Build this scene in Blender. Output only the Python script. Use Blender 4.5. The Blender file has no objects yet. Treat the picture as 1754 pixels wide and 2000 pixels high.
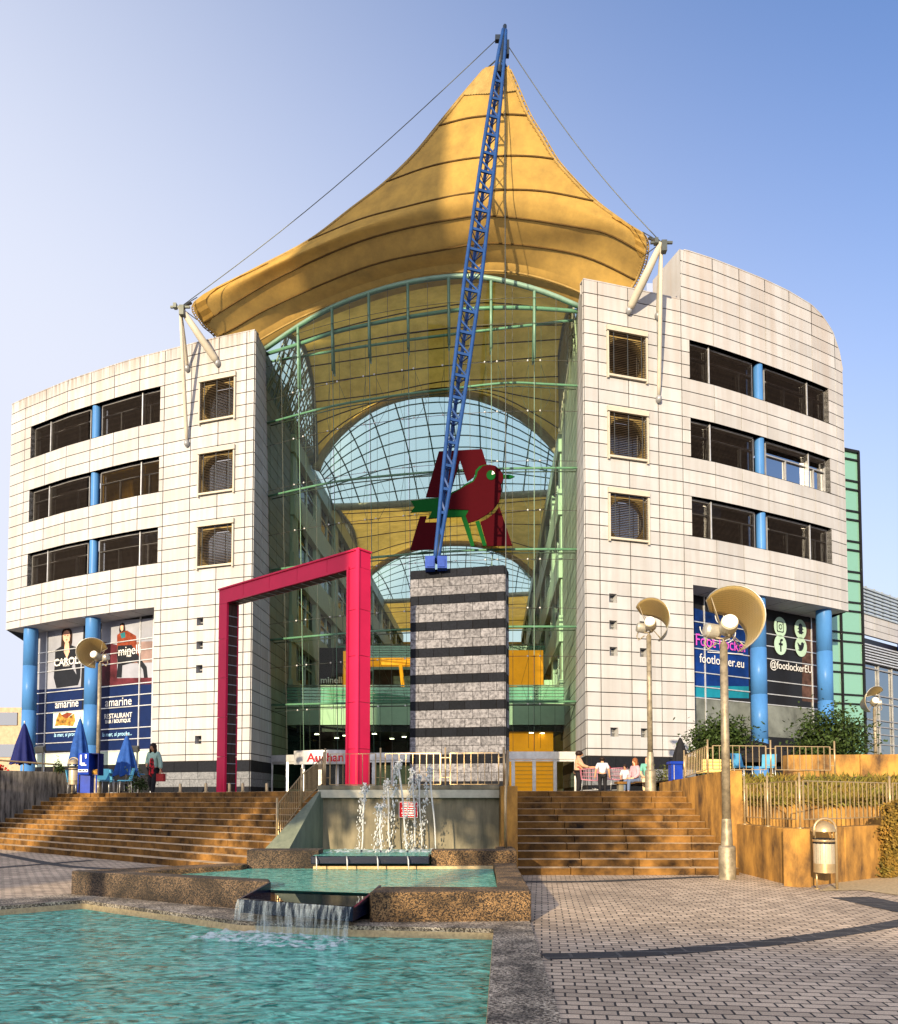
import bpy, math, random
from mathutils import Vector, Matrix, geometry
random.seed(7)
R = math.radians
SC = bpy.context.scene
COL = SC.collection

# ------------------------------------------------------------ camera
PITCH = 0.047; F = 1500.0; CX = 877.0; CYP = 1560 - F*math.tan(PITCH); EYE = 1.6
cam = bpy.data.cameras.new('camera'); camo = bpy.data.objects.new('camera', cam); COL.objects.link(camo)
camo.location = (0, 0, EYE); camo.rotation_euler = (math.pi/2 + PITCH, 0, 0)
cam.sensor_fit = 'VERTICAL'; cam.sensor_height = 36; cam.sensor_width = 36*1754/2000
cam.lens = F/2000*36; cam.shift_y = (CYP-1000)/2000; cam.clip_start = 0.05; cam.clip_end = 3000
SC.camera = camo
# ------------------------------------------------------------ sky, sun, exposure
SUN_EL = R(12.5); SUN_DIR = Vector((-0.34, -0.94, 0)).normalized()      # horizontal direction towards the sun
w = bpy.data.worlds.new('World'); SC.world = w; w.use_nodes = True
nt = w.node_tree; bgn = nt.nodes['Background']
sky = nt.nodes.new('ShaderNodeTexSky'); sky.sky_type = 'NISHITA'; sky.sun_disc = False
sky.sun_elevation = SUN_EL; sky.sun_rotation = math.atan2(SUN_DIR.x, SUN_DIR.y)
sky.air_density = 1.0; sky.dust_density = 1.0; sky.ozone_density = 4.0; sky.altitude = 100
hs = nt.nodes.new('ShaderNodeHueSaturation'); hs.inputs['Saturation'].default_value = 1.05; hs.inputs['Hue'].default_value = .508
nt.links.new(sky.outputs[0], hs.inputs['Color'])
tcw = nt.nodes.new('ShaderNodeTexCoord'); sxw = nt.nodes.new('ShaderNodeSeparateXYZ'); nt.links.new(tcw.outputs['Generated'], sxw.inputs[0])   # pale evening haze, thickest low down and towards the west (left)
h1 = nt.nodes.new('ShaderNodeMath'); h1.operation = 'MULTIPLY_ADD'; h1.inputs[1].default_value = -.76; h1.inputs[2].default_value = 1.40; nt.links.new(sxw.outputs[0], h1.inputs[0])
h2 = nt.nodes.new('ShaderNodeMath'); h2.operation = 'MULTIPLY_ADD'; h2.inputs[1].default_value = -1.5; nt.links.new(sxw.outputs[2], h2.inputs[0]); nt.links.new(h1.outputs[0], h2.inputs[2])
h3 = nt.nodes.new('ShaderNodeMapRange'); h3.interpolation_type = 'SMOOTHSTEP'; h3.inputs[1].default_value = -.15; h3.inputs[2].default_value = 1.1; nt.links.new(h2.outputs[0], h3.inputs[0])
hm = nt.nodes.new('ShaderNodeMix'); hm.data_type = 'RGBA'; nt.links.new(h3.outputs[0], hm.inputs[0]); nt.links.new(hs.outputs[0], hm.inputs[6]); hm.inputs[7].default_value = (2.75, 2.9, 3.4, 1)
dw = nt.nodes.new('ShaderNodeVectorMath'); dw.operation = 'DOT_PRODUCT'; dw.inputs[1].default_value = (SUN_DIR.x, SUN_DIR.y, .12); nt.links.new(tcw.outputs['Generated'], dw.inputs[0])   # warm sky glow on the sun side, added to fill the shade
gr = nt.nodes.new('ShaderNodeMapRange'); gr.interpolation_type = 'SMOOTHSTEP'; gr.inputs[1].default_value = .0; gr.inputs[2].default_value = 1.0; gr.inputs[4].default_value = 1.0; nt.links.new(dw.outputs['Value'], gr.inputs[0])
gm_ = nt.nodes.new('ShaderNodeMix'); gm_.data_type = 'RGBA'; gm_.blend_type = 'ADD'; nt.links.new(gr.outputs[0], gm_.inputs[0]); nt.links.new(hm.outputs[2], gm_.inputs[6]); gm_.inputs[7].default_value = (4.6, 4.1, 3.7, 1)
nt.links.new(gm_.outputs[2], bgn.inputs[0])
bgn.inputs[1].default_value = 0.13
sl = bpy.data.lights.new('sun', 'SUN'); sl.energy = 4.1; sl.angle = R(0.5); sl.color = (1.0, 0.80, 0.52)
so = bpy.data.objects.new('sun', sl); COL.objects.link(so)
to_sun = Vector((SUN_DIR.x*math.cos(SUN_EL), SUN_DIR.y*math.cos(SUN_EL), math.sin(SUN_EL)))
so.rotation_euler = to_sun.to_track_quat('Z', 'Y').to_euler(); so.location = (-20, -20, 30)
SC.view_settings.view_transform = 'Standard'; SC.view_settings.look = 'None'
SC.view_settings.exposure = 1.18; SC.view_settings.gamma = 1.0
SC.render.engine = 'CYCLES'
SC.cycles.max_bounces = 10; SC.cycles.transparent_max_bounces = 24; SC.cycles.transmission_bounces = 6
SC.cycles.caustics_reflective = False; SC.cycles.caustics_refractive = False

# ------------------------------------------------------------ pixel helpers (used to read off real positions)
def ray(px, py):
    a = (px-CX)/F; b = (CYP-py)/F
    return Vector((a, math.cos(PITCH)-b*math.sin(PITCH), math.sin(PITCH)+b*math.cos(PITCH)))
def at(px, py, Y):
    d = ray(px, py); return Vector((0, 0, EYE)) + d*(Y/d.y)
def gz(px, py, Z):
    d = ray(px, py); return Vector((0, 0, EYE)) + d*((Z-EYE)/d.z)
# ------------------------------------------------------------ mesh builder
ORG = {}
class MB:
    def __init__(s): s.v = []; s.f = []; s.m = []; s.sm = []; s.uvs = None
    def add(s, vs, fs, mi=0, smooth=False):
        b = len(s.v); s.v += [Vector(v) for v in vs]
        for f in fs: s.f.append(tuple(b+i for i in f)); s.m.append(mi); s.sm.append(smooth)
        return s
    def hexa(s, p, mi=0):     # 8 points: bottom 4 ccw, top 4
        return s.add(p, [(3,2,1,0),(4,5,6,7),(0,1,5,4),(1,2,6,5),(2,3,7,6),(3,0,4,7)], mi)
    def box(s, x0, x1, y0, y1, z0, z1, mi=0):
        return s.hexa([(x0,y0,z0),(x1,y0,z0),(x1,y1,z0),(x0,y1,z0),(x0,y0,z1),(x1,y0,z1),(x1,y1,z1),(x0,y1,z1)], mi)
    def obox(s, c, ax, ay, az, mi=0):    # centre and three half vectors
        c = Vector(c); ax = Vector(ax); ay = Vector(ay); az = Vector(az)
        return s.hexa([c-ax-ay-az, c+ax-ay-az, c+ax+ay-az, c-ax+ay-az, c-ax-ay+az, c+ax-ay+az, c+ax+ay+az, c-ax+ay+az], mi)
    def beam(s, p, q, wd, h, up=(0,0,1), mi=0):
        p = Vector(p); q = Vector(q); d = (q-p).normalized(); up = Vector(up)
        x = d.cross(up)
        if x.length < 1e-4: x = d.cross(Vector((0,1,0)))
        x.normalize(); y = x.cross(d).normalized()
        return s.obox((p+q)/2, (q-p)/2, x*wd/2, y*h/2, mi)
    def tube(s, pts, r, n=8, mi=0, cap=True, smooth=True):
        pts = [Vector(p) for p in pts]; rs = r if isinstance(r, (list, tuple)) else [r]*len(pts)
        vs = []; prev = None
        for i, p in enumerate(pts):
            t = (pts[min(i+1, len(pts)-1)]-pts[max(i-1, 0)]).normalized()
            if prev is None:
                u = t.cross(Vector((0,0,1)))
                if u.length < 1e-3: u = t.cross(Vector((0,1,0)))
            else: u = prev - t*prev.dot(t)
            u.normalize(); v = t.cross(u); prev = u
            for k in range(n):
                a = 2*math.pi*k/n; vs.append(p + (u*math.cos(a)+v*math.sin(a))*rs[i])
        fs = []
        for i in range(len(pts)-1):
            for k in range(n):
                k2 = (k+1) % n; fs.append((i*n+k, i*n+k2, (i+1)*n+k2, (i+1)*n+k))
        s.add(vs, fs, mi, smooth)
        if cap:
            b = len(s.v)-len(vs)
            s.f.append(tuple(b+k for k in range(n))[::-1]); s.m.append(mi); s.sm.append(False)
            s.f.append(tuple(b+(len(pts)-1)*n+k for k in range(n))); s.m.append(mi); s.sm.append(False)
        return s
    def lathe(s, c, prof, n=20, mi=0, axis=(0,0,1), smooth=True):
        c = Vector(c); a = Vector(axis).normalized(); u = a.orthogonal().normalized(); v = a.cross(u)
        vs = []
        for r, h in prof:
            for k in range(n):
                t = 2*math.pi*k/n; vs.append(c+a*h+(u*math.cos(t)+v*math.sin(t))*r)
        fs = [(i*n+k, i*n+(k+1)%n, (i+1)*n+(k+1)%n, (i+1)*n+k) for i in range(len(prof)-1) for k in range(n)]
        return s.add(vs, fs, mi, smooth)
    def grid(s, rows, mi=0, smooth=True, thick=0):
        n = len(rows[0]); vs = [p for r in rows for p in r]
        fs = [(i*n+j, i*n+j+1, (i+1)*n+j+1, (i+1)*n+j) for i in range(len(rows)-1) for j in range(n-1)]
        return s.add(vs, fs, mi, smooth)
    def poly(s, pts, mi=0):       # planar polygon, any shape
        pts = [Vector(p) for p in pts]
        fs = geometry.tessellate_polygon([pts]); return s.add(pts, [tuple(f) for f in fs], mi)
    def slab(s, pts, th, mi=0):       # polygon extruded by vector th
        pts = [Vector((*p, 0)) if len(p) == 2 else Vector(p) for p in pts]; th = Vector(th); n = len(pts)
        fs = [tuple(f) for f in geometry.tessellate_polygon([pts])]
        nrm = (pts[fs[0][1]]-pts[fs[0][0]]).cross(pts[fs[0][2]]-pts[fs[0][0]])
        if nrm.dot(th) > 0: fs = [f[::-1] for f in fs]
        area = sum((pts[i]-pts[0]).cross(pts[(i+1) % n]-pts[0]).dot(th) for i in range(n))
        sd = [(i, (i+1) % n, n+(i+1) % n, n+i) for i in range(n)]
        if area < 0: sd = [f[::-1] for f in sd]
        return s.add(pts+[p+th for p in pts], fs+[tuple(n+i for i in f[::-1]) for f in fs]+sd, mi)
    def ball(s, c, rx, ry=None, rz=None, n=10, mi=0):
        ry = ry or rx; rz = rz or rx; c = Vector(c)
        prof = []; m = n//2+1; vs = []
        for i in range(m+1):
            t = math.pi*i/m
            for k in range(n):
                a = 2*math.pi*k/n; vs.append(c+Vector((rx*math.sin(t)*math.cos(a), ry*math.sin(t)*math.sin(a), rz*math.cos(t))))
        return s.add(vs, [(i*n+k, (i+1)*n+k, (i+1)*n+(k+1)%n, i*n+(k+1)%n) for i in range(m) for k in range(n)], mi, True)
    def leaf(s, c, d, nrm, L, W, mi=0):
        c = Vector(c); d = Vector(d).normalized(); x = d.cross(Vector(nrm))
        if x.length < 1e-3: x = d.orthogonal()
        x.normalize()
        return s.add([c, c+d*L*.5+x*W*.5, c+d*L, c+d*L*.5-x*W*.5], [(0,1,2,3)], mi)
    def build(s, name, mats, parent=None, label=None):
        mats = mats if isinstance(mats, (list, tuple)) else [mats]
        off = ORG.get(parent.name, Vector((0,0,0))) if parent else Vector((0,0,0))
        me = bpy.data.meshes.new(name); me.from_pydata([v-off for v in s.v], [], s.f)
        for m in mats: me.materials.append(M[m] if isinstance(m, str) else m)
        me.polygons.foreach_set('material_index', s.m); me.polygons.foreach_set('use_smooth', s.sm)
        me.update()
        o = bpy.data.objects.new(name, me); COL.objects.link(o)
        if parent: o.parent = parent; ORG[o.name] = off.copy()
        else: ORG[o.name] = Vector((0,0,0))
        if label: o['label'] = label
        return o
def thing(name, label, cat, loc=(0,0,0), group=None):
    o = bpy.data.objects.new(name, None); COL.objects.link(o); o.location = loc; o.empty_display_size = .3
    o['label'] = label; o['category'] = cat
    if group: o['group'] = group
    ORG[o.name] = Vector(loc); return o
def tag(o, label, cat, group=None):
    o['label'] = label; o['category'] = cat
    if group: o['group'] = group
    return o
def struct(o, kind='structure'): o['kind'] = kind; return o
def dup(root, loc, rz=None, label=None, scale=None):
    r = root.copy(); COL.objects.link(r); r.location = loc
    if rz is not None: r.rotation_euler = (0,0,rz)
    if scale: r.scale = (scale,)*3
    if label: r['label'] = label
    for ch in list(root.children):
        c = ch.copy(); COL.objects.link(c); c.parent = r
        for g in list(ch.children):
            d = g.copy(); COL.objects.link(d); d.parent = c
    return r
def text_mb(s, size, O, X, Z, off=0.0, ext=0.01, bold=0.0, align='CENTER', mi=0, mb=None, sx=1.0, shear=0):
    cu = bpy.data.curves.new('t', 'FONT'); cu.body = s; cu.size = size; cu.extrude = ext; cu.offset = bold; cu.shear = shear
    cu.align_x = align; cu.align_y = 'CENTER'; cu.resolution_u = 4
    ob = bpy.data.objects.new('t', cu); COL.objects.link(ob)
    dg = bpy.context.evaluated_depsgraph_get(); me = bpy.data.meshes.new_from_object(ob.evaluated_get(dg))
    O = Vector(O); X = Vector(X).normalized(); Z = Vector(Z).normalized(); N = X.cross(Z)   # towards the viewer
    mb = mb or MB()
    mb.add([O+X*v.co.x*sx+Z*v.co.y+N*(off+v.co.z) for v in me.vertices], [tuple(p.vertices) for p in me.polygons], mi)
    bpy.data.objects.remove(ob); bpy.data.meshes.remove(me); bpy.data.curves.remove(cu)
    return mb
# ------------------------------------------------------------ materials
M = {}
def nodes(name):
    m = bpy.data.materials.new(name); m.use_nodes = True; M[name] = m
    n = m.node_tree; return m, n, n.nodes['Principled BSDF']
def N(n, t, **k):
    x = n.nodes.new(t)
    for a, b in k.items():
        if hasattr(x, a): setattr(x, a, b)
    return x
def pm(name, col, rough=.6, metal=0, var=.15, scale=3.0, bump=0, bscale=40, stretch=(1,1,1), col2=None, island=0, spec=.12, detail=6, contrast=(0.3,0.7), emit=0, extra=None):
    m, n, b = nodes(name); L = n.links.new
    tc = N(n, 'ShaderNodeTexCoord'); mp = N(n, 'ShaderNodeMapping'); mp.inputs['Scale'].default_value = stretch
    g = N(n, 'ShaderNodeNewGeometry'); L(g.outputs['Position'], mp.inputs[0])
    nz = N(n, 'ShaderNodeTexNoise'); nz.inputs['Scale'].default_value = scale; nz.inputs['Detail'].default_value = detail
    nz.inputs['Roughness'].default_value = .65
    L(mp.outputs[0], nz.inputs['Vector'])
    cr = N(n, 'ShaderNodeValToRGB'); cr.color_ramp.elements[0].position = contrast[0]; cr.color_ramp.elements[1].position = contrast[1]
    c = Vector(col); c2 = Vector(col2) if col2 else c*(1-var*2)
    if not col2: c = Vector(col)*(1+var*.4)
    cr.color_ramp.elements[0].color = (*c2, 1); cr.color_ramp.elements[1].color = (*c, 1)
    L(nz.outputs[0], cr.inputs[0]); out = cr.outputs[0]
    if island:
        mx = N(n, 'ShaderNodeMix', data_type='RGBA', blend_type='MULTIPLY'); mx.inputs[0].default_value = 1
        mr = N(n, 'ShaderNodeMapRange'); mr.inputs[3].default_value = 1-island; mr.inputs[4].default_value = 1+island*.3
        L(g.outputs['Random Per Island'], mr.inputs[0]); L(out, mx.inputs[6]); L(mr.outputs[0], mx.inputs[7]); out = mx.outputs[2]
    L(out, b.inputs['Base Color'])
    b.inputs['Roughness'].default_value = rough; b.inputs['Metallic'].default_value = metal
    b.inputs['Specular IOR Level'].default_value = spec
    if bump:
        bz = N(n, 'ShaderNodeTexNoise'); bz.inputs['Scale'].default_value = bscale; bz.inputs['Detail'].default_value = 4
        L(g.outputs['Position'], bz.inputs['Vector'])
        bp = N(n, 'ShaderNodeBump'); bp.inputs['Strength'].default_value = bump; bp.inputs['Distance'].default_value = .02
        L(bz.outputs[0], bp.inputs['Height']); L(bp.outputs[0], b.inputs['Normal'])
    if emit:
        b.inputs['Emission Color'].default_value = (*col, 1); b.inputs['Emission Strength'].default_value = emit
    return m
def stain(name, z0, z1, col, amt=.6, sc=(6,6,.35)):      # dirt that has run down from a ledge
    m = M[name]; n = m.node_tree; L = n.links.new; b = n.nodes['Principled BSDF']
    src = b.inputs['Base Color'].links[0].from_socket
    g = N(n, 'ShaderNodeNewGeometry'); sp = N(n, 'ShaderNodeSeparateXYZ'); L(g.outputs['Position'], sp.inputs[0])
    mr = N(n, 'ShaderNodeMapRange'); mr.inputs[1].default_value = z0; mr.inputs[2].default_value = z1; L(sp.outputs[2], mr.inputs[0])
    mp = N(n, 'ShaderNodeMapping'); mp.inputs['Scale'].default_value = sc; L(g.outputs['Position'], mp.inputs[0])
    nz = N(n, 'ShaderNodeTexNoise'); nz.inputs['Scale'].default_value = 1; nz.inputs['Detail'].default_value = 5; L(mp.outputs[0], nz.inputs['Vector'])
    mr2 = N(n, 'ShaderNodeMapRange'); mr2.inputs[1].default_value = .42; mr2.inputs[2].default_value = .62; L(nz.outputs[0], mr2.inputs[0])
    mu = N(n, 'ShaderNodeMath', operation='MULTIPLY'); L(mr.outputs[0], mu.inputs[0]); L(mr2.outputs[0], mu.inputs[1])
    mu2 = N(n, 'ShaderNodeMath', operation='MULTIPLY'); mu2.inputs[1].default_value = amt; L(mu.outputs[0], mu2.inputs[0])
    mx = N(n, 'ShaderNodeMix', data_type='RGBA'); L(mu2.outputs[0], mx.inputs[0]); L(src, mx.inputs[6]); mx.inputs[7].default_value = (*col, 1)
    L(mx.outputs[2], b.inputs['Base Color'])
def glassmat(name, tint, refl=.12, rough=.02, diff=0.0, dcol=(.8,.8,.8), bump=0, transl=0.0, ior=1.35, gcol=.95):
    m, n, b = nodes(name); n.nodes.remove(b); L = n.links.new; out = n.nodes['Material Output']
    tr = N(n, 'ShaderNodeBsdfTransparent'); tr.inputs[0].default_value = (*tint, 1)
    gl = N(n, 'ShaderNodeBsdfGlossy'); gl.inputs['Roughness'].default_value = rough; gl.inputs[0].default_value = (gcol,gcol,gcol,1)
    fr = N(n, 'ShaderNodeFresnel'); fr.inputs[0].default_value = ior
    ad = N(n, 'ShaderNodeMath', operation='ADD'); ad.inputs[1].default_value = refl; ad.use_clamp = True; L(fr.outputs[0], ad.inputs[0])
    ms = N(n, 'ShaderNodeMixShader'); L(ad.outputs[0], ms.inputs[0]); L(gl.outputs[0], ms.inputs[2])
    src = tr.outputs[0]
    if diff:
        df = N(n, 'ShaderNodeBsdfDiffuse'); df.inputs[0].default_value = (*dcol, 1)
        tl = N(n, 'ShaderNodeBsdfTranslucent'); tl.inputs[0].default_value = (*dcol, 1)
        m1 = N(n, 'ShaderNodeMixShader'); m1.inputs[0].default_value = transl; L(df.outputs[0], m1.inputs[1]); L(tl.outputs[0], m1.inputs[2])
        m2 = N(n, 'ShaderNodeMixShader'); m2.inputs[0].default_value = diff; L(tr.outputs[0], m2.inputs[1]); L(m1.outputs[0], m2.inputs[2]); src = m2.outputs[0]
    if bump:
        g = N(n, 'ShaderNodeNewGeometry'); nz = N(n, 'ShaderNodeTexNoise'); nz.inputs['Scale'].default_value = .8; L(g.outputs['Position'], nz.inputs['Vector'])
        bp = N(n, 'ShaderNodeBump'); bp.inputs['Strength'].default_value = bump; bp.inputs['Distance'].default_value = .05
        L(nz.outputs[0], bp.inputs['Height']); L(bp.outputs[0], gl.inputs['Normal'])
    L(src, ms.inputs[1]); L(ms.outputs[0], out.inputs[0]); return m
for pn in ('panel', 'panel_r'): pm(pn, (.405,.415,.44), rough=.55, var=.07, scale=.5, island=.15, bump=.05, bscale=6)
stain('panel', 25.0, 26.2, (.10,.075,.055), .85)
for pn in ('panel', 'panel_r'): stain(pn, -2, -1, (.22,.18,.15), .22, (3.5,3.5,.16)); stain(pn, -2, -1, (.33,.32,.31), .22, (.8,.8,.5))
stain('panel', 20, 24, (.30,.25,.21), .34, (2.4,2.4,.12)); stain('panel_r', 20, 26, (.30,.24,.20), .36, (2.4,2.4,.12))
pm('joint', (.025,.022,.02), rough=.9)
pm('steel_pale', (.42,.39,.33), rough=.4, var=.06, scale=5)
pm('frame_grey', (.30,.31,.33), rough=.4, metal=.3)
pm('frame_dark', (.05,.055,.06), rough=.4)
pm('blind_dark', (.055,.042,.034), rough=.5, island=.3)
pm('blind_gold', (.085,.06,.035), rough=.45, island=.3)
pm('blind_back', (.34,.25,.10), rough=.6, var=.2, scale=4)
pm('dark', (.012,.012,.014), rough=.3, var=.1)
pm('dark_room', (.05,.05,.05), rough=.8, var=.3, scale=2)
pm('column_blue', (.06,.19,.46), rough=.35, var=.12, scale=1.2, stretch=(1,1,.3))
pm('mast_blue', (.016,.055,.19), rough=.4, var=.15, scale=3)
pm('shoe_blue', (.02,.06,.32), rough=.35)
pm('kiosk_blue', (.01,.04,.33), rough=.3)
pm('portal_red', (.56,.015,.07), rough=.28, var=.08, scale=.7, bump=.03, bscale=2)
stain('portal_red', 3.6, 2.2, (.30,.01,.02), .4, (5,5,.5))
pm('portal_inner', (.06,.03,.025), rough=.5, var=.3, scale=3, stretch=(6,6,.8))
pm('granite', (.24,.24,.265), rough=.75, scale=9, col2=(.075,.075,.085), island=.22, bump=.3, bscale=30, contrast=(.35,.62))
pm('granite_dark', (.012,.014,.02), rough=.85, island=.35, var=.2, scale=12)
pm('granite_base', (.19,.20,.225), rough=.7, scale=10, col2=(.10,.11,.125), island=.15, bump=.2, bscale=30, contrast=(.35,.62))
pm('steel_green', (.18,.29,.24), rough=.35, var=.08, metal=.1)
pm('cable', (.10,.11,.10), rough=.4, metal=.6)
pm('white_metal', (.6,.6,.6), rough=.3, metal=.2)
pm('alu', (.62,.63,.64), rough=.35, metal=.5)
pm('rail_steel', (.46,.34,.19), rough=.33, metal=.55, var=.1, scale=12)
pm('lamp_white', (.50,.45,.34), rough=.25)
pm('pole_galv', (.33,.28,.20), rough=.5, metal=.4, var=.3, scale=6, island=0)
pm('concrete', (.44,.23,.055), rough=.85, scale=1.6, col2=(.07,.042,.025), stretch=(1.3,1.3,.6), bump=.35, bscale=14, contrast=(.33,.62), detail=12)
pm('concrete_grey', (.27,.23,.155), rough=.85, scale=1.5, col2=(.07,.07,.055), stretch=(2.5,2.5,.4), bump=.25, bscale=14, contrast=(.25,.7))
pm('concrete_dark', (.20,.185,.165), rough=.85, scale=2.2, col2=(.018,.017,.016), stretch=(3.5,3.5,.5), bump=.3, bscale=14, contrast=(.32,.62))
pm('concrete_green', (.20,.22,.16), rough=.7, scale=1.4, col2=(.09,.11,.085), stretch=(2,2,.5), bump=.15, bscale=14)
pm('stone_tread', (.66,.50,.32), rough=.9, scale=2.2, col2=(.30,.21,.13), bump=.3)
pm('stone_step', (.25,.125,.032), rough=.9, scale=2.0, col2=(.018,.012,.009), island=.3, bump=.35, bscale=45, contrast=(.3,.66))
pm('mast_dark', (.02,.03,.05), rough=.4)
pm('soil', (.10,.07,.04), rough=.95, scale=12, bump=.6, bscale=30)
pm('sand', (.55,.42,.24), rough=.95, scale=20, var=.2, bump=.4, bscale=60)
pm('white_paint', (.85,.85,.85), rough=.4, var=.03)
pm('sky_blue_plastic', (.08,.30,.50), rough=.4)
pm('orange', (.68,.24,.012), rough=.5, scale=1.2, col2=(.36,.10,.006), contrast=(.25,.7), emit=.42)  # its glow stands in for sunlit orange reflections in the glass front
pm('yellow_wall', (.80,.58,.20), rough=.6, var=.15)
pm('green_wall', (.30,.42,.33), rough=.5, var=.15, scale=1)
pm('green_pale', (.50,.60,.50), rough=.5, var=.1, scale=1)
pm('bark', (.10,.07,.045), rough=.9, scale=20)
pm('leaf_dark', (.045,.075,.02), rough=.5, island=.5, scale=3)
pm('leaf_olive', (.13,.14,.03), rough=.5, island=.5, scale=3)
pm('leaf_autumn', (.30,.16,.03), rough=.6, island=.6, scale=2, col2=(.07,.08,.015))
pm('grass', (.14,.16,.03), rough=.7, island=.5, scale=2, col2=(.22,.13,.03))
pm('flower_red', (.65,.03,.02), rough=.6, island=.4)
pm('umbrella_blue', (.02,.075,.30), rough=.7, var=.2, scale=5)
pm('umbrella_navy', (.01,.015,.10), rough=.7)
pm('black_cloth', (.015,.015,.018), rough=.8)
pm('sign_red', (.55,.01,.02), rough=.4)
pm('logo_red', (.035,.0008,.003), rough=.8, var=.03, spec=.05)
pm('logo_green', (.003,.055,.010), rough=.8, var=.03, spec=.05)
pm('lamp_glow', (1,.9,.6), emit=6)
pm('lamp_lens', (.85,.83,.80), rough=.15)
pm('reflector', (.52,.50,.44), rough=.35, metal=.5, var=.2, scale=4)
pm('louvre', (.38,.44,.48), rough=.4, metal=.3)
pm('tan_wall', (.42,.33,.23), rough=.8)
glassmat('amber_lit_glass', (.25,.15,.04), refl=.05, diff=.55, dcol=(.42,.24,.03))  # amber in the pane stands in for the yellow-lit ceiling behind it
glassmat('curtain_glass', (.74,.92,.80), refl=.0, rough=.01, bump=.1, gcol=.5)
glassmat('roof_glass', (.92,.98,.98), refl=.0, diff=.30, dcol=(.88,.95,.95), transl=.8, ior=1.03)
glassmat('win_glass', (.10,.14,.17), refl=.28, rough=.02)
glassmat('blue_glass', (.05,.12,.2), refl=.55, rough=.02)
glassmat('side_glass', (.5,.6,.6), refl=.2, diff=.5, dcol=(.60,.68,.66), transl=.1)
def membrane(name, col, col2):
    m, n, b = nodes(name); L = n.links.new; out = n.nodes['Material Output']
    g = N(n, 'ShaderNodeNewGeometry'); nz = N(n, 'ShaderNodeTexNoise'); nz.inputs['Scale'].default_value = .9; nz.inputs['Detail'].default_value = 8; nz.inputs['Roughness'].default_value = .7
    L(g.outputs['Position'], nz.inputs['Vector'])
    cr = N(n, 'ShaderNodeValToRGB'); cr.color_ramp.elements[0].position = .3; cr.color_ramp.elements[1].position = .62
    cr.color_ramp.elements[0].color = (*col2, 1); cr.color_ramp.elements[1].color = (*col, 1); L(nz.outputs[0], cr.inputs[0])
    df = N(n, 'ShaderNodeBsdfDiffuse'); tl = N(n, 'ShaderNodeBsdfTranslucent'); ms = N(n, 'ShaderNodeMixShader'); ms.inputs[0].default_value = .42
    L(cr.outputs[0], df.inputs[0]); L(cr.outputs[0], tl.inputs[0]); L(df.outputs[0], ms.inputs[1]); L(tl.outputs[0], ms.inputs[2]); L(ms.outputs[0], out.inputs[0])
    n.nodes.remove(b)
membrane('membrane', (.55,.35,.095), (.36,.235,.075))
membrane('membrane_in', (.92,.54,.11), (.60,.34,.06))
pm('membrane_hem', (.32,.22,.08), rough=.8, scale=3)
pm('seam', (.10,.06,.02), rough=.8)
def speckle(name, a, bcol, sc=75, bump=.8):
    m, n, b = nodes(name); L = n.links.new; g = N(n, 'ShaderNodeNewGeometry')
    vo = N(n, 'ShaderNodeTexVoronoi'); vo.inputs['Scale'].default_value = sc; L(g.outputs['Position'], vo.inputs['Vector'])
    sp = N(n, 'ShaderNodeSeparateColor'); L(vo.outputs['Color'], sp.inputs[0])
    cr = N(n, 'ShaderNodeValToRGB'); cr.color_ramp.elements[0].position = .25; cr.color_ramp.elements[1].position = .9
    cr.color_ramp.elements[0].color = (*a, 1); cr.color_ramp.elements[1].color = (*bcol, 1); L(sp.outputs[0], cr.inputs[0])
    nz = N(n, 'ShaderNodeTexNoise'); nz.inputs['Scale'].default_value = 2.2; nz.inputs['Detail'].default_value = 5; L(g.outputs['Position'], nz.inputs['Vector'])
    mr = N(n, 'ShaderNodeMapRange'); mr.inputs[1].default_value = .35; mr.inputs[2].default_value = .65; mr.inputs[3].default_value = .28; mr.inputs[4].default_value = 1.15; L(nz.outputs[0], mr.inputs[0])
    mx = N(n, 'ShaderNodeMix', data_type='RGBA', blend_type='MULTIPLY'); mx.inputs[0].default_value = 1; L(cr.outputs[0], mx.inputs[6]); L(mr.outputs[0], mx.inputs[7])
    L(mx.outputs[2], b.inputs['Base Color']); b.inputs['Roughness'].default_value = .85
    bp = N(n, 'ShaderNodeBump'); bp.inputs['Strength'].default_value = bump; bp.inputs['Distance'].default_value = .012
    L(vo.outputs['Distance'], bp.inputs['Height']); L(bp.outputs[0], b.inputs['Normal'])
speckle('aggregate', (.02,.013,.008), (.32,.19,.08))
speckle('aggregate_pale', (.10,.075,.05), (.70,.58,.42), 60)
speckle('aggregate_dark', (.012,.010,.009), (.15,.10,.06))
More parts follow.
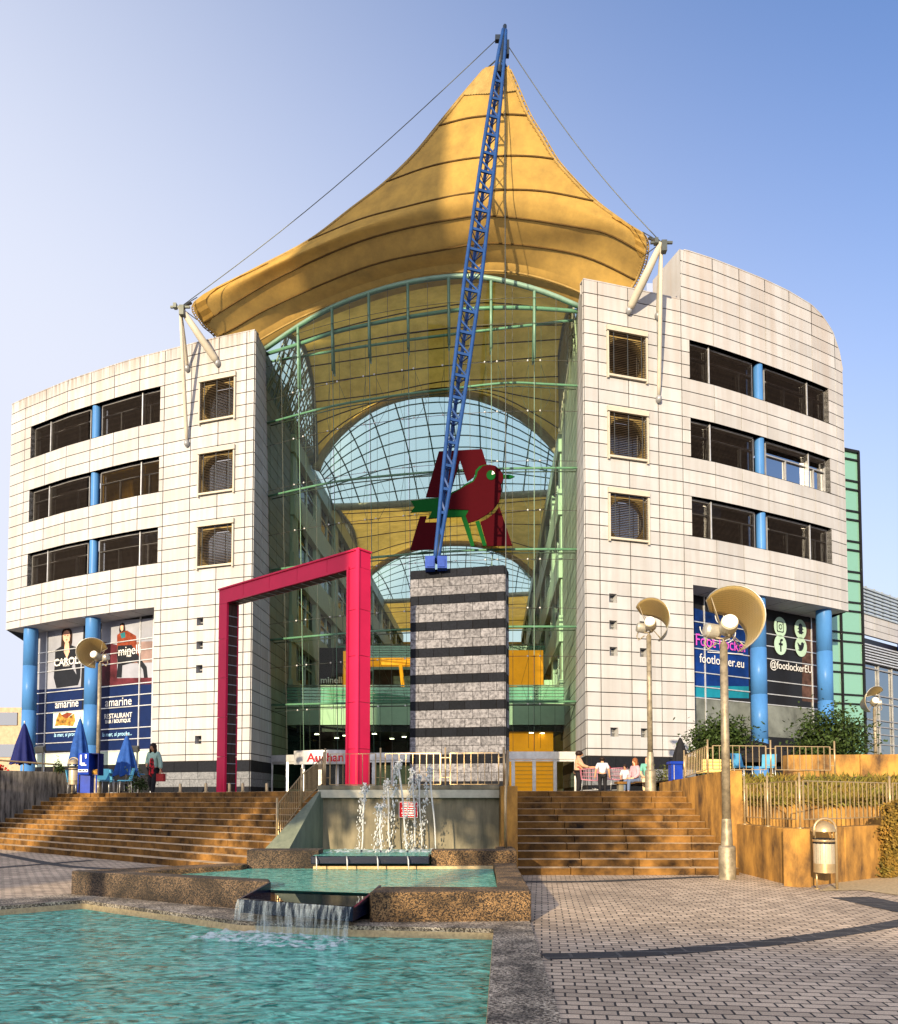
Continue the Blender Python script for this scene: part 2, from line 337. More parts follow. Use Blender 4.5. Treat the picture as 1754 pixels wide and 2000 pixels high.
def paving(name, c1, c2, mort, bw=.21, rh=.15, rot=0.0, ms=.014):
    m, n, b = nodes(name); L = n.links.new; g = N(n, 'ShaderNodeNewGeometry'); mp = N(n, 'ShaderNodeMapping'); mp.inputs['Rotation'].default_value = (0,0,rot)
    L(g.outputs['Position'], mp.inputs[0]); br = N(n, 'ShaderNodeTexBrick')
    nw = N(n, 'ShaderNodeTexNoise'); nw.inputs['Scale'].default_value = 6; L(mp.outputs[0], nw.inputs['Vector'])
    mv = N(n, 'ShaderNodeVectorMath', operation='MULTIPLY_ADD'); L(nw.outputs['Color'], mv.inputs[0]); mv.inputs[1].default_value = (.018,.018,0); L(mp.outputs[0], mv.inputs[2])
    L(mv.outputs[0], br.inputs['Vector'])
    br.inputs['Scale'].default_value = 1; br.inputs['Brick Width'].default_value = bw; br.inputs['Row Height'].default_value = rh
    br.inputs['Mortar Size'].default_value = ms; br.inputs['Mortar Smooth'].default_value = .3; br.inputs['Bias'].default_value = 0
    br.inputs['Color1'].default_value = (*c1, 1); br.inputs['Color2'].default_value = (*c2, 1); br.inputs['Mortar'].default_value = (*mort, 1)
    nz = N(n, 'ShaderNodeTexNoise'); nz.inputs['Scale'].default_value = 90; nz.inputs['Detail'].default_value = 3; L(g.outputs['Position'], nz.inputs['Vector'])
    nz2 = N(n, 'ShaderNodeTexNoise'); nz2.inputs['Scale'].default_value = .5; nz2.inputs['Detail'].default_value = 6; L(g.outputs['Position'], nz2.inputs['Vector'])
    mr = N(n, 'ShaderNodeMapRange'); mr.inputs[1].default_value = .3; mr.inputs[2].default_value = .7; mr.inputs[3].default_value = .62; mr.inputs[4].default_value = 1.2; L(nz.outputs[0], mr.inputs[0])
    mr2 = N(n, 'ShaderNodeMapRange'); mr2.inputs[1].default_value = .3; mr2.inputs[2].default_value = .7; mr2.inputs[3].default_value = .7; mr2.inputs[4].default_value = 1.15; L(nz2.outputs[0], mr2.inputs[0])
    mu = N(n, 'ShaderNodeMath', operation='MULTIPLY'); L(mr.outputs[0], mu.inputs[0]); L(mr2.outputs[0], mu.inputs[1])
    mx = N(n, 'ShaderNodeMix', data_type='RGBA', blend_type='MULTIPLY'); mx.inputs[0].default_value = 1; L(br.outputs[0], mx.inputs[6]); L(mu.outputs[0], mx.inputs[7])
    L(mx.outputs[2], b.inputs['Base Color']); b.inputs['Roughness'].default_value = .8
    iv = N(n, 'ShaderNodeMath', operation='MULTIPLY_ADD'); iv.inputs[1].default_value = -1; iv.inputs[2].default_value = 1; L(br.outputs['Fac'], iv.inputs[0])
    a2 = N(n, 'ShaderNodeMath', operation='MULTIPLY_ADD'); a2.inputs[1].default_value = .25; L(nz.outputs[0], a2.inputs[0]); L(iv.outputs[0], a2.inputs[2])
    bp = N(n, 'ShaderNodeBump'); bp.inputs['Strength'].default_value = .8; bp.inputs['Distance'].default_value = .012; L(a2.outputs[0], bp.inputs['Height']); L(bp.outputs[0], b.inputs['Normal'])
paving('paving', (.74,.57,.40), (.45,.34,.235), (.035,.028,.022), rot=.12, bw=.19, rh=.125, ms=.010)
paving('paving_dark', (.035,.035,.038), (.02,.02,.022), (.09,.085,.08), bw=.5, rh=.28, ms=.02)
paving('plaza_paving', (.40,.35,.30), (.30,.26,.22), (.06,.05,.045), bw=.4, rh=.4)
def water(name, ripple_dark, light, sc=1.0):
    m, n, b = nodes(name); L = n.links.new; out = n.nodes['Material Output']; n.nodes.remove(b)
    g = N(n, 'ShaderNodeNewGeometry'); mp = N(n, 'ShaderNodeMapping'); mp.inputs['Scale'].default_value = (1.0,1.7,1); mp.inputs['Rotation'].default_value = (0,0,.25); L(g.outputs['Position'], mp.inputs[0])
    nz = N(n, 'ShaderNodeTexNoise'); nz.inputs['Scale'].default_value = 2.6*sc; nz.inputs['Detail'].default_value = 5; nz.inputs['Roughness'].default_value = .55; nz.inputs['Distortion'].default_value = .9; L(mp.outputs[0], nz.inputs['Vector'])
    bp = N(n, 'ShaderNodeBump'); bp.inputs['Strength'].default_value = 1; bp.inputs['Distance'].default_value = .11/sc; L(nz.outputs[0], bp.inputs['Height'])
    nz2 = N(n, 'ShaderNodeTexNoise'); nz2.inputs['Scale'].default_value = 3.4*sc; nz2.inputs['Detail'].default_value = 4; nz2.inputs['Distortion'].default_value = 2.2; L(mp.outputs[0], nz2.inputs['Vector'])
    cr = N(n, 'ShaderNodeValToRGB'); cr.color_ramp.elements[0].position = .34; cr.color_ramp.elements[1].position = .68
    cr.color_ramp.elements[0].color = (*ripple_dark, 1); cr.color_ramp.elements[1].color = (*light, 1); L(nz2.outputs[0], cr.inputs[0])  # dark and bright ripples painted into the diffuse colour, standing in for highlights
    tr = N(n, 'ShaderNodeBsdfTransparent'); tr.inputs[0].default_value = (.25,.75,.70,1)
    df = N(n, 'ShaderNodeBsdfDiffuse'); L(cr.outputs[0], df.inputs[0]); L(bp.outputs[0], df.inputs['Normal'])
    m0 = N(n, 'ShaderNodeMixShader'); m0.inputs[0].default_value = .85; L(tr.outputs[0], m0.inputs[1]); L(df.outputs[0], m0.inputs[2])
    gl = N(n, 'ShaderNodeBsdfGlossy'); gl.inputs['Roughness'].default_value = .04; L(bp.outputs[0], gl.inputs['Normal'])
    fr = N(n, 'ShaderNodeFresnel'); fr.inputs[0].default_value = 1.2; L(bp.outputs[0], fr.inputs['Normal'])
    ms = N(n, 'ShaderNodeMixShader'); L(fr.outputs[0], ms.inputs[0]); L(m0.outputs[0], ms.inputs[1]); L(gl.outputs[0], ms.inputs[2]); L(ms.outputs[0], out.inputs[0])
water('water', (.002,.16,.12), (.30,.93,.72), 1.0)
water('water_up', (.02,.22,.18), (.25,.60,.50), 1.6)
def foam(name):
    m, n, b = nodes(name); L = n.links.new; out = n.nodes['Material Output']; n.nodes.remove(b)
    g = N(n, 'ShaderNodeNewGeometry'); nz = N(n, 'ShaderNodeTexNoise'); nz.inputs['Scale'].default_value = 9; nz.inputs['Detail'].default_value = 6; L(g.outputs['Position'], nz.inputs['Vector'])
    mr = N(n, 'ShaderNodeMapRange'); mr.inputs[1].default_value = .42; mr.inputs[2].default_value = .62; mr.inputs[4].default_value = .6; L(nz.outputs[0], mr.inputs[0])
    tr = N(n, 'ShaderNodeBsdfTransparent'); df = N(n, 'ShaderNodeBsdfDiffuse'); df.inputs[0].default_value = (.9,.95,.95,1)
    ms = N(n, 'ShaderNodeMixShader'); L(mr.outputs[0], ms.inputs[0]); L(tr.outputs[0], ms.inputs[1]); L(df.outputs[0], ms.inputs[2]); L(ms.outputs[0], out.inputs[0])
foam('foam')
glassmat('jet', (.95,.97,.97), refl=.05, diff=.75, dcol=(.95,.97,.97), transl=.4)
glassmat('sheet_water', (.90,.95,.96), refl=.0, diff=.07, dcol=(.9,.95,.95), ior=1.15)
def streakfall(name):
    m, n, b = nodes(name); L = n.links.new; out = n.nodes['Material Output']; n.nodes.remove(b)
    g = N(n, 'ShaderNodeNewGeometry'); mp = N(n, 'ShaderNodeMapping'); mp.inputs['Scale'].default_value = (22,8,2.2); L(g.outputs['Position'], mp.inputs[0])
    nz = N(n, 'ShaderNodeTexNoise'); nz.inputs['Scale'].default_value = 1; nz.inputs['Detail'].default_value = 5; L(mp.outputs[0], nz.inputs['Vector'])
    mr = N(n, 'ShaderNodeMapRange'); mr.inputs[1].default_value = .42; mr.inputs[2].default_value = .68; mr.inputs[3].default_value = .02; mr.inputs[4].default_value = .30; L(nz.outputs[0], mr.inputs[0])
    tr = N(n, 'ShaderNodeBsdfTransparent'); tr.inputs[0].default_value = (.85,.93,.97,1); df = N(n, 'ShaderNodeBsdfDiffuse'); df.inputs[0].default_value = (.75,.88,.95,1)
    ms = N(n, 'ShaderNodeMixShader'); L(mr.outputs[0], ms.inputs[0]); L(tr.outputs[0], ms.inputs[1]); L(df.outputs[0], ms.inputs[2]); L(ms.outputs[0], out.inputs[0])
streakfall('sheet_water')
glassmat('clear_water', (.9,.95,.97), refl=.02, ior=1.25)
pm('spill_dark', (.006,.010,.028), rough=.25, spec=.4)
# ------------------------------------------------------------ the mall's two wings
class Plan:
    def __init__(s, pts):
        s.p = [Vector((x, y, 0)) for x, y in pts]; s.c = [0]
        for a, b in zip(s.p, s.p[1:]): s.c.append(s.c[-1]+(b-a).length)
        s.L = s.c[-1]
    def P(s, t, z, off=0.0):
        i = 0
        while i < len(s.p)-2 and t > s.c[i+1]: i += 1
        a, b = s.p[i], s.p[i+1]; d = (b-a).normalized()
        nrm = Vector((d.y, -d.x, 0))          # towards the viewer for plans that run left to right
        q = a + d*(t-s.c[i]) + nrm*off
        return Vector((q.x, q.y, z))
    def S(s, px, py=1300):
        d = ray(px, py); best = None
        for i in range(len(s.p)-1):
            a, b = s.p[i], s.p[i+1]; e = b-a
            den = e.x*d.y - e.y*d.x
            if abs(den) < 1e-9: continue
            k = (a.y*d.x - a.x*d.y)/den
            if (k >= 0 or i == 0) and (k <= 1 or i == len(s.p)-2): return s.c[i]+k*(s.c[i+1]-s.c[i])
        return 0
    def Z(s, px, py):
        t = s.S(px, py); return at(px, py, s.P(t, 0).y).z
def subtract(rects, holes):
    for h in holes:
        out = []
        for r in rects:
            a, b, c, d = r; e, f, g, k = h
            if e >= b or f <= a or g >= d or k <= c: out.append(r); continue
            if e > a: out.append((a, e, c, d))
            if f < b: out.append((f, b, c, d))
            m0, m1 = max(a, e), min(b, f)
            if g > c: out.append((m0, m1, c, g))
            if k < d: out.append((m0, m1, k, d))
        rects = out
    return [r for r in rects if r[1]-r[0] > .03 and r[3]-r[2] > .03]
def clad(plan, cols, rows, holes, top=None, gap=.022, off=.035):
    pan, bk = MB(), MB()
    for i in range(len(cols)-1):
        for j in range(len(rows)-1):
            for (a, b, c, d) in subtract([(cols[i], cols[i+1], rows[j], rows[j+1])], holes):
                if top:
                    ts = [top(a+(b-a)*k/6) for k in range(7)]
                    if max(ts) <= c+.05: continue
                    if min(ts) < d:
                        for mb, g, o in ((pan, gap, off), (bk, 0, 0)):
                            tt = [a+g+(b-a-2*g)*k/16 for k in range(17)]; tt = [t for t in tt if top(t)-g > c+g+.03]
                            if len(tt) < 2: continue
                            pts = [plan.P(tt[0], c+g, o), plan.P(tt[-1], c+g, o)]+[plan.P(t, min(d-g, top(t)-g), o) for t in tt[::-1]]
                            mb.add(pts, [tuple(range(len(pts)))])
                        continue
                bk.add([plan.P(a,c,0), plan.P(b,c,0), plan.P(b,d,0), plan.P(a,d,0)], [(0,1,2,3)])
                # panels keep their joints only where two panels meet, not at a hole's edge
                ga = gap if abs(a-cols[i]) < 1e-6 else 0; gb = gap if abs(b-cols[i+1]) < 1e-6 else 0
                gc = gap if abs(c-rows[j]) < 1e-6 else 0; gd = gap if abs(d-rows[j+1]) < 1e-6 else 0
                a2, b2, c2, d2 = a+ga, b-gb, c+gc, d-gd
                q = [plan.P(a2,c2,off), plan.P(b2,c2,off), plan.P(b2,d2,off), plan.P(a2,d2,off), plan.P(a2,c2,0), plan.P(b2,c2,0), plan.P(b2,d2,0), plan.P(a2,d2,0)]
                pan.add(q, [(0,1,2,3),(1,5,6,2),(4,0,3,7),(3,2,6,7),(4,5,1,0)])
    return pan, bk
def reveal(mb, plan, h, depth, mi=0, off=.035):
    a, b, c, d = h; n = max(1, int((b-a)/1.5))
    for k in range(n):
        s0, s1 = a+(b-a)*k/n, a+(b-a)*(k+1)/n
        mb.add([plan.P(s0,d,off), plan.P(s1,d,off), plan.P(s1,d,-depth), plan.P(s0,d,-depth)], [(0,1,2,3)], mi)
        mb.add([plan.P(s0,c,off), plan.P(s1,c,off), plan.P(s1,c,-depth), plan.P(s0,c,-depth)], [(3,2,1,0)], mi)
    mb.add([plan.P(a,c,off), plan.P(a,d,off), plan.P(a,d,-depth), plan.P(a,c,-depth)], [(0,1,2,3)], mi)
    mb.add([plan.P(b,c,off), plan.P(b,d,off), plan.P(b,d,-depth), plan.P(b,c,-depth)], [(3,2,1,0)], mi)
def pbox(mb, plan, s0, s1, z0, z1, o0, o1, mi=0):
    n = max(1, int(abs(s1-s0)/1.6)); 
    for k in range(n):
        a, b = s0+(s1-s0)*k/n, s0+(s1-s0)*(k+1)/n
        mb.hexa([plan.P(a,z0,o1), plan.P(b,z0,o1), plan.P(b,z0,o0), plan.P(a,z0,o0), plan.P(a,z1,o1), plan.P(b,z1,o1), plan.P(b,z1,o0), plan.P(a,z1,o0)], mi)
PLZ = 1.8
LEFT = Plan([(-27.05,46.5),(-25.8,45.75),(-23.9,44.7),(-22.1,43.7),(-20.5,42.95),(-18.8,42.15),(-17.1,41.4),(-15.75,40.9),(-13,39.85),(-10.1,38.93)])
RIGHT = Plan([(6.3,35),(7.0,35.18),(9.3,35.85),(11.8,36.62),(13.1,37.17),(14.6,37.88),(16,38.58),(17.9,39.55),(19.5,40.4),(20.9,41.17),(21.5,41.55),(21.98,41.86)])
ZW = [24.05, 20.15, 16.25]
ROWS = [3.55] + [24.05-k*.65 for k in range(31, -1, -1) if 24.05-k*.65 > 3.7] + [24.7, 25.35, 26.0]
ROWSR = ROWS + [26.65, 27.3, 27.95, 28.6]
def wing(side):
    PM = 'panel' if side == 'L' else 'panel_r'
    P = LEFT if side == 'L' else RIGHT
    if side == 'L':
        root = thing('mall_wing', 'pale panel clad office wing on the left with posters under its overhang', 'building', (-10.1,38.93,PLZ), 'wings of the shopping mall')
        cpx = [53,93,134,180,225,274,323,375,428,482]; cy = 740
        strips = [(60,170,[94]),(190,312,[273])]; sq = (391,459); cols_px = [173]
        open_px = (0, 300); corner_col = 39
        small = [(390,z) for z in (10.88,9.62,8.37,4.66)]
    else:
        root = thing('mall_wing', 'taller pale panel clad office wing on the right with a rounded top corner', 'building', (6.3,35,PLZ), 'wings of the shopping mall')
        cpx = [1167,1226,1283,1338,1392,1444,1494,1541,1584,1628]; cy = 640
        strips = [(1349,1480,[1391]),(1502,1620,[1583])]; sq = (1187.5,1263); cols_px = [1491]
        open_px = (1355, 1754); corner_col = 1632
        small = [(1198,z) for z in (10.92,9.66,8.42,4.67)]+[(1257,z) for z in (9.72,8.45,4.67)]
    cols = [0]+[P.S(x, cy) for x in cpx]+[P.L]
    rows = ROWS if side == 'L' else ROWSR
    s_open = P.S(open_px[0 if side == 'R' else 1], 1300)
    zo = 11.9
    openh = (-1, s_open, 0, zo) if side == 'L' else (s_open, P.L+1, 0, zo)
    winh = []; 
    for z in ZW:
        for (a, b, m) in strips: winh.append((P.S(a, 900), P.S(b, 900), z-1.95, z))
    # the pair of strips is one long opening, interrupted only by the blue column
    longh = [(P.S(strips[0][0], 900), P.S(strips[1][1], 900), z-1.95, z) for z in ZW]
    sqh = [(P.S(sq[0], 900), P.S(sq[1], 900), z-2.55, z-.15) for z in ZW]
    ss = .2
    smh = [(P.S(px, 1300)-ss, P.S(px, 1300)+ss, z-.21, z+.21) for px, z in small]
    top = None
    if side == 'R':
        prof = [(1327,487),(1391,506),(1442,526),(1491,546),(1539,569),(1584,596),(1604,616),(1626,650),(1640,692),(1646,730)]
        pr = [(P.S(x, y), P.Z(x, y)) for x, y in prof]; pr.append((P.L, pr[-1][1]-1.0)); s_up = pr[0][0]
        def top(s):
            if s < s_up-1e-4: return 26.0
            for (a, za), (b, zb) in zip(pr, pr[1:]):
                if s <= b: return za+(zb-za)*(s-a)/(b-a)
            return pr[-1][1]
        cols = sorted(set(cols+[s_up])); cols = [c for i, c in enumerate(cols) if not (abs(c-P.S(1338, 640)) < 1e-6)]
    holes = longh+sqh+smh+[openh]
    pan, bk = clad(P, cols, rows, holes, top)
    wall = pan.build('wall', PM, root)
    for h in longh: reveal(bk, P, h, .4)
    bk.build('wall_joint_backing', 'joint', root)
    for h in sqh+smh: rv = MB(); reveal(rv, P, h, .35); rv.build('window_reveal', PM, root)
    for h in longh: rv = MB(); reveal(rv, P, h, .38, off=.03); rv.build('window_reveal', PM, root)
    # overhang soffit + recessed wall return
    dp = 2.0; sof = MB()
    a, b = (0, s_open) if side == 'L' else (s_open, P.L); n = 7
    for k in range(n):
        s0, s1 = a+(b-a)*k/n+.02, a+(b-a)*(k+1)/n-.02
        sof.add([P.P(s0,zo,.035), P.P(s1,zo,.035), P.P(s1,zo,-dp-1.5), P.P(s0,zo,-dp-1.5)], [(0,1,2,3)])
    sof.build('soffit', PM, root)
    rt = MB(); rt.add([P.P(s_open,PLZ,.03), P.P(s_open,zo,.03), P.P(s_open,zo,-dp-1), P.P(s_open,PLZ,-dp-1)], [(0,1,2,3)]); rt.build('wall_return', PM, root)
    # plinth: dark band, two courses of granite, dark foot
    a, b = (s_open, P.L) if side == 'L' else (0, s_open)
    pl = MB()
    spec = [(3.0,3.53,1),(2.62,2.98,0),(2.22,2.6,0),(1.8,2.2,1)]
    for (z0, z1, d) in spec:
        n = int((b-a)/(.95 if not d else 1.3)); sh = 0 if z0 != 2.22 else .5
        for k in range(-1, n+1):
            s0 = max(a, a+(b-a)*(k+sh)/n)+.01; s1 = min(b, a+(b-a)*(k+1+sh)/n)-.01
            if s1-s0 > .05: pbox(pl, P, s0, s1, z0, z1, -.1, .05 if not d else .06, d)
    pbox(pl, P, a, b, 1.8, 3.55, -.2, .02, 2)
    pl.build('plinth', ['granite_base', 'granite_dark', 'joint'], root)
    # small square lights
    for (px, z) in small:
        c = P.S(px, 1300); w_ = MB(); pbox(w_, P, c-.2, c+.2, z-.21, z+.21, -.36, -.33, 1)
        pbox(w_, P, c-.03, c+.03, z-.21, z+.21, -.33, -.28, 0); pbox(w_, P, c-.2, c+.2, z-.03, z+.03, -.33, -.28, 0)
        w_.build('window', ['frame_grey', 'win_glass'], root)
    # office window strips with outside blinds
    for zi, z in enumerate(ZW):
        for si, (a, b, mul) in enumerate(strips):
            s0, s1 = P.S(a, 900)+.02, P.S(b, 900)-.02; ms = [P.S(m_, 900) for m_ in mul]
            fr = MB()
            for (u, v) in ((s0, s0+.06), (s1-.06, s1)): pbox(fr, P, u, v, z-1.95, z, -.36, -.24)
            for m_ in ms: pbox(fr, P, m_-.03, m_+.03, z-1.95, z, -.36, -.12, 1)
            pbox(fr, P, s0+.06, s1-.06, z-.09, z, -.36, -.22); pbox(fr, P, s0+.06, s1-.06, z-1.95, z-1.88, -.36, -.22)
            pbox(fr, P, s0+.06, s1-.06, z-.72, z-.66, -.36, -.27)
            for e in (.33, .8):
                q = s0+(s1-s0)*e; pbox(fr, P, q-.03, q+.03, z-1.88, z-.72, -.36, -.27)
            openb = (side == 'R' and zi == 1 and si == 1)
            f = fr.build('window', ['frame_grey', 'alu'], root)
            g = MB(); pbox(g, P, s0, s1, z-1.95, z, -.40, -.37); g.build('pane', 'blue_glass' if openb else ('amber_lit_glass' if side == 'L' and zi == 1 and si == 1 else 'win_glass'), f)
            bl = MB(); nn = 30
            for k in range(nn if not openb else 5):
                zz = z-.1-k*.059
                segs = [s0+.07]+ms+[s1-.07]
                for q0, q1 in zip(segs, segs[1:]):
                    aa, bb = q0+.04, q1-.04
                    bl.hexa([P.P(aa,zz-.045,-.15), P.P(bb,zz-.045,-.15), P.P(bb,zz-.036,-.205), P.P(aa,zz-.036,-.205), P.P(aa,zz-.036,-.15), P.P(bb,zz-.036,-.15), P.P(bb,zz-.008,-.205), P.P(aa,zz-.008,-.205)])
            bl.build('blind', 'blind_dark', f, 'nearly fully raised blind' if openb else None)
    # room behind
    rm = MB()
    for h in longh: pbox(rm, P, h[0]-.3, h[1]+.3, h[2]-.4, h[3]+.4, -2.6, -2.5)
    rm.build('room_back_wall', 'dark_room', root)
    # square porthole windows with projecting sun blinds
    for z in ZW:
        s0, s1 = P.S(sq[0], 900), P.S(sq[1], 900); zt, zb = z-.15, z-2.55; c = (s0+s1)/2
        f = MB(); pbox(f, P, s0-.06, s1+.06, zt-.22, zt+.03, .04, .17); pbox(f, P, s0-.05, s0+.03, zb-.12, zt-.28, .04, .16)
        pbox(f, P, s1-.03, s1+.05, zb-.12, zt-.28, .04, .16); pbox(f, P, s0+.03, s1-.03, zb-.02, zb+.08, .06, .16)
        fo = f.build('porthole_window', 'steel_pale', root)
        bk2 = MB(); r = min((s1-s0)/2-.02, 1.05); zc = (zt-.28+zb)/2
        ring = []; n = 36
        for k in range(n):
            a = 2*math.pi*k/n; ca, sa = math.cos(a), math.sin(a); m_ = max(abs(ca), abs(sa))
            ring.append((c+r*ca, zc+r*sa, c+(s1-s0)/2*ca/m_, zc+(zt-.28-zb)/2*sa/m_))
        for k in range(n):
            p, q = ring[k], ring[(k+1) % n]
            bk2.add([P.P(p[0],p[1],-.12), P.P(p[2],p[3],-.12), P.P(q[2],q[3],-.12), P.P(q[0],q[1],-.12)], [(0,1,2,3)])
            bk2.add([P.P(p[0],p[1],-.12), P.P(q[0],q[1],-.12), P.P(q[0],q[1],-.34), P.P(p[0],p[1],-.34)], [(0,1,2,3)])
        bk2.build('round_frame', 'blind_back', fo)
        gp = MB(); pbox(gp, P, s0, s1, zb, zt, -.36, -.34); gp.build('pane', 'win_glass', fo)
        sl_ = MB(); k = 0; zz = zt-.33
        while zz > zb+.12:
            sl_.hexa([P.P(s0+.05,zz-.03,.12), P.P(s1-.05,zz-.03,.12), P.P(s1-.05,zz-.02,.06), P.P(s0+.05,zz-.02,.06), P.P(s0+.05,zz-.018,.12), P.P(s1-.05,zz-.018,.12), P.P(s1-.05,zz+.012,.06), P.P(s0+.05,zz+.012,.06)]); zz -= .085
        for e in (.14, .5, .86):
            q = s0+(s1-s0)*e; pbox(sl_, P, q-.018, q+.018, zb+.08, zt-.3, .125, .135, 1)
        sl_.build('blind', ['blind_gold', 'frame_dark'], fo)
    # blue columns
    for px in cols_px:
        c = P.S(px, 900); q = P.P(c, 0, -.55)
        lo = MB(); lo.lathe((q.x,q.y,0), [(.40,PLZ),(.40,4.6),(.39,4.6),(.39,4.63),(.40,4.63),(.40,6.9),(.39,6.9),(.39,6.93),(.40,6.93),(.40,9.3),(.39,9.3),(.39,9.33),(.40,9.33),(.40,zo)], 28)
        lo.build('column', 'column_blue', root)
        for z in ZW:
            up = MB(); q2 = P.P(P.S(180.5 if side == 'L' else 1491, 900), 0, -.24); up.lathe((q2.x,q2.y,0), [(.235,z-1.95),(.235,z)], 24); up.build('column', 'column_blue', root)
    c = P.S(corner_col, 1350); c = max(.75, min(P.L-.75, c)); q = P.P(c, 0, -.6)
    lo = MB(); lo.lathe((q.x,q.y,0), [(.40,PLZ),(.40,4.2),(.39,4.2),(.39,4.23),(.40,4.23),(.40,6.9),(.39,6.9),(.39,6.93),(.40,6.93),(.40,9.6),(.39,9.6),(.39,9.63),(.40,9.63),(.40,zo)], 28)
    lo.build('column', 'column_blue', root)
    # roof, parapet and flanks
    body = MB(); bd = 16
    for k in range(12):
        s0, s1 = P.L*k/12, P.L*(k+1)/12
        zt = min(25.6, (top(s0) if top else 26)-.5, (top(s1) if top else 26)-.5); bv = Vector((.77,14,0)); body.add([P.P(s0,zt,-.02), P.P(s1,zt,-.02), P.P(s1,zt,-.02)+bv, P.P(s0,zt,-.02)+bv], [(0,1,2,3)])
    body.build('roof', PM, root)
    cp = MB(); n = 60
    for k in range(n):
        s0, s1 = P.L*k/n, P.L*(k+1)/n
        t0 = top(s0+.001) if top else 26.0; t1 = top(s1-.001) if top else 26.0
        cp.hexa([P.P(s0,t0-.03,.05), P.P(s1,t1-.03,.05), P.P(s1,t1-.03,-.35), P.P(s0,t0-.03,-.35), P.P(s0,t0+.02,.05), P.P(s1,t1+.02,.05), P.P(s1,t1+.02,-.35), P.P(s0,t0+.02,-.35)])
        zr = min(25.6, t0-.5, t1-.5); cp.add([P.P(s0,zr,-.35), P.P(s1,zr,-.35), P.P(s1,t1-.03,-.35), P.P(s0,t0-.03,-.35)], [(0,1,2,3)])
    cp.build('parapet_coping', PM, root)
    return root, P, cols
WL, PL_, _ = wing('L'); WR, PR_, _ = wing('R')
# return walls beside the glass front, and outer flanks
def flank(root, p, q, rows, ztop=None, name='side_wall'):
    pl = Plan([p, q]); n = max(1, round(pl.L/1.45)); pan, bk = clad(pl, [pl.L*k/n for k in range(n+1)], rows, [])
    pan.build(name, 'panel' if root is WL else 'panel_r', root); bk.build('wall_joint_backing', 'joint', root)
ax = Vector((.055, 1))
flank(WL, (-10.1,38.93), (-9.71,46.0), ROWS)
b_ = MB(); b_.box(-10.06,-9.75,39.0,45.9,1.8,3.5); 
flank(WR, (6.95,46.5), (6.3,35.0), ROWS)
flank(WL, (-30.2,60), (-27.05,46.5), [11.9]+[r for r in ROWS if r > 12])
flank(WR, (21.98,41.86), (20.5,56), [11.9]+[r for r in ROWS if 12 < r < 23.6])
for root, p, q in ((WL, (-10.1,38.93), (-9.71,46.0)), (WR, (6.95,46.5), (6.3,35.0))):
    pl = Plan([p, q]); mb = MB()
    for (z0, z1, d) in ((3.0,3.53,1),(2.62,2.98,0),(2.22,2.6,0),(1.8,2.2,1)):
        n = 7
        for k in range(n): pbox(mb, pl, pl.L*k/n+.01, pl.L*(k+1)/n-.01, z0, z1, -.1, .05, d)
    pbox(mb, pl, 0.02, pl.L, 1.8, 3.55, -.2, .02, 2)
    mb.build('plinth', ['granite_base','granite_dark','joint'], root)
# inner flank of the raised parapet on the right, a bit of dark glazed plant room behind it
s_up = PR_.S(1327, 487); mb = MB(); a = PR_.P(s_up, 0, .03); b = PR_.P(s_up, 0, -2.4)
mb.add([(a.x,a.y,26.0),(b.x,b.y,25.6),(b.x,b.y,28.55),(a.x,a.y,28.55)], [(0,1,2,3)])
mb.add([(b.x,b.y,25.6),(b.x+3,b.y+1,25.6),(b.x+3,b.y+1,28.5),(b.x,b.y,28.55)], [(3,2,1,0)])
mb.build('parapet_return', 'panel_r', WR)
pt = MB(); q = at(1300, 560, 39.5); pt.box(q.x-1.0, q.x+1.2, 39.5, 41.5, 25.6, at(1300,553,39.5).z, 0)
pt.build('rooftop_plant_room', 'blue_glass', WR)
# --- recessed glazed bays with posters
def bay(root, side):
    if side == 'L':
        G0, G1 = at(72,1350,47.4), at(302,1350,42.5); mull = [104, 291-0]; vm = [101, 290]
        hl = [1247+3,1266,1286,1307,1348,1366,1386,1424,1444,1465]
    else:
        G0, G1 = at(1352,1350,38.3), at(1612,1350,43.9)
    G0.z = G1.z = 0; X = (G1-G0).normalized(); Zv = Vector((0,0,1)); Nn = X.cross(Zv); Lg = (G1-G0).length
    def Q(px, py):
        d = ray(px, py); t = (G0-Vector((0,0,EYE))).dot(Nn)/d.dot(Nn); p = Vector((0,0,EYE))+d*t; return (p-G0).dot(X), p.z
    def W(x, z, off=0): return G0+X*x+Zv*z+Nn*off
    def rect(mb, x0, x1, z0, z1, o0, o1, mi=0): mb.hexa([W(x0,z0,o1),W(x1,z0,o1),W(x1,z0,o0),W(x0,z0,o0),W(x0,z1,o1),W(x1,z1,o1),W(x1,z1,o0),W(x0,z1,o0)], mi)
    g = MB(); rect(g, -.3, Lg+.2, PLZ, 12.4, -.05, 0)
    return Q, W, rect, g, X, Zv, Lg
Q, W, rect, g, X, Zv, Lg = bay(WL, 'L')
g.build('shopfront_glazing', 'dark', WL)
def ppoly(mb, Qf, Wf, pts, off, mi):
    mb.poly([Wf(*Qf(x, y), off) for x, y in pts], mi)
def C1(x, y): return 60+x/6.746, 1190+y/6.746
def poster(name, quads, root, label, mats): 
    mb = MB()
    for pts, off, mi in quads: ppoly(mb, Q, W, [C1(*p) for p in pts], off, mi)
    return mb, mats
pm('po_grey', (.30,.32,.39), var=.2, scale=.5, contrast=(.2,.8)); pm('po_skin', (.72,.40,.30)); pm('po_hair', (.03,.018,.015)); pm('po_black', (.012,.014,.02)); pm('po_blue', (.004,.014,.07), var=.1)
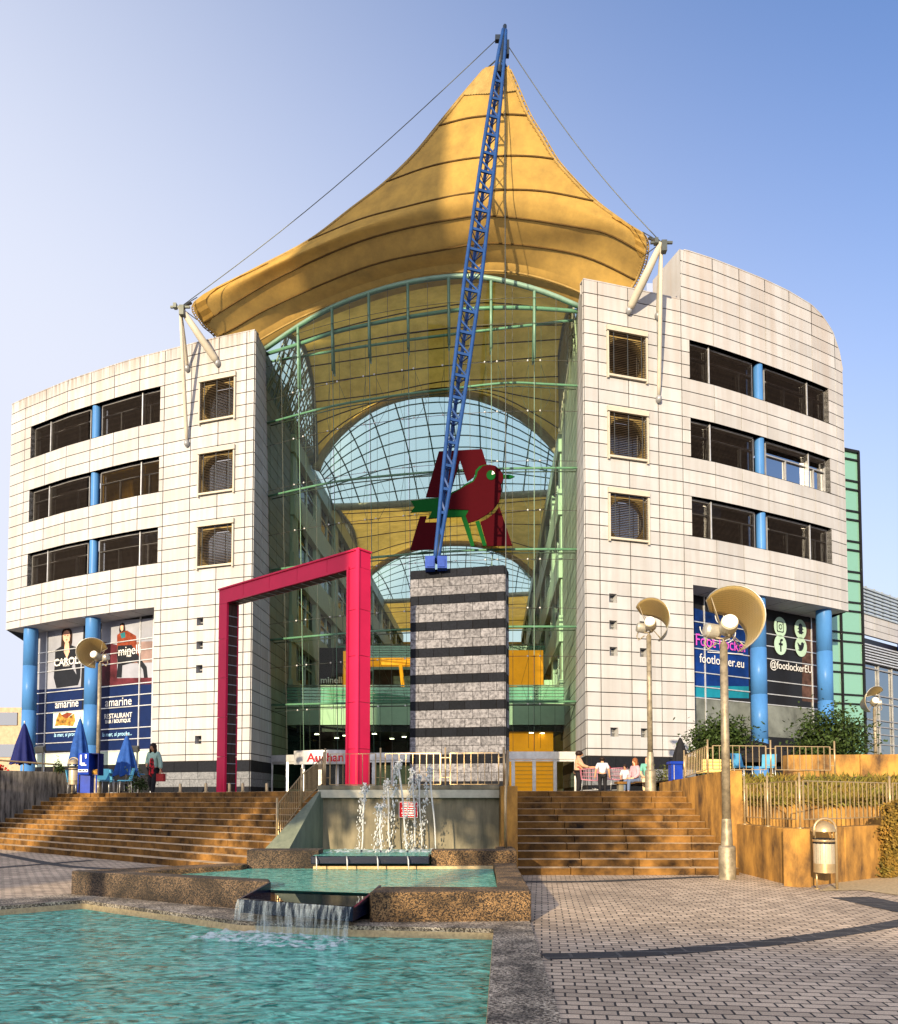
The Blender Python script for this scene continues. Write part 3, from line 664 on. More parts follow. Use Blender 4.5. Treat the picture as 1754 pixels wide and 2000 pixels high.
pm('po_rust', (.22,.045,.02), var=.3, scale=3); pm('po_teal', (.02,.15,.18)); pm('po_warm', (.24,.17,.16), var=.35, scale=.6); pm('po_wine', (.10,.02,.03), var=.4, scale=1); pm('po_food', (.50,.26,.05), var=.5, scale=4); pm('po_mint', (.45,.75,.62)); pm('text_white', (.6,.6,.6), rough=.4, var=0); pm('text_blue', (.35,.62,.85), var=0)
zt = Q(200,1215)[1]; MT = ['po_grey','po_skin','po_hair','po_black','po_blue','po_rust','po_teal','po_warm','po_wine','po_food','po_mint','text_white','text_blue']
mb = MB()
e = .004
ppoly(mb, Q, W, [C1(110,255),C1(700,180),C1(660,1035),C1(80,1060)], e, 0)
ppoly(mb, Q, W, [C1(*p) for p in [(410,300),(440,250),(490,240),(535,265),(553,330),(550,430),(540,480),(400,490),(405,400)]], 2*e, 2)
ppoly(mb, Q, W, [C1(*p) for p in [(425,340),(445,290),(480,275),(510,290),(522,350),(515,410),(485,450),(450,435),(430,400)]], 3*e, 1)
ppoly(mb, Q, W, [C1(*p) for p in [(325,540),(400,490),(540,475),(630,510),(660,700),(655,900),(625,1000),(340,1040),(305,900),(320,700)]], 2.5*e, 3)
ppoly(mb, Q, W, [C1(*p) for p in [(455,440),(505,440),(515,560),(480,650),(440,560)]], 3.5*e, 1)
for ex in (455, 492): ppoly(mb, Q, W, [C1(ex-8,343),C1(ex+8,340),C1(ex+8,350),C1(ex-8,353)], 4*e, 2)
ppoly(mb, Q, W, [C1(462,402),C1(475,397),C1(492,400),C1(476,412)], 4*e, 5)
ppoly(mb, Q, W, [C1(580,680),C1(605,860),C1(545,760)], 3.5*e, 0)
text_mb('CAROLL', .62, W(*Q(*C1(495,690))), X, Zv, .03, .003, .01, mb=mb, mi=11, sx=1.12)
text_mb('P A R I S', .16, W(*Q(*C1(475,742))), X, Zv, .03, .003, .004, mb=mb, mi=11)
mb.build('poster', MT, WL, 'poster of a dark haired woman in a black suit, grey ground')
mb = MB()
ppoly(mb, Q, W, [C1(935,165),C1(1635,115),C1(1610,980),C1(935,1010)], e, 0)
ppoly(mb, Q, W, [C1(930,910),C1(1612,900),C1(1610,985),C1(930,1010)], 1.5*e, 8)
ppoly(mb, Q, W, [C1(930,420),C1(1140,470),C1(1140,1000),C1(930,1010)], 1.6*e, 8)
ppoly(mb, Q, W, [C1(1140,440),C1(1612,420),C1(1612,700),C1(1140,720)], 1.4*e, 7)
ppoly(mb, Q, W, [C1(*p) for p in [(1165,270),(1180,195),(1210,175),(1240,190),(1252,290),(1230,340),(1175,330)]], 2*e, 2)
ppoly(mb, Q, W, [C1(*p) for p in [(1182,225),(1200,200),(1222,215),(1222,270),(1200,292),(1185,265)]], 3*e, 1)
ppoly(mb, Q, W, [C1(*p) for p in [(1140,340),(1190,300),(1270,280),(1390,350),(1400,480),(1470,700),(1380,700),(1150,640),(1140,480)]], 2.5*e, 5)
ppoly(mb, Q, W, [C1(*p) for p in [(1180,320),(1245,300),(1250,370),(1200,385)]], 3.5*e, 6)
ppoly(mb, Q, W, [C1(*p) for p in [(1150,480),(1330,470),(1440,640),(1530,760),(1545,900),(1495,905),(1480,790),(1400,690),(1210,740),(1200,900),(1130,900),(1150,740),(1140,600)]], 3*e, 3)
text_mb('minelli', .74, W(*Q(*C1(1310,545))), X, Zv, .03, .003, .001, mb=mb, mi=11)
text_mb('PARIS', .15, W(*Q(*C1(1300,615))), X, Zv, .03, .003, .006, mb=mb, mi=11)
mb.build('poster', MT, WL, 'poster of a crouching woman in a rust coat')
def blueposter(p0, extra, lab):
    mb = MB(); ppoly(mb, Q, W, [C1(*p) for p in p0], e, 4); extra(mb); mb.build('poster', MT, WL, lab)
def ex1(mb):
    text_mb('amarine', .68, W(*Q(*C1(480,1248))), X, Zv, .03, .003, .002, mb=mb, mi=11)
    ppoly(mb, Q, W, [C1(300,1355),C1(700,1335),C1(690,1555),C1(295,1565)], 2*e, 10)
    ppoly(mb, Q, W, [C1(*p) for p in [(320,1540),(340,1450),(380,1350),(420,1400),(480,1440),(575,1370),(590,1470),(560,1540),(420,1530)]], 3*e, 9)
    ppoly(mb, Q, W, [C1(*p) for p in [(400,1400),(480,1360),(560,1370),(480,1440)]], 4*e, 5)
    text_mb('la mer, si proche...', .34, W(*Q(*C1(490,1650))), X, Zv, .03, .003, .001, mb=mb, mi=12, shear=.2)
blueposter([(80,1062),(690,1022),(640,1862),(45,1865)], ex1, 'blue poster with a small food photograph')
def ex2(mb):
    text_mb('amarine', .70, W(*Q(*C1(1160,1222))), X, Zv, .03, .003, .002, mb=mb, mi=11)
    text_mb('RESTAURANT', .40, W(*Q(*C1(1155,1405))), X, Zv, .03, .003, .004, mb=mb, mi=11, sx=.95)
    text_mb('BAR / BOUTIQUE', .28, W(*Q(*C1(1152,1475))), X, Zv, .03, .003, .006, mb=mb, mi=11)
    text_mb('la mer, si proche...', .34, W(*Q(*C1(1140,1645))), X, Zv, .03, .003, .001, mb=mb, mi=12, shear=.2)
blueposter([(920,1015),(1608,985),(1585,1855),(890,1862)], ex2, 'blue poster with restaurant lettering')
mu = MB()
for pa, pb in (((240,250),(175,1870)),((1465,130),(1415,1860))):
    x = (Q(*C1(*pa))[0]+Q(*C1(*pb))[0])/2; rect(mu, x-.035, x+.035, PLZ, 12.0, .0, .07)
for yy in (430,570,705,1000,1145,1290,1570,1715,1860):
    z = Q(*C1(1200, yy))[1]; rect(mu, -.1, Lg, z-.025, z+.025, 0, .055)
for x in (.0, Lg-.1): rect(mu, x-.04, x+.04, PLZ, 12, 0, .08)
mu.build('glazing_bars', 'alu', WL)
lw = MB(); rect(lw, 0, Lg, 3.55, Q(*C1(1200,1862))[1], 0, .02); lw.build('spandrel_panel', 'green_pale', WL)
# left flank glazing behind the corner column
lg = MB(); fr = MB(); A = Vector((-27.3,49.2,0)); B = Vector((W(0,0).x,W(0,0).y,0)); A2 = Vector((-30.0,54.5,0))
for (p, q) in ((A,B),(A2,A)):
    d = (q-p); Ln = d.length; d.normalize(); nn = Vector((d.y,-d.x,0))
    lg.hexa([p+nn*.0+Vector((0,0,1.8)), q+Vector((0,0,1.8)), q-nn*.05+Vector((0,0,1.8)), p-nn*.05+Vector((0,0,1.8)), p+Vector((0,0,11.9)), q+Vector((0,0,11.9)), q-nn*.05+Vector((0,0,11.9)), p-nn*.05+Vector((0,0,11.9))])
    z = 1.9
    while z < 11.8: fr.beam(p+nn*.03+Vector((0,0,z)), q+nn*.03+Vector((0,0,z)), .06, .05); z += .62
    k = 0
    while k <= Ln: fr.beam(p+d*k+nn*.03+Vector((0,0,1.8)), p+d*k+nn*.03+Vector((0,0,11.9)), .06, .06, up=(1,0,0)); k += 1.2
lg.build('side_glazing', 'side_glass', WL); fr.build('glazing_bars', 'frame_dark', WL)
bb = MB(); bb.add([(-29.5,56,1.8),(-20,56,1.8),(-20,56,11.9),(-29.5,56,11.9)], [(0,1,2,3)]); bb.build('room_back_wall', 'yellow_wall', WL)
# floodlights and cameras on the soffit
for px, py in ((70,1212),(100,1218)):
    o = at(px, py, 46); mb = MB(); mb.obox(o, (.13,0,0), (0,.16,0), (0,0,.1)); mb.tube([o, (o.x,o.y,11.9)], .03, 6); mb.build('security_camera', 'frame_dark', WL)
# --- right bay
Q, W, rect, g, X, Zv, Lg = bay(WR, 'R')
g.build('shopfront_glazing', 'dark', WR)
def C2(x, y): return 1340+x/4.237, 1140+y/4.237
def pp(mb, pts, off, mi): mb.poly([W(*Q(*C2(x, y)), off) for x, y in pts], mi)
pm('po_fb', (.005,.035,.20), var=.4, scale=.5); pm('po_fb2', (.01,.20,.30), var=.2, scale=.8); pm('text_pink', (.72,.10,.40), var=.3, scale=8, col2=(.3,.04,.5)); pm('icon', (.36,.52,.43), var=.05); pm('brickish', (.10,.055,.045), var=.4, scale=2); pm('spandrel', (.17,.19,.18), var=.35, scale=.5)
M2 = ['po_fb','po_fb2','text_pink','icon','dark','text_white','brickish']
mb = MB(); pp(mb, [(60,200),(510,330),(520,950),(68,940)], e, 0); pp(mb, [(66,845),(518,850),(520,948),(68,938)], 1.5*e, 1)
text_mb('Foot Locker', .86, W(*Q(*C2(285,500))), X, Zv, .09, .003, .001, mb=mb, mi=2, sx=.92)
text_mb('footlocker.eu', .66, W(*Q(*C2(290,645))), X, Zv, .09, .003, .001, mb=mb, mi=5, sx=.95)
pp(mb, [(165,565),(460,582),(460,590),(165,571)], .09, 5)
cx_, cz_ = Q(*C2(262,380))
for r in (1.35, 1.1, .85):
    pts = [W(cx_+r*math.cos(a)*1.0, cz_+r*.55*math.sin(a), .02) for a in [math.pi*(1+k/14) for k in range(15)]]
    mb.tube(pts, .03, 4, mi=5)
cx2, cz2 = Q(*C2(275,275)); mb.tube([W(cx2+.32*math.cos(a), cz2+.35*math.sin(a), .02) for a in [2*math.pi*k/20 for k in range(21)]], .03, 4, mi=5)
mb.build('poster', M2, WR, 'blue shop poster with pink lettering')
mb = MB()
for i, (x, y) in enumerate([(770,360),(938,380),(772,508),(942,525)]):
    c0, c1 = Q(*C2(x, y)); r = .53
    mb.poly([W(c0+r*math.cos(2*math.pi*k/28), c1+r*1.05*math.sin(2*math.pi*k/28), .07) for k in range(28)], 3)
    def P_(pts, off=.075, mi=4): mb.poly([W(c0+a*.5, c1+b*.5, off) for a, b in pts], mi)
    def circ(a, b, r_, off=.075, mi=4): mb.poly([W(c0+.5*(a+r_*math.cos(2*math.pi*k/20)), c1+.5*(b+r_*math.sin(2*math.pi*k/20)), off) for k in range(20)], mi)
    if i == 0:
        def rr(h, off, mi):
            pts = []
            for qx, qy, a0 in ((1,1,0),(-1,1,90),(-1,-1,180),(1,-1,270)):
                for k in range(5): a = R(a0+k*22.5); pts.append((qx*(h-.18)+.18*math.cos(a), qy*(h-.18)+.18*math.sin(a)))
            P_(pts, off, mi)
        rr(.60,.075,4); rr(.49,.08,3); circ(0,0,.30,.085,4); circ(0,0,.19,.09,3); circ(.34,.34,.07,.085,4)
    if i == 1: P_([(-.62,-.34),(-.3,-.2),(-.38,.02),(-.58,.0),(-.36,.16),(-.34,.42),(-.2,.62),(0,.68),(.2,.62),(.34,.42),(.36,.16),(.58,.0),(.38,.02),(.3,-.2),(.62,-.34),(.34,-.42),(.2,-.58),(0,-.52),(-.2,-.58),(-.34,-.42)])
    if i == 2: P_([(-.08,-.75),(.16,-.75),(.16,-.05),(.38,-.05),(.42,.2),(.16,.2),(.16,.36),(.22,.44),(.42,.44),(.42,.68),(.12,.68),(-.06,.54),(-.08,.3),(-.08,.2),(-.28,.2),(-.28,-.05),(-.08,-.05)])
    if i == 3: P_([(-.6,.5),(-.35,.28),(-.02,.2),(0,.42),(.16,.56),(.36,.54),(.46,.44),(.66,.5),(.54,.34),(.5,.1),(.36,-.22),(.08,-.44),(-.24,-.5),(-.62,-.38),(-.3,-.3),(-.5,-.12),(-.36,-.1),(-.6,.12),(-.48,.12),(-.64,.34)])
text_mb('@footlockerEU', .60, W(*Q(*C2(862,693))), X, Zv, .08, .003, .001, mb=mb, mi=5, sx=.95)
pp(mb, [(960,310),(1080,330),(1100,990),(960,970)], e, 6)
mb.build('poster', M2, WR, 'dark window film with four round icons')
mu = MB()
for x0 in ((150,575),(575,575),(1035,1035),(1085,1100)):
    pass
for px in (1376, 1477, 1585, 1599):
    x = Q(px, 1300)[0]; rect(mu, x-.03, x+.03, PLZ, 12, 0, .06)
for yy in (320,428,540,735,852,945):
    z = Q(*C2(110, yy))[1]; rect(mu, 0, Lg, z-.025, z+.025, 0, .055)
mu.build('glazing_bars', 'alu', WR)
sp_ = MB(); z1 = Q(*C2(110,945))[1]; rect(sp_, 0, Lg, z1-1.75, z1-.03, 0, .02); sp_.build('spandrel_panel', 'spandrel', WR)
# tiled side of the bay
flank(WR, (21.4,43.2), (18.9,44.2), [1.8,2.5,3.2,3.9,4.6,5.3,6.0,6.7,7.4,8.1,8.8,9.5,10.2,10.9,11.6,11.9], name='bay_side_wall') if False else None
# green glazed stair wing behind the right wing
gw = thing('glazed_stair_wing', 'tall green glass block with dark bars at the far right end of the mall', 'building', (24.5,46,PLZ))
a, b = at(1604,1300,45.5), at(1652,1300,45.0); c = at(1688,1300,47.2)
def gwall(p, q, z1, nb, mbg, mbf):
    p = Vector((p.x,p.y,0)); q = Vector((q.x,q.y,0)); d = (q-p); nn = Vector((d.y,-d.x,0)).normalized()
    V = lambda o, z: o+Vector((0,0,z))
    mbg.hexa([V(p,1.8),V(q,1.8),V(q-nn*.1,1.8),V(p-nn*.1,1.8),V(p,z1),V(q,z1),V(q-nn*.1,z1),V(p-nn*.1,z1)])
    z = 2.2; k = 0
    while z < z1: mbf.beam(V(p,z)+nn*.05, V(q,z)+nn*.05, .08, .10); z += (.55 if k % 2 else 1.35); k += 1
    for k in range(nb+1): o = p+d*k/nb; mbf.beam(V(o,1.8)+nn*.06, V(o,z1)+nn*.06, .12, .12, up=nn)
    mbf.beam(V(p,z1), V(q,z1), .3, .15)
gm, gf = MB(), MB(); zt = at(1660,880,46.5).z
e0 = at(1604,1480,45.6); e1 = at(1690,1480,46.8)
gwall(e0, e1, zt, 2, gm, gf); gwall(e1, Vector((e1.x+.3, 56, 0)), zt-.0, 3, gm, gf)
glassmat('green_glass', (.12,.25,.2), refl=.08, diff=.92, dcol=(.15,.33,.26)); gm.build('glass_wall', 'green_glass', gw); gf.build('glazing_bars', 'dark', gw)
# far building on the right edge
fb = thing('neighbour_building', 'louvred grey office building beyond the glass wing at the right edge', 'building', (34,56,PLZ))
p = at(1686,1480,54); q = at(1830,1300,62); p.z = q.z = 0; d = (q-p).normalized(); nn = Vector((d.y,-d.x,0)); LL = (q-p).length
def FB(x, z, o=0): return p+d*x+nn*o+Vector((0,0,z))
def fz(py): return at(1678, py, 54).z
def frect(mb, x0, x1, z0, z1, o0, o1, mi=0): mb.hexa([FB(x0,z0,o1),FB(x1,z0,o1),FB(x1,z0,o0),FB(x0,z0,o0),FB(x0,z1,o1),FB(x1,z1,o1),FB(x1,z1,o0),FB(x0,z1,o0)], mi)
mb = MB(); frect(mb, 0, LL, 1.8, fz(1240), -6, -.3); mb.build('wall', 'dark', fb)
mb = MB(); z = fz(1196)
while z < fz(1140): frect(mb, 0, LL, z, z+.13, -.1, .1); z += .26
x = 0
while x < LL: frect(mb, x-.06, x+.06, fz(1196), fz(1138), -.15, -.05); x += 1.3
mb.build('roof_louvre', 'louvre', fb)
mb = MB()
for i in range(3):
    x = 0
    while x < LL: frect(mb, x+.02, min(LL,x+2.3)-.02, fz(1236)+i*.5, fz(1236)+i*.5+.46, -.2, 0); x += 2.3
mb.build('white_panel_band', 'panel_r', fb)
mb = MB(); z = fz(1290)
while z < fz(1252): frect(mb, 0, LL, z, z+.09, -.1, .1); z += .2
mb.build('louvre', 'alu', fb)
mb = MB()
for yy in (1300,1352,1367,1402,1415,1430,1450): frect(mb, 0, LL, fz(yy)-.04, fz(yy)+.04, -.2, -.1)
x = .8
while x < LL: frect(mb, x-.05, x+.05, 1.8, fz(1292), -.2, -.08); x += 2.2
mb.build('glazing_bars', 'frame_grey', fb)
mb = MB(); frect(mb, 0, LL, 1.8, fz(1292), -.28, -.22); mb.build('pane', 'win_glass', fb)
mb = MB(); o = FB(6.8, 0, .3); mb.lathe((o.x,o.y,0), [(.6,fz(1250)),(.6,fz(1205))], 20); mb.build('column', 'kiosk_blue', fb)
lb = thing('distant_building', 'tan building sliver behind the left wing at the photo edge', 'building', (-44,72,1.5))
mb = MB(); z1 = at(10,1382,72).z; mb.box(-60,-40.2,72,84,-.5,z1); mb.build('wall', 'tan_wall', lb)
mb = MB(); 
for k in range(3): mb.box(-59,-40.6,71.9,71.98,2.5+k*3,3.7+k*3)
mb.build('window', 'win_glass', lb)
# ------------------------------------------------------------ glass front between the wings
def GE(z):
    t = (z-1.8)/24.0; YL = 42.8-2.2*t; YR = 39.4-2.7*t
    return Vector((-10.1+.055*(YL-38.93)+.05, YL, z)), Vector((6.3+.055*(YR-35)-.05, YR, z))
def G(u, z, off=0.0):
    a, b = GE(z); p = a.lerp(b, u); n = Vector((b.y-a.y, -(b.x-a.x), 0)).normalized()
    return p + n*(1.2*4*u*(1-u)*max(0, min(1, 1)) + off)
def gpix(px, py, off=0.0):
    Y = 40.0
    for _ in range(14):
        p = at(px, py, Y); a, b = GE(p.z); u = (p.x-a.x)/(b.x-a.x); u = max(-.05, min(1.05, u)); Y = G(u, p.z, off).y
    return p, u
ARCH = [(519,681),(585,636),(650,600),(729,570),(812,549),(906,539),(985,549),(1064,571),(1134,600)]
arch = [gpix(*q) for q in ARCH]
def arch_z(u):
    for (p, a), (q, b) in zip(arch, arch[1:]):
        if u <= b: return p.z+(q.z-p.z)*(max(u, a)-a)/(b-a)
    return arch[-1][0].z
def smooth(pts, n):       # Catmull-Rom resample
    pts = [Vector(p) for p in pts]; m = len(pts)-1; out = []
    for i in range(n+1):
        t = i/n*m; k = min(int(t), m-1); f = t-k
        p0, p1, p2, p3 = pts[max(k-1,0)], pts[k], pts[k+1], pts[min(k+2,m)]
        out.append(.5*((2*p1)+(p2-p0)*f+(2*p0-5*p1+4*p2-p3)*f*f+(3*p1-p0-p2*3+p3)*f*f*f))
    return out
gfz = thing('glass_front', 'tall curved glass entrance front between the two pale wings', 'glass facade', tuple(G(.5, 1.8)))
mb = MB(); nb = 8; rows_z = [4.0, 6.4, 8.8, 11.2, 13.6, 16.0, 18.4, 20.8, 23.2]
for i in range(nb):
    u0, u1 = i/nb+.002, (i+1)/nb-.002
    zs = [z for z in rows_z if z < min(arch_z(u0), arch_z(u1))-.4]
    for j, z0 in enumerate(zs):
        last = j == len(zs)-1
        za = arch_z(u0) if last else zs[j+1]-.02; zb = arch_z(u1) if last else zs[j+1]-.02
        um = (u0+u1)/2; zm = (arch_z(um) if last else zs[j+1]-.02)
        mb.add([G(u0,z0), G(um,z0), G(u1,z0), G(u1,zb), G(um,zm), G(u0,za)], [(0,1,4,5),(1,2,3,4)], 0)
mb.build('glass_panes', 'curtain_glass', gfz)
def gline(px0y, n=24, off=0): return [G(k/n, z, off) for k, z in enumerate([0])]
def hrow(ps, r, name, mat='steel_green', off=-.12, n=24):
    P2 = [gpix(*q, off)[0] for q in ps]; m = MB(); m.tube(smooth(P2, n), r, 10); m.build(name, mat, gfz)
hrow(ARCH, .13, 'arch_tube')
hrow([(519,692),(585,672),(650,650),(729,632),(812,617),(899,605),(985,601),(1060,603),(1134,609)], .10, 'arch_tube', off=-.35)
hrow([(524,707),(650,686),(812,662),(985,641),(1134,624)], .07, 'arch_tube', off=-1.2)
for row in ([(520,827),(650,793),(770,773),(876,760),(989,748),(1060,750),(1133,754)], [(521,970),(650,942),(760,929),(880,920),(1000,915),(1132,914)],
            [(522,1115),(650,1097),(760,1086),(880,1077),(1000,1073),(1131,1073)], [(527,1250),(650,1239),(760,1231),(880,1226),(1000,1224),(1129,1224)], [(529,1377),(650,1374),(880,1371),(1127,1370)]):
    hrow(row, .06, 'crossbeam')
    hrow([(x, y+7) for x, y in row], .03, 'stay_cable', 'cable', off=-.9)
# posts hanging from the arch, cables with spider fittings
for i in range(1, nb):
    u = i/nb; zt = arch_z(u); m = MB()
    p0 = G(u, zt, -.1); p1 = G(u, zt-3.2, -.1); m.tube([p0, p1], .075, 8); m.tube([p0+Vector((0,.25,-.3)), p1+Vector((.0,.7,.2))], .045, 6)
    m.tube([p1, p1+Vector((0,.75,.15))], .045, 6)
    m.build('hanging_post', 'steel_green', gfz)
    m = MB(); m.tube([G(u, z, -.08) for z in (zt-3, 18, 12, 8, 3.9)], .022, 5); m.build('cable', 'steel_green', gfz)
m = MB(); zl = sorted([z for z in rows_z[1:]])
for i in range(1, nb+0):
    for du in (-.018, .018):
        u = i/nb+du
        for k, z in enumerate(zl):
            if z < arch_z(u)-.3:
                c = G(u, z, .05); m.ball(c, .05, n=6)
                m.tube([c, G(i/nb, z, -.08)], .012, 4, mi=1, cap=False)
        zt = min(arch_z(u)-.5, 25)
        m.tube([G(u, z, -.30) for z in (zt, 14, 8, 4.2)], .009, 4, mi=1, cap=False)
        for z in zl[::2]:
            if z+2.4 < arch_z(u): m.tube([G(u, z, -.3), G(i/nb+du*2.4, z+1.2, -.9), G(u, z+2.4, -.3)], .010, 4, mi=1, cap=False)
m.build('spider_fittings', ['white_metal', 'cable'], gfz)
m = MB()
for z in rows_z[1:]+[25.0, 26.2]:
    us = [k/24 for k in range(25) if arch_z(k/24) > z+.1]
    if len(us) > 1: m.tube([G(u, z, .01) for u in us], .014, 4, cap=False)
for i in range(1, 16, 2):
    u = i/16; m.tube([G(u, z, .01) for z in (4.0, arch_z(u)-.05)], .010, 4, cap=False)
m.build('glazing_joints', 'cable', gfz)
# silver transom, doors
m = MB(); za = 3.95
for k in range(16):
    a, b = G(k/16, 0, .06), G((k+1)/16, 0, .06); a2, b2 = G(k/16, 0, -.1), G((k+1)/16, 0, -.1)
    V = lambda q, z: Vector((q.x, q.y, z))
    # the base stands at the foot line of the glass
    a, b, a2, b2 = [V(q, 0) for q in (G(k/16, 3.7, .08), G((k+1)/16, 3.7, .08), G((k+1)/16, 3.7, -.12), G(k/16, 3.7, -.12))]
    m.hexa([V(a,3.62),V(b,3.62),V(a2,3.62),V(b2,3.62),V(a,4.0),V(b,4.0),V(a2,4.0),V(b2,4.0)])
m.build('transom', 'alu', gfz)
for i in range(16):
    u0, u1 = i/16, (i+1)/16
    q0, q1 = G(u0, 3.6), G(u1, 3.6); q0.z = q1.z = 0
    d = MB(); U = Vector((0,0,1))
    for q in (q0.lerp(q1, .04), q0.lerp(q1, .96)): d.beam(q+U*PLZ, q+U*3.62, .09, .09, up=(1,0,0))
    d.beam(q0.lerp(q1,.08)+U*3.55, q0.lerp(q1,.92)+U*3.55, .08, .1); d.beam(q0.lerp(q1,.08)+U*1.86, q0.lerp(q1,.92)+U*1.86, .08, .1)
    do = d.build('entrance_door', 'alu', gfz)
    g_ = MB(); a, b = q0.lerp(q1, .07), q0.lerp(q1, .93); g_.add([a+U*1.9, b+U*1.9, b+U*3.5, a+U*3.5], [(0,1,2,3)]); g_.build('pane', 'curtain_glass', do)
# oval sign over the left doors
sg = thing('shop_sign', 'curved silver sign with a red name over the left entrance doors', 'sign', tuple(G(.2, 3.6, .4)))
m = MB(); pts = []; A, B = at(578,1478,41.3), at(690,1478,40.4)
for k in range(15):
    t = k/14; p = A.lerp(B, t); pts.append(p + Vector((-.0,-1,0))*(.9*math.sin(math.pi*min(1,.12+t*.9))**.5))
z0, z1 = at(600,1493,40.5).z, at(600,1466,40.5).z
rowsg = [[Vector((p.x,p.y,z)) for p in pts] for z in (z0, z1)]; m.grid(rowsg, 0, True)
m.grid([[Vector((p.x,p.y+.05,z)) for p in pts] for z in (z0, z1)], 0, True)
m.poly([Vector((p.x,p.y,z1)) for p in pts]); m.poly([Vector((p.x,p.y,z0)) for p in pts]); m.build('sign_body', 'alu', sg)
m = MB(); d = (B-A); d.z = 0; d.normalize(); O = at(640,1480,39.25)
text_mb('Auchan', .62, at(636,1480,39.35), d, (0,0,1), .03, .01, .012, mb=m, sx=1.1); m.build('lettering', 'sign_red', sg)

# ------------------------------------------------------------ tent canopy over the entrance
def YT(px, yl, yr, xl=385, xr=1255, bul=0.0):
    t = (px-xl)/(xr-xl); return yl+(yr-yl)*t - bul*4*max(0,min(1,t))*(1-max(0,min(1,t)))
TR = [ # (pixel row, Y left, Y right, forward bulge)
 ([(432,700),(470,676),(505,650),(596,600),(715,553),(834,522),(952,512),(1041,522),(1139,556),(1205,600)], 41.2, 36.6, 1.35),
 ([(425,658),(460,640),(537,597),(715,522),(863,489),(970,476),(1130,498),(1242,548)], 40.6, 36.3, 2.0),
 ([(398,631),(470,585),(555,537),(715,468),(893,427),(982,424),(1120,443),(1190,459),(1259,498)], 39.8, 35.4, 2.2),
 ([(385,588),(470,548),(560,506),(715,443),(893,400),(985,396),(1110,412),(1180,432),(1255,461)], 39.0, 35.0, 2.0),
 ([(490,530),(602,482),(715,440),(800,408),(893,383),(980,378),(1070,388),(1140,405),(1215,433)], 38.4, 34.9, 1.8),
 ([(602,471),(700,430),(786,406),(880,384),(970,372),(1060,374),(1160,393)], 38.0, 34.8, 1.5),
 ([(690,405),(786,365),(880,345),(970,338),(1040,340),(1116,349)], 37.4, 34.6, 1.2),
 ([(754,356),(835,327),(911,311),(985,305),(1040,306),(1083,311)], 36.9, 34.5, .9),
 ([(812,300),(870,281),(930,268),(985,263),(1056,266)], 36.3, 34.4, .6),
 ([(857,246),(910,232),(960,226),(995,224),(1031,226)], 35.8, 34.3, .4),
 ([(905,187),(940,177),(975,174),(1010,178)], 35.2, 34.2, .2),
 ([(950,134),(968,130),(980,130),(992,134)], 34.8, 34.1, 0)]
NC = 44
rows3 = []
for ps, yl, yr, bu in TR:
    x0, x1 = ps[0][0], ps[-1][0]
    rows3.append(smooth([at(x, y, YT(x, yl, yr, x0, x1, bu)) for x, y in ps], NC))
cols3 = [smooth([r[j] for r in rows3], 55) for j in range(NC+1)]
mesh_rows = [[cols3[j][i] for j in range(NC+1)] for i in range(56)]
tent = thing('tent_canopy', 'yellow fabric canopy rising to a point at the blue mast over the entrance', 'canopy', tuple(rows3[0][22]))
m = MB(); m.grid(mesh_rows); o = m.build('membrane', 'membrane', tent)
for ri in (1, 2, 5, 7, 9):
    m = MB(); m.tube([p+Vector((0,-.02,0)) for p in rows3[ri]], .045, 5); m.build('seam', 'seam', tent)
# edge cables with lacing
ledge = [mesh_rows[i][0] for i in range(56)]; redge = [mesh_rows[i][NC] for i in range(56)]
for ed in (ledge, redge):
    m = MB(); m.tube(ed, .07, 6)
    for i in range(0, 55):
        for f in (0, .5):
            p = ed[i].lerp(ed[i+1], f); mid = mesh_rows[i][2 if ed is ledge else NC-2]
            dd = (p-mid).normalized()*.16
            m.tube([p-dd*.6, p+dd], .035, 4)
    m2 = [p+(p-mesh_rows[i][22]).normalized()*.17 for i, p in enumerate(ed)]
    m.tube(m2, .03, 5); m.build('edge_cable', 'membrane_hem', tent)
# gathered reinforcement at the three corners
def patch(center_rows, jr, name):
    m = MB(); rr = []
    for i in center_rows:
        rr.append([mesh_rows[i][j]+Vector((0,-.04-.03*math.sin(i*2.2+j),0)) for j in jr])
    m.grid(rr); m.build(name, 'membrane_hem', tent)
for side in (0, 1):
    m = MB(); ci = 15; c = mesh_rows[ci][0 if side == 0 else NC]; fan = []
    for a in range(13):
        i = ci-6+a; k = round(2.3*math.sqrt(max(0, 1-((a-6)/6.6)**2)))
        line = [mesh_rows[i][(j if side == 0 else NC-j)]+Vector((0,-.05-.05*(a % 2),0)) for j in range(0, max(1, k)+1)]
        while len(line) < 4: line.append(line[-1])
        fan.append(line[:4])
    m.grid(fan, smooth=False); m.build('corner_reinforcement', 'membrane', tent)
m = MB(); fan = []
for k in range(6):
    i = 55-k; h = [mesh_rows[i][j]+Vector((0,-.05-.03*(j % 2),0)) for j in range(0, NC+1)]
    if k == 5: h = [p + Vector((0,0,-.25*math.sin(math.pi*j/NC))) for j, p in enumerate(h)]
    fan.append(h)
m.grid(fan); m.build('corner_reinforcement', 'membrane_hem', tent)
# hem along the arch: folded fabric between membrane and glass
m = MB(); low = mesh_rows[0]; r2 = []
for k, p in enumerate(low):
    r2.append(p+Vector((0,.25,-.35)))
m.grid([low, r2, [p+Vector((0,.5,-.2)) for p in r2]]); m.build('arch_hem', 'membrane', tent)
m = MB(); m.tube([p+Vector((0,.1,-.38)) for p in low], .05, 6); m.build('hem_rail', 'membrane_hem', tent)
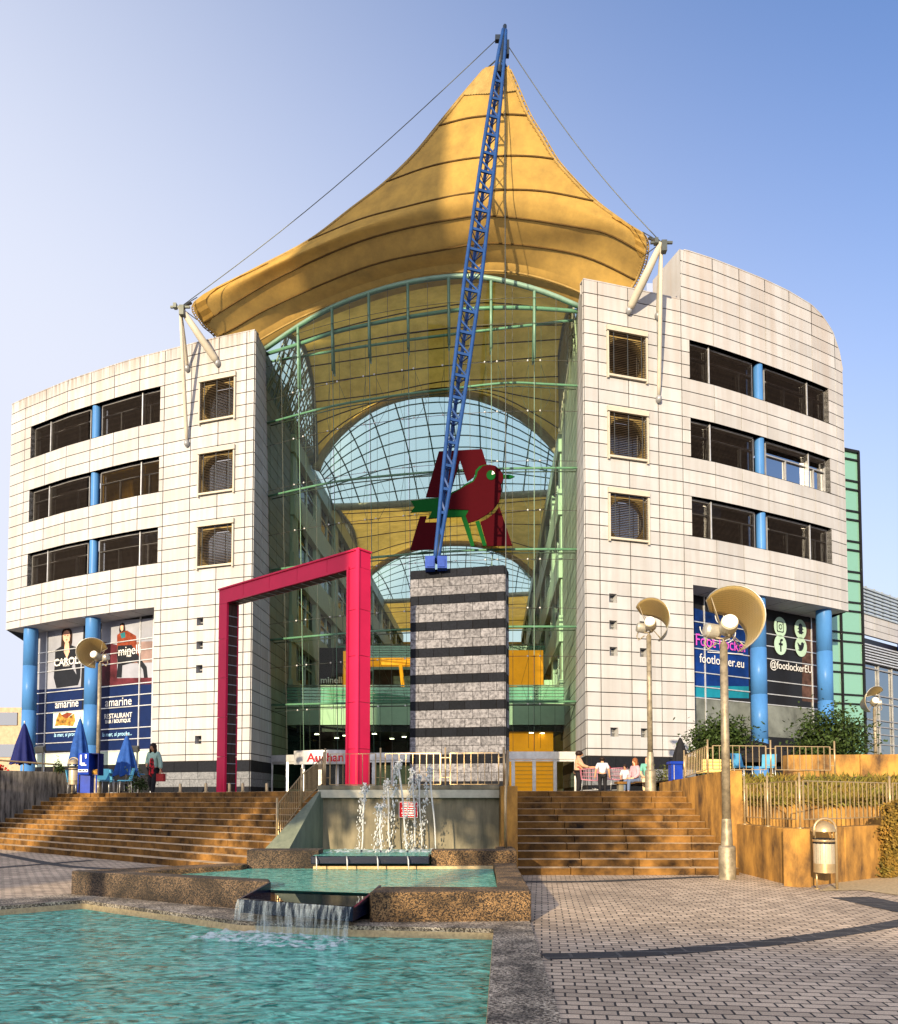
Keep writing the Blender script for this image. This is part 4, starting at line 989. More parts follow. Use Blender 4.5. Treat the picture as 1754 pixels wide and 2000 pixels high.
# struts with tips over each wing
def strut(tip, feet, label, pl):
    t = thing('canopy_strut', label, 'strut', tuple(tip), 'struts holding the canopy corners')
    for k, f in enumerate(feet):
        m = MB(); r = .19 if k == 0 else .10
        m.tube([f, f.lerp(tip, .1), f.lerp(tip, .5), tip], [r*.6, r, r, r*.7], 12); m.build('strut_tube', 'steel_pale', t)
        m = MB(); m.ball(f, .16, .2, .2, 8); m.build('wall_bracket', 'frame_grey', t)
    m = MB(); m.obox(tip, (.5,0,0), (0,.05,0), (0,0,.05)); m.obox(tip+Vector((.1,0,-.2)), (.12,0,0), (0,.14,0), (0,0,.25)); m.obox(tip+Vector((-.25,0,.05)), (.08,0,0), (0,.12,0), (0,0,.12)); m.build('tip_fitting', 'cable', t)
    return t
def onwall(P, px, py): s = P.S(px, py); return P.P(s, P.Z(px, py), .12)
tipL = at(352,600,38.3); tipR = at(1292,474,33.9)
strut(tipL, [onwall(PL_,428,712), onwall(PL_,369,722), onwall(PL_,368,868)], 'pale tubular strut frame holding the canopy corner above the left wing', PL_)
strut(tipR, [onwall(PR_,1226,610), onwall(PR_,1282,620), onwall(PR_,1284,782)], 'pale tubular strut frame holding the canopy corner above the right wing', PR_)
mtop = at(985,60,34.3)
for k, (tip, cor, pxa, lab) in enumerate(((tipL, rows3[3][0], at(974,73,34.3), 'thin stay cable from the mast top to the left canopy strut'), (tipR, rows3[3][-1], at(990,86,34.3), 'thin stay cable from the mast top to the right canopy strut'))):
    m = MB(); t = [tip.lerp(pxa, i/12)+Vector((0,0,-.55*math.sin(math.pi*i/12))) for i in range(13)]; m.tube(t, .020, 5)
    c = Vector(tip); m.tube([c, cor+Vector((0,0,.2))], .022, 5); m.tube([c, cor+Vector((0,0,-1.0))], .022, 5); m.tube([c, cor.lerp(c,.35)], .07, 6)
    tag(m.build('stay_cable', 'cable'), lab, 'cable', 'stay cables of the mast')
# ------------------------------------------------------------ blue lattice mast
mast = thing('lattice_mast', 'blue leaning lattice mast that stands on the striped stone pillar', 'mast', tuple(at(852,1100,29.95)))
b0 = at(852,1096,29.95); ax_ = (mtop-b0); Lm = ax_.length; ax_.normalize(); sx = ax_.cross(Vector((0,1,0))).normalized()*-1; sy = ax_.cross(sx).normalized()
def mw(t):
    K = [(0,.07),(.05,.11),(.14,.22),(.3,.34),(.5,.42),(.7,.36),(.85,.26),(.95,.16),(1,.07)]
    for (a, x), (b, y) in zip(K, K[1:]):
        if t <= b: return x+(y-x)*(t-a)/(b-a)
    return .07
ch = []
for k in range(3):
    ang = math.pi*.5+2*math.pi*k/3+.15; m = MB(); pts = []
    for i in range(41):
        t = i/40; c = b0+ax_*Lm*t; w_ = mw(t); pts.append(c+(sx*math.cos(ang)+sy*math.sin(ang))*w_)
    ch.append(pts); m.tube(pts, .082, 8); m.build('mast_chord', 'mast_blue', mast)
m = MB()
def cp_(k, t): j = min(39, int(t*40)); return ch[k][j].lerp(ch[k][j+1], t*40-j)
NSEG = 25; LM = [MB(), MB(), MB()]
for i in range(1, NSEG):
    t0_, t1_ = i/NSEG*.96, (i+.55)/NSEG*.96
    for k in range(3):
        m = LM[0]; a, b = cp_(k, t0_), cp_((k+1) % 3, t0_)
        if (a.y+b.y)/2 > cp_(2, t0_).y+5: continue
        if k == 1: m.beam(a, b, .07, .11); m.beam(b, cp_(k, t1_), .05, .07)
        else: m.beam(a, b, .03, .04); m.beam(b, cp_(k, t1_), .025, .03)
for m in LM[:1]: m.build('mast_lacing', 'mast_blue', mast)
m = MB(); m.tube([b0-Vector((0,0,.05)), b0+ax_*1.1], [.10,.14], 8); m.tube([mtop-ax_*2.6, mtop+ax_*.3], [.16,.09], 8)
m.obox(mtop+Vector((-.15,0,-.4)), (.28,0,0), (0,.1,0), (0,0,.12)); m.obox(mtop+Vector((.12,0,-.9)), (.1,0,0), (0,.12,0), (0,0,.35)); m.obox(mtop+Vector((-.3,0,-1.9)), (.14,0,0), (0,.1,0), (0,0,.14)); m.build('mast_head', 'mast_dark', mast)
m = MB(); q = at(850,1097,29.95); q.z = b0.z
for dx in (-.24, .24): m.obox(b0+Vector((dx,0,-.12)), (.19,0,0), (.0,.3,0), (0,0,.24)); m.obox(b0+Vector((dx*.9,-.28,-.16)), (.13,0,0), (0,.06,0), (0,0,.16))
m.build('mast_foot', 'shoe_blue', mast)
m = MB()
for q in (mesh_rows[55][2], mesh_rows[55][NC-2], mesh_rows[55][22]): m.tube([mtop-ax_*1.5, q], .035, 5)
m.build('apex_cable', 'cable', mast)
m = MB(); c1 = at(986,150,34.0); c2 = at(988,1104,29.75); m.tube([mtop-ax_*.8, c1, c2, (c2.x,c2.y,PLZ)], .022, 5); tag(m.build('stay_cable', 'cable'), 'thin vertical cable dropping from the mast top along the stone pillar', 'cable', 'stay cables of the mast')
# ------------------------------------------------------------ striped stone pillar
pil = thing('stone_pillar', 'free standing pillar of grey granite blocks with black bands, carrying the blue mast', 'pillar', (.3,30.1,PLZ))
A = at(803,1120,30.4); B = at(985,1105,29.6); ztop = 10.72; A.z = B.z = 0; d = (B-A); Wp = d.length; d.normalize(); bk_ = Vector((-d.y, d.x, 0)); rh = .352
def face(mb, O, dr, Wf, nb_):
    nrm = Vector((dr.y, -dr.x, 0)); z = ztop; r = 0
    while z > PLZ:
        z0 = max(PLZ, z-rh); dark = r % 3 == 0; sh = .5 if r % 2 else 0
        for k in range(-1, nb_+1):
            x0, x1 = max(0, (k+sh)*Wf/nb_), min(Wf, (k+1+sh)*Wf/nb_)
            if x1-x0 < .05: continue
            g = .009; a, b = O+dr*(x0+g), O+dr*(x1-g); rz = random.uniform(0, .006)
            mb.hexa([a+nrm*(.03+rz)+Vector((0,0,z0+g)), b+nrm*(.03+rz)+Vector((0,0,z0+g)), b+Vector((0,0,z0+g)), a+Vector((0,0,z0+g)), a+nrm*(.03+rz)+Vector((0,0,z-g)), b+nrm*(.03+rz)+Vector((0,0,z-g)), b+Vector((0,0,z-g)), a+Vector((0,0,z-g))], 1 if dark else 0)
        z = z0; r += 1
m = MB(); th = 1.0
face(m, A, d, Wp, 6); face(m, B, bk_, th, 2); face(m, A+bk_*th, -bk_, th, 2); face(m, B+bk_*th, -d, Wp, 6)
m.build('stone_cladding', ['granite', 'granite_dark'], pil)
m = MB(); I = .01; P4 = [A+d*I+bk_*I, B-d*I+bk_*I, B-d*I+bk_*(th-I), A+d*I+bk_*(th-I)]; m.hexa([p+Vector((0,0,PLZ)) for p in P4]+[p+Vector((0,0,ztop-.02)) for p in P4]); m.build('pillar_core', 'joint', pil)
# ------------------------------------------------------------ red portal
por = thing('red_portal', 'tall glossy red portal frame standing on the plaza left of the stone pillar', 'portal', (-6.2,28.5,PLZ))
A = at(428,1157,31.2); B = at(702,1070,26.0); zt = 10.15; A.z = B.z = 0; d = (B-A); Wp = d.length; d.normalize(); bk_ = Vector((-d.y, d.x, 0)); V3 = lambda z: Vector((0,0,z)); lw_ = .60; dp_ = .55
def pbx(mb, x0, x1, z0, z1, y0, y1, mi=0): mb.hexa([A+d*x0+bk_*y0+V3(z0), A+d*x1+bk_*y0+V3(z0), A+d*x1+bk_*y1+V3(z0), A+d*x0+bk_*y1+V3(z0), A+d*x0+bk_*y0+V3(z1), A+d*x1+bk_*y0+V3(z1), A+d*x1+bk_*y1+V3(z1), A+d*x0+bk_*y1+V3(z1)], mi)
for side in (0, 1):
    m = MB(); x0 = 0 if side == 0 else Wp-lw_; x1 = x0+lw_; zs = [PLZ, 3.3, 4.9, 6.5, 8.1, zt-lw_]
    for a, b in zip(zs, zs[1:]): pbx(m, x0, x1, a+.008, b-.008, 0, dp_)
    e0 = x1-.10 if side == 0 else x0+.0
    pbx(m, e0, e0+.10, PLZ, zt-lw_, -.035, 0.0)
    if side == 1: pbx(m, x1-.12, x1+.02, PLZ, zt, -.05, 0)
    xi = x1 if side == 0 else x0-.01
    m.build('portal_leg', ['portal_red', 'portal_inner'], por)
    n_ = MB(); pbx(n_, xi, xi+.01, PLZ+.05, zt-lw_-.02, .06, dp_-.08)
    z = PLZ+.4
    while z < zt-lw_-.2: pbx(n_, xi-.01, xi+.03, z, z+.03, .06, dp_-.08, 1); z += .4
    n_.build('inner_lattice', ['portal_inner', 'frame_grey'], por)
m = MB(); nseg = 5
for k in range(nseg): pbx(m, Wp*k/nseg+.008, Wp*(k+1)/nseg-.008, zt-lw_+.005, zt, 0, dp_)
pbx(m, -.03, Wp+.03, zt, zt+.06, -.05, dp_+.03); pbx(m, lw_-.1, Wp-lw_+.1, zt-lw_, zt-lw_+.09, -.035, 0)
m.build('portal_beam', 'portal_red', por)
m = MB(); pbx(m, lw_+.02, Wp-lw_-.02, zt-lw_-.012, zt-lw_-.002, .06, dp_-.06)
for k in range(1, 14):
    x = lw_+(Wp-2*lw_)*k/14; pbx(m, x-.02, x+.02, zt-lw_-.03, zt-lw_-.012, .06, dp_-.06, 1)
m.build('inner_lattice', ['portal_inner', 'frame_grey'], por)
# ------------------------------------------------------------ bird emblem on the glass
lg = thing('bird_emblem', 'large dark red letter with a green winged bird hung at the glass behind the mast', 'emblem', tuple(G(.62, 15.5, .7)))
A = gpix(803,980,.55)[0]; B = gpix(1002,980,.55)[0]; A.z = B.z = 0; d = (B-A).normalized(); nn = Vector((d.y,-d.x,0)); O = A
def LP(x, y, off=0):
    px, py = 780+x/7.016, 860+y/7.016; r_ = ray(px, py); t = (O-Vector((0,0,EYE))).dot(nn)/r_.dot(nn); return Vector((0,0,EYE))+r_*t+nn*off
def lpoly(name, pts, off, mat, th=.08):
    m = MB(); m.slab([LP(x, y, off) for x, y in pts], nn*th); return m.build(name, mat, lg)
lpoly('letter_shape', [(545,160),(1135,128),(1200,345),(1110,372),(1055,420),(1020,510),(930,572),(832,280),(700,740),(670,785),(365,785)], 0, 'logo_red')
lpoly('letter_shape', [(285,1050),(375,1045),(350,1135),(530,1130),(490,1500),(148,1512)], 0, 'logo_red')
lpoly('letter_shape', [(1110,1125),(1200,1085),(1310,1000),(1372,915),(1550,1448),(1205,1455)], 0, 'logo_red')
lpoly('bird_wing', [(165,845),(540,805),(660,800),(730,725),(830,680),(920,610),(1010,570),(1040,500),(1050,430),(1100,375),(1170,355),(1215,352),(1110,440),(1080,560),(930,640),(740,760),(660,960),(960,975),(905,1060),(405,1080),(455,985),(160,1005),(215,930)], .085, 'logo_green')
lpoly('bird_leg', [(850,1057),(928,1057),(1035,1462),(985,1465)], .085, 'logo_green')
lpoly('bird_leg', [(1045,1130),(1100,1115),(1200,1455),(1150,1460)], .085, 'logo_green')
lpoly('bird_body', [(1150,375),(1240,358),(1320,375),(1390,430),(1425,500),(1428,560),(1402,620),(1402,720),(1370,860),(1300,960),(1200,1040),(1080,1110),(950,1155),(915,1060),(960,975),(640,960),(680,860),(730,755),(830,700),(920,640),(1020,590),(1065,520),(1080,450)], .14, 'logo_red')
lpoly('bird_beak', [(1420,490),(1520,490),(1585,515),(1520,545),(1425,540)], .10, 'logo_green')
lpoly('bird_eye', [(1262+62*math.cos(2*math.pi*k/24), 505+66*math.sin(2*math.pi*k/24)) for k in range(24)], .225, 'logo_green', .03)
lpoly('eye_glint', [(1272,500),(1280,450),(1300,462),(1312,488)], .258, 'white_paint', .01)
# ------------------------------------------------------------ atrium behind the glass
atr = thing('atrium_roof', 'vaulted glass and yellow fabric roof of the shopping arcade seen through the glass front', 'roof', (-1,50,24))
def pxrow(ps, Y, n=24): return smooth([at(x, y, Y) for x, y in ps], n)
arch2 = pxrow([(618,912),(632,880),(665,838),(720,795),(785,770),(860,762),(935,770),(1010,803),(1065,848),(1098,888)], 50)
beam1 = pxrow([(650,986),(740,983),(860,974),(980,964),(1092,958)], 57)
arch3 = pxrow([(698,1142),(735,1105),(790,1074),(840,1061),(890,1057),(950,1063),(1010,1090),(1052,1130)], 75)
beam2 = pxrow([(742,1172),(830,1168),(920,1163),(1046,1156)], 85)
front = [gpix(x, y, -.9)[0] for x, y in ((560,652),(600,622),(650,595),(729,563),(812,541),(906,530),(985,537),(1064,560),(1120,590))]
front = smooth(front, 24)
def loft(a, b, k=12, sag=0.0, side=0.0):
    rows = []
    for i in range(k+1):
        t = i/k; rows.append([p.lerp(q, t)-Vector((0,0,sag*math.sin(math.pi*t)*(1-.0*abs(j-12)/12))) for j, (p, q) in enumerate(zip(a, b))])
    return rows
def fabric(rows, name='fabric_bay', k=4, skip=1):
    n = len(rows[0])-1; cols = [smooth([r[q] for r in rows], k*(len(rows)-1)) for q in range(n+1)]; out = [[c[i] for c in cols] for i in range(len(cols[0]))]
    m = MB(); m.grid(out); m.build(name, 'membrane_in', atr); m = MB()
    for i in range(3, len(out)-2, 3): m.tube([p+Vector((0,-.03,-.04)) for p in out[i]], .04, 4, cap=False)
    m.build('seams', 'seam', atr); return out
r1 = fabric([front, pxrow([(588,672),(740,636),(900,612),(1000,610),(1108,618)], 43.2), pxrow([(600,705),(850,668),(1100,652)], 44.4), pxrow([(609,750),(850,716),(1094,694)], 45.8),
   pxrow([(613,797),(740,778),(860,752),(980,750),(1095,750)], 47.2), pxrow([(616,856),(680,812),(780,768),(860,757),(960,765),(1040,797),(1097,822)], 48.6), arch2])
r2 = fabric([beam1, pxrow([(672,1010),(870,998),(1080,980)], 61), pxrow([(690,1040),(870,1022),(1068,1010)], 66), pxrow([(697,1090),(790,1060),(890,1045),(960,1048),(1058,1075)], 71), arch3])
beam3 = pxrow([(770,1235),(850,1232),(940,1230),(1046,1228)], 105)
r3 = fabric([beam2, pxrow([(755,1195),(900,1190),(1046,1188)], 94), beam3])
def vault(a, b, nr, nm):
    rows = []
    for i in range(nr+1):
        t = i/nr; rows.append([p.lerp(q, t)+Vector((0,0,.5*math.sin(math.pi*t))) for p, q in zip(a, b)])
    m = MB(); m.grid(rows); m.build('glass_vault', 'roof_glass', atr)
    m = MB()
    for r_ in rows[1:-1]: m.tube([p-Vector((0,0,.08)) for p in r_], .045, 5, cap=False)
    for k in range(nm+1):
        j = round(k*(len(a)-1)/nm); m.tube([r_[j]-Vector((0,0,.08)) for r_ in rows], .05, 5, cap=False)
    m.build('vault_ribs', 'vrib', atr)
pm('vrib', (.10,.20,.19), rough=.4)
vault(arch2, beam1, 9, 12); vault(arch3, beam2, 7, 8)
for cur, r_ in ((arch2,.32),(arch3,.35),(beam1,.3),(beam2,.28)):
    m = MB(); m.tube([p-Vector((0,.1,.2)) for p in cur], r_, 10); m.build('roof_tube', 'tube_tan', atr) if 'tube_tan' in M else None
pm('tube_tan', (.42,.36,.26), rough=.4)
for cur, r_ in ((arch2,.30),(arch3,.33),(beam1,.26),(beam2,.26)):
    m = MB(); m.tube([p-Vector((0,.1,.2)) for p in cur], r_, 10); m.build('roof_tube', 'tube_tan', atr)
for rows in (r1, r2):
    for j in (0, -1): m = MB(); m.tube([r[j] for r in rows], .16, 8); m.build('roof_tube', 'frame_grey', atr)
# side clerestories: lattice glazing between fabric edge and wall head
def XL(Y): return -10.05+.055*(Y-38.93)
def XR(Y): return 6.3+.055*(Y-35)
def clere(edge, XF, zw, nY):
    Y0, Y1 = edge[0].y, edge[-1].y; bot = [Vector((XF(p.y), p.y, zw)) for p in edge]
    m = MB(); m.grid([bot, edge]); m.build('clerestory_glass', 'roof_glass', atr)
    m = MB(); n = len(edge)-1
    for t in (.12,.24,.36,.48,.6,.72,.84): m.tube([b.lerp(e_, t) for b, e_ in zip(bot, edge)], .045, 4, cap=False)
    for k in range(0, n+1, 1): m.tube([bot[k], edge[k]], .045, 4, cap=False)
    for k in range(0, n-3, 3):
        m.tube([bot[k], edge[k+3]], .06, 4, cap=False); m.tube([bot[k+3], edge[k]], .06, 4, cap=False)
    m.build('clerestory_bars', 'steel_pale', atr)
ZWALL = 23.9
clere([r[0] for r in r1], XL, ZWALL, 8); clere([r[-1] for r in r1], XR, ZWALL, 8); clere([r[0] for r in r2], XL, ZWALL, 8); clere([r[-1] for r in r2], XR, ZWALL, 8)
va = [arch2[0].lerp(beam1[0], k/8) for k in range(9)]; vb = [arch2[-1].lerp(beam1[-1], k/8) for k in range(9)]
for ed_, XF in ((va, XL), (vb, XR)):
    m = MB(); m.grid([[Vector((XF(p.y), p.y, ZWALL-.5)) for p in ed_], ed_]); m.build('clerestory_glass', 'roof_glass', atr)
# arcade walls
arc = thing('shopping_arcade', 'interior of the shopping arcade with office storeys, gallery and shops behind the glass front', 'arcade', (-1,60,PLZ))
pm('in_white', (.46,.52,.45), rough=.5, var=.06); pm('in_glass', (.02,.05,.06), rough=.08, var=.3, scale=.7)
def inwall(XF, sgn, Ya, Yb):
    wb = MB(); wn = MB(); fr = MB(); ni = 12
    def bx(mb, y0, y1, z0, z1, i0, i1, mi=0):
        mb.hexa([(XF(y0)+sgn*i0,y0,z0),(XF(y0)+sgn*i1,y0,z0),(XF(y1)+sgn*i1,y1,z0),(XF(y1)+sgn*i0,y1,z0),(XF(y0)+sgn*i0,y0,z1),(XF(y0)+sgn*i1,y0,z1),(XF(y1)+sgn*i1,y1,z1),(XF(y1)+sgn*i0,y1,z1)], mi)
    z = ZWALL; bx(wb, Ya, Yb, z-1.1, z, -.5, .25)
    zz = z-1.1
    while zz > 8:
        bx(wn, Ya, Yb, zz-2.3, zz, -.5, -.15); bx(wb, Ya, Yb, zz-3.9, zz-2.3, -.5, .25)
        y = Ya+.2; k = 0
        while y < Yb:
            if k % 3 == 0: bx(wb, y, y+1.2, zz-2.3, zz, -.3, .1)
            else: bx(fr, y, y+.08, zz-2.3, zz, -.15, -.05)
            y += 2.1; k += 1
        bx(fr, Ya, Yb, zz-.9, zz-.83, -.15, -.07); zz -= 3.9
    bx(wb, Ya, Yb, 1.8, 2.2, -.5, .1); bx(wn, Ya, Yb, 2.2, zz, -.5, 0)
    wb.build('arcade_wall', 'in_white', arc); wn.build('arcade_windows', 'in_glass', arc); fr.build('window_bars', 'alu', arc)
inwall(XL, 1, 46.0, 104); inwall(XR, -1, 46.0, 104)
m = MB(); m.add([(XL(104)-1,104,1.8),(XR(104)+1,104,1.8),(XR(104)+1,104,23),(XL(104)-1,104,23)], [(0,1,2,3)]); m.build('end_wall', 'yellow_wall', arc)
m = MB(); m.add([(XL(39),43.2,1.815),(XR(39),39.8,1.815),(XR(104),104,1.815),(XL(104),104,1.815)], [(0,1,2,3)]); m.build('arcade_floor', 'green_pale', arc)
# galleries / bridges across the arcade
def bridge(Y, z0, z1, dep, mat, rail=True, x0=None, x1=None, name='gallery'):
    m = MB(); a, b = (x0 if x0 is not None else XL(Y)), (x1 if x1 is not None else XR(Y)); m.box(a, b, Y, Y+dep, z0, z1); o = m.build(name, mat, arc)
    if rail:
        r_ = MB(); r_.box(a, b, Y+.02, Y+.05, z1, z1+.95, 0)
        for k in range(5): r_.tube([(a,Y,z1+.2+k*.19),(b,Y,z1+.2+k*.19)], .02, 5, mi=1)
        r_.tube([(a,Y,z1+1.05),(b,Y,z1+1.05)], .04, 6, mi=1)
        r_.build('balustrade', ['green_glass', 'alu'], arc)
bridge(45.6, 6.0, 7.3, 7.5, 'in_white')
bridge(60, 11.6, 12.7, 4, 'in_white'); bridge(72, 13.4, 14.2, 3, 'in_glass', False); bridge(80, 10.2, 11.0, 3, 'in_white')
m = MB(); m.box(XL(50)+.3, XR(50)-.3, 45.8, 53.0, 5.6, 5.95); m.build('gallery_ceiling', 'dark', arc)
# shops below the gallery and above it; orange shapes glow in place of reflections
m = MB(); m.box(XL(53), -1.0, 53.0, 53.2, 1.82, 5.6); m.build('shop_back_wall', 'dark_room', arc)
m = MB(); m.box(2.2, XR(53)-.9, 47.0, 47.3, 1.82, 5.6); m.build('orange_glow_wall', 'orange', arc)
m = MB(); m.box(1.6, 6.6, 53.4, 53.7, 7.4, 12.0); m.box(6.65, XR(53), 53.4, 53.7, 7.4, 9.9, 1); m.build('orange_glow_wall', ['orange', 'green_pale'], arc)
m = MB(); m.box(-6.9, -5.6, 49.6, 50.2, 5.95, 11.2); m.build('orange_glow_column', 'orange', arc)
m = MB(); m.box(-8.6, -6.95, 50.5, 50.8, 7.3, 11.6); m.build('shop_front', 'black_cloth', arc)
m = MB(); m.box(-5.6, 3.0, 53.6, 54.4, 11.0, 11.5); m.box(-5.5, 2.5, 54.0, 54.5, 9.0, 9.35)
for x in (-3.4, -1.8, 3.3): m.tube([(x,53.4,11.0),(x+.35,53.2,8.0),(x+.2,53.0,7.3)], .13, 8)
m.build('orange_glow_frame', 'orange', arc)
m = MB(); m.box(-5.5, 2.5, 55.6, 55.9, 7.3, 11.0); m.build('shop_front', 'dark_room', arc)
m = MB(); text_mb('minelli', .6, (-7.7,50.4,9.4), (1,0,0), (0,0,1), .05, .01, .01, mb=m); m.build('shop_lettering', 'white_paint', arc)
# stair with stripes inside at the far left and right
for X0 in (-8.9, 4.6):
    m = MB()
    for k in range(9): m.box(X0, X0+2.2, 49+.3*k, 49.3+.3*k, 7.3, 7.5+.22*k)
    m.build('inner_stair', 'green_wall', arc)
m = MB(); dl = [(-8.2,47.5),(-6.6,48.5),(-4.6,47.2),(-2.9,49.5),(-.9,47.6),(1.4,48.2),(3.4,46.6),(5.0,46.5),(5.7,46.8),(-7.4,50.5),(-3.8,51),(0.4,50.6)]
for x, y in dl: m.lathe((x,y,5.58), [(.001,0),(.14,0),(.14,.03)], 12)
m.build('downlights', 'lamp_glow', arc)
m = MB()
for k in range(7): m.box(3.9, 6.4, 46.9, 46.94, 2.3+.25*k, 2.33+.25*k)
m.build('shelf_lines', 'yellow_wall', arc)

# ------------------------------------------------------------ ground, plaza, pools
PO = [(.58,1.55),(1.04,10.0),(-1.2,10.1),(-2.9,10.95),(-6.2,12.85),(-7.1,12.1),(-11.2,9.0),(-11.2,1.55)]
PI_ = [(.02,2.0),(.54,9.37),(-1.19,9.59),(-2.68,9.95),(-5.69,11.99),(-6.56,11.31),(-10.7,8.3),(-10.7,2.0)]
V = Vector
m = MB(); outer = [V((-900,-900,0)), V((900,-900,0)), V((900,1500,0)), V((-900,1500,0))]; hole = [V((x,y,0)) for x, y in PO]
pts = outer+hole; fs = geometry.tessellate_polygon([outer, hole]); m.add(pts, [tuple(f) for f in fs])
struct(m.build('ground', 'paving'))
m = MB()
TL = lambda t: V((-4.4-.785*t, 21.4+.62*t, 1.8))
m.poly([(-60,29.6,1.8), tuple(TL(13.15)), tuple(TL(-1.45)), (-3.2,20.3,1.8), (1.42,20.3,1.8), (6.12,20.3,1.8), (6.12,22.5,1.8), (70,22.5,1.8), (70,130,1.8), (-60,130,1.8)])
struct(m.build('plaza', 'plaza_paving'))
def ribbon(pxs, w_, name='paving_strip', z=.004):
    c = smooth([gz(x, y, z) for x, y in pxs], 30); m = MB(); a, b = [], []
    for i, p in enumerate(c):
        t = (c[min(i+1,30)]-c[max(i-1,0)]).normalized(); n_ = V((-t.y,t.x,0)); a.append(p+n_*w_/2); b.append(p-n_*w_/2)
    m.grid([a, b]); return struct(m.build(name, 'paving_dark'))
ribbon([(1062,1868),(1250,1862),(1400,1850),(1550,1835),(1754,1803),(1900,1770)], .30)
ribbon([(1018,1722),(1120,1722),(1200,1720),(1340,1714),(1400,1712)], .28)
ribbon([(1660,1752),(1700,1760),(1754,1772),(1900,1800)], .7, z=.006)
ribbon([(-60,1655),(0,1668),(120,1690),(220,1697),(330,1703)], .30)
ribbon([(-60,1699),(0,1694),(90,1687),(180,1680)], .30, z=.007)
m = MB(); m.poly([gz(x, y, .010) for x, y in ((1600,1740),(1640,1722),(1754,1706),(1900,1690),(1900,1760),(1754,1748),(1680,1738))]); struct(m.build('sand', 'sand'))
def ringpool():
    m = MB(); n = len(PO); z = .03
    for i in range(n):
        j = (i+1) % n; a, b, c, d = PO[i], PO[j], PI_[j], PI_[i]
        m.add([(a[0],a[1],z),(b[0],b[1],z),(c[0],c[1],z),(d[0],d[1],z),(c[0],c[1],-.6),(d[0],d[1],-.6),(a[0],a[1],-.1),(b[0],b[1],-.1)], [(0,1,2,3),(3,2,4,5),(1,0,6,7)])
    return m
fo = thing('lower_pool', 'big turquoise pool with a rough stone rim in the foreground', 'pool', (-4,7,-.1))
ringpool().build('pool_rim', 'aggregate_pale', fo)
m = MB(); m.poly([(x,y,-.55) for x, y in PI_]); pm('pool_tile', (.10,.42,.38), rough=.4, var=.3, scale=1.5); m.build('pool_floor', 'pool_tile', fo)
m = MB(); n = len(PI_)
for i in range(n):
    a, b = V((*PI_[i],0)), V((*PI_[(i+1) % n],0)); c = V((-4,7,0)); ia, ib = a+(c-a).normalized()*.02, b+(c-b).normalized()*.02
    m.add([a+V((0,0,-.02)), b+V((0,0,-.02)), ib+V((0,0,-.10)), ia+V((0,0,-.10))], [(0,1,2,3)])
m.build('rim_lining', 'sand', fo)
m = MB(); m.poly([(x,y,-.1) for x, y in PI_]); struct(m.build('water', 'water'))
mp_ = thing('middle_pool', 'middle pool with thick pebbled walls and a spillway into the lower pool', 'pool', (-1.5,12.5,0))
def wallpoly(pts, z0, z1, name, mat='aggregate', par=mp_, label=None):
    m = MB(); m.slab([(x,y,z0) for x, y in pts], (0,0,z1-z0)); o = m.build(name, mat, par, label)
    md = o.modifiers.new('b', 'BEVEL'); md.width = .025; md.segments = 2; md.limit_method = 'ANGLE'; return o
wallpoly([(1.06,9.97),(1.19,13.25),(.80,13.25),(.66,10.47),(-.92,10.50),(-1.02,9.95),(-1.0,9.85)], -.02, .41, 'pool_wall')
wallpoly([(-2.56,11.06),(-2.66,11.47),(-5.13,12.62),(-6.25,12.95),(-6.22,12.72)], -.02, .41, 'pool_wall', 'aggregate_dark')
wallpoly([(-6.22,12.97),(-5.10,12.70),(-3.75,14.02),(-3.74,14.33),(-4.0,14.45)], -.02, .40, 'pool_wall', 'aggregate')
wallpoly([(.80,13.26),(1.19,13.26),(1.23,14.32),(.82,14.32)], -.02, .41, 'pool_wall')
m = MB(); m.poly([(x,y,.06) for x, y in ((.8,10.4),(.9,14.6),(-3.9,14.6),(-5.3,12.6),(-2.6,11.2),(-2.5,10.8),(-1,10.5))]); m.build('pool_floor', 'pool_tile', mp_)
m = MB(); m.box(-2.5,.81,14.2,14.325,.2,.36); m.build('ledge', 'sand', mp_)
m = MB(); m.poly([(x,y,.31) for x, y in ((.67,10.46),(.81,14.2),(-3.75,14.3),(-5.12,12.66),(-2.65,11.46),(-2.54,10.95),(-1,10.55))]); struct(m.build('water', 'water_up'))
A, B, C_, D_ = V((-2.53,10.97,.28)), V((-2.75,10.14,.28)), V((-1.17,9.42,.28)), V((-.96,10.6,.28))
dz = V((0,0,.17)); m = MB(); m.hexa([B-dz,C_-dz,D_-dz,A-dz,B,C_,D_,A]); m.build('spillway', 'spill_dark', mp_)
m = MB(); up = V((0,0,.135)); e_ = V((.03,0,0))
m.add([A, B, A+up, A-e_, B-e_, A+up-e_], [(0,1,2),(5,4,3),(0,3,4,1),(1,4,5,2),(2,5,3,0)])
m.add([D_, C_, D_+up, D_+e_, C_+e_, D_+up+e_], [(2,1,0),(3,4,5),(1,4,3,0),(2,5,4,1),(0,3,5,2)])
m.build('spillway_cheek', 'spill_dark', mp_)
m = MB(); u_ = V((0,0,.008)); nf = V((-.41,-.91,0))*.03
m.add([A+u_, B+u_, C_+u_, D_+u_], [(0,1,2,3)]); rows = []
for k in range(7):
    t = k/6; rows.append([B.lerp(C_, j/16)+nf*(1+3*t**.5)+V((0,0,.008-.40*t)) + nf*.12*math.sin(j*1.7) for j in range(17)])
m.grid(rows, 1); struct(m.build('falling_water', ['clear_water', 'sheet_water']))
m = MB(); rows = []
for k in range(9):
    rows.append([B.lerp(C_, (j-1)/18)+V((-.41,-.91,0))*(.04+.10*k)+V((0,0,-.37+.02*math.sin(j*1.3+k*2)+.012*math.sin(j*3.1))) for j in range(21)])
m.grid(rows); o = m.build('foam', 'foam'); struct(o, 'stuff')
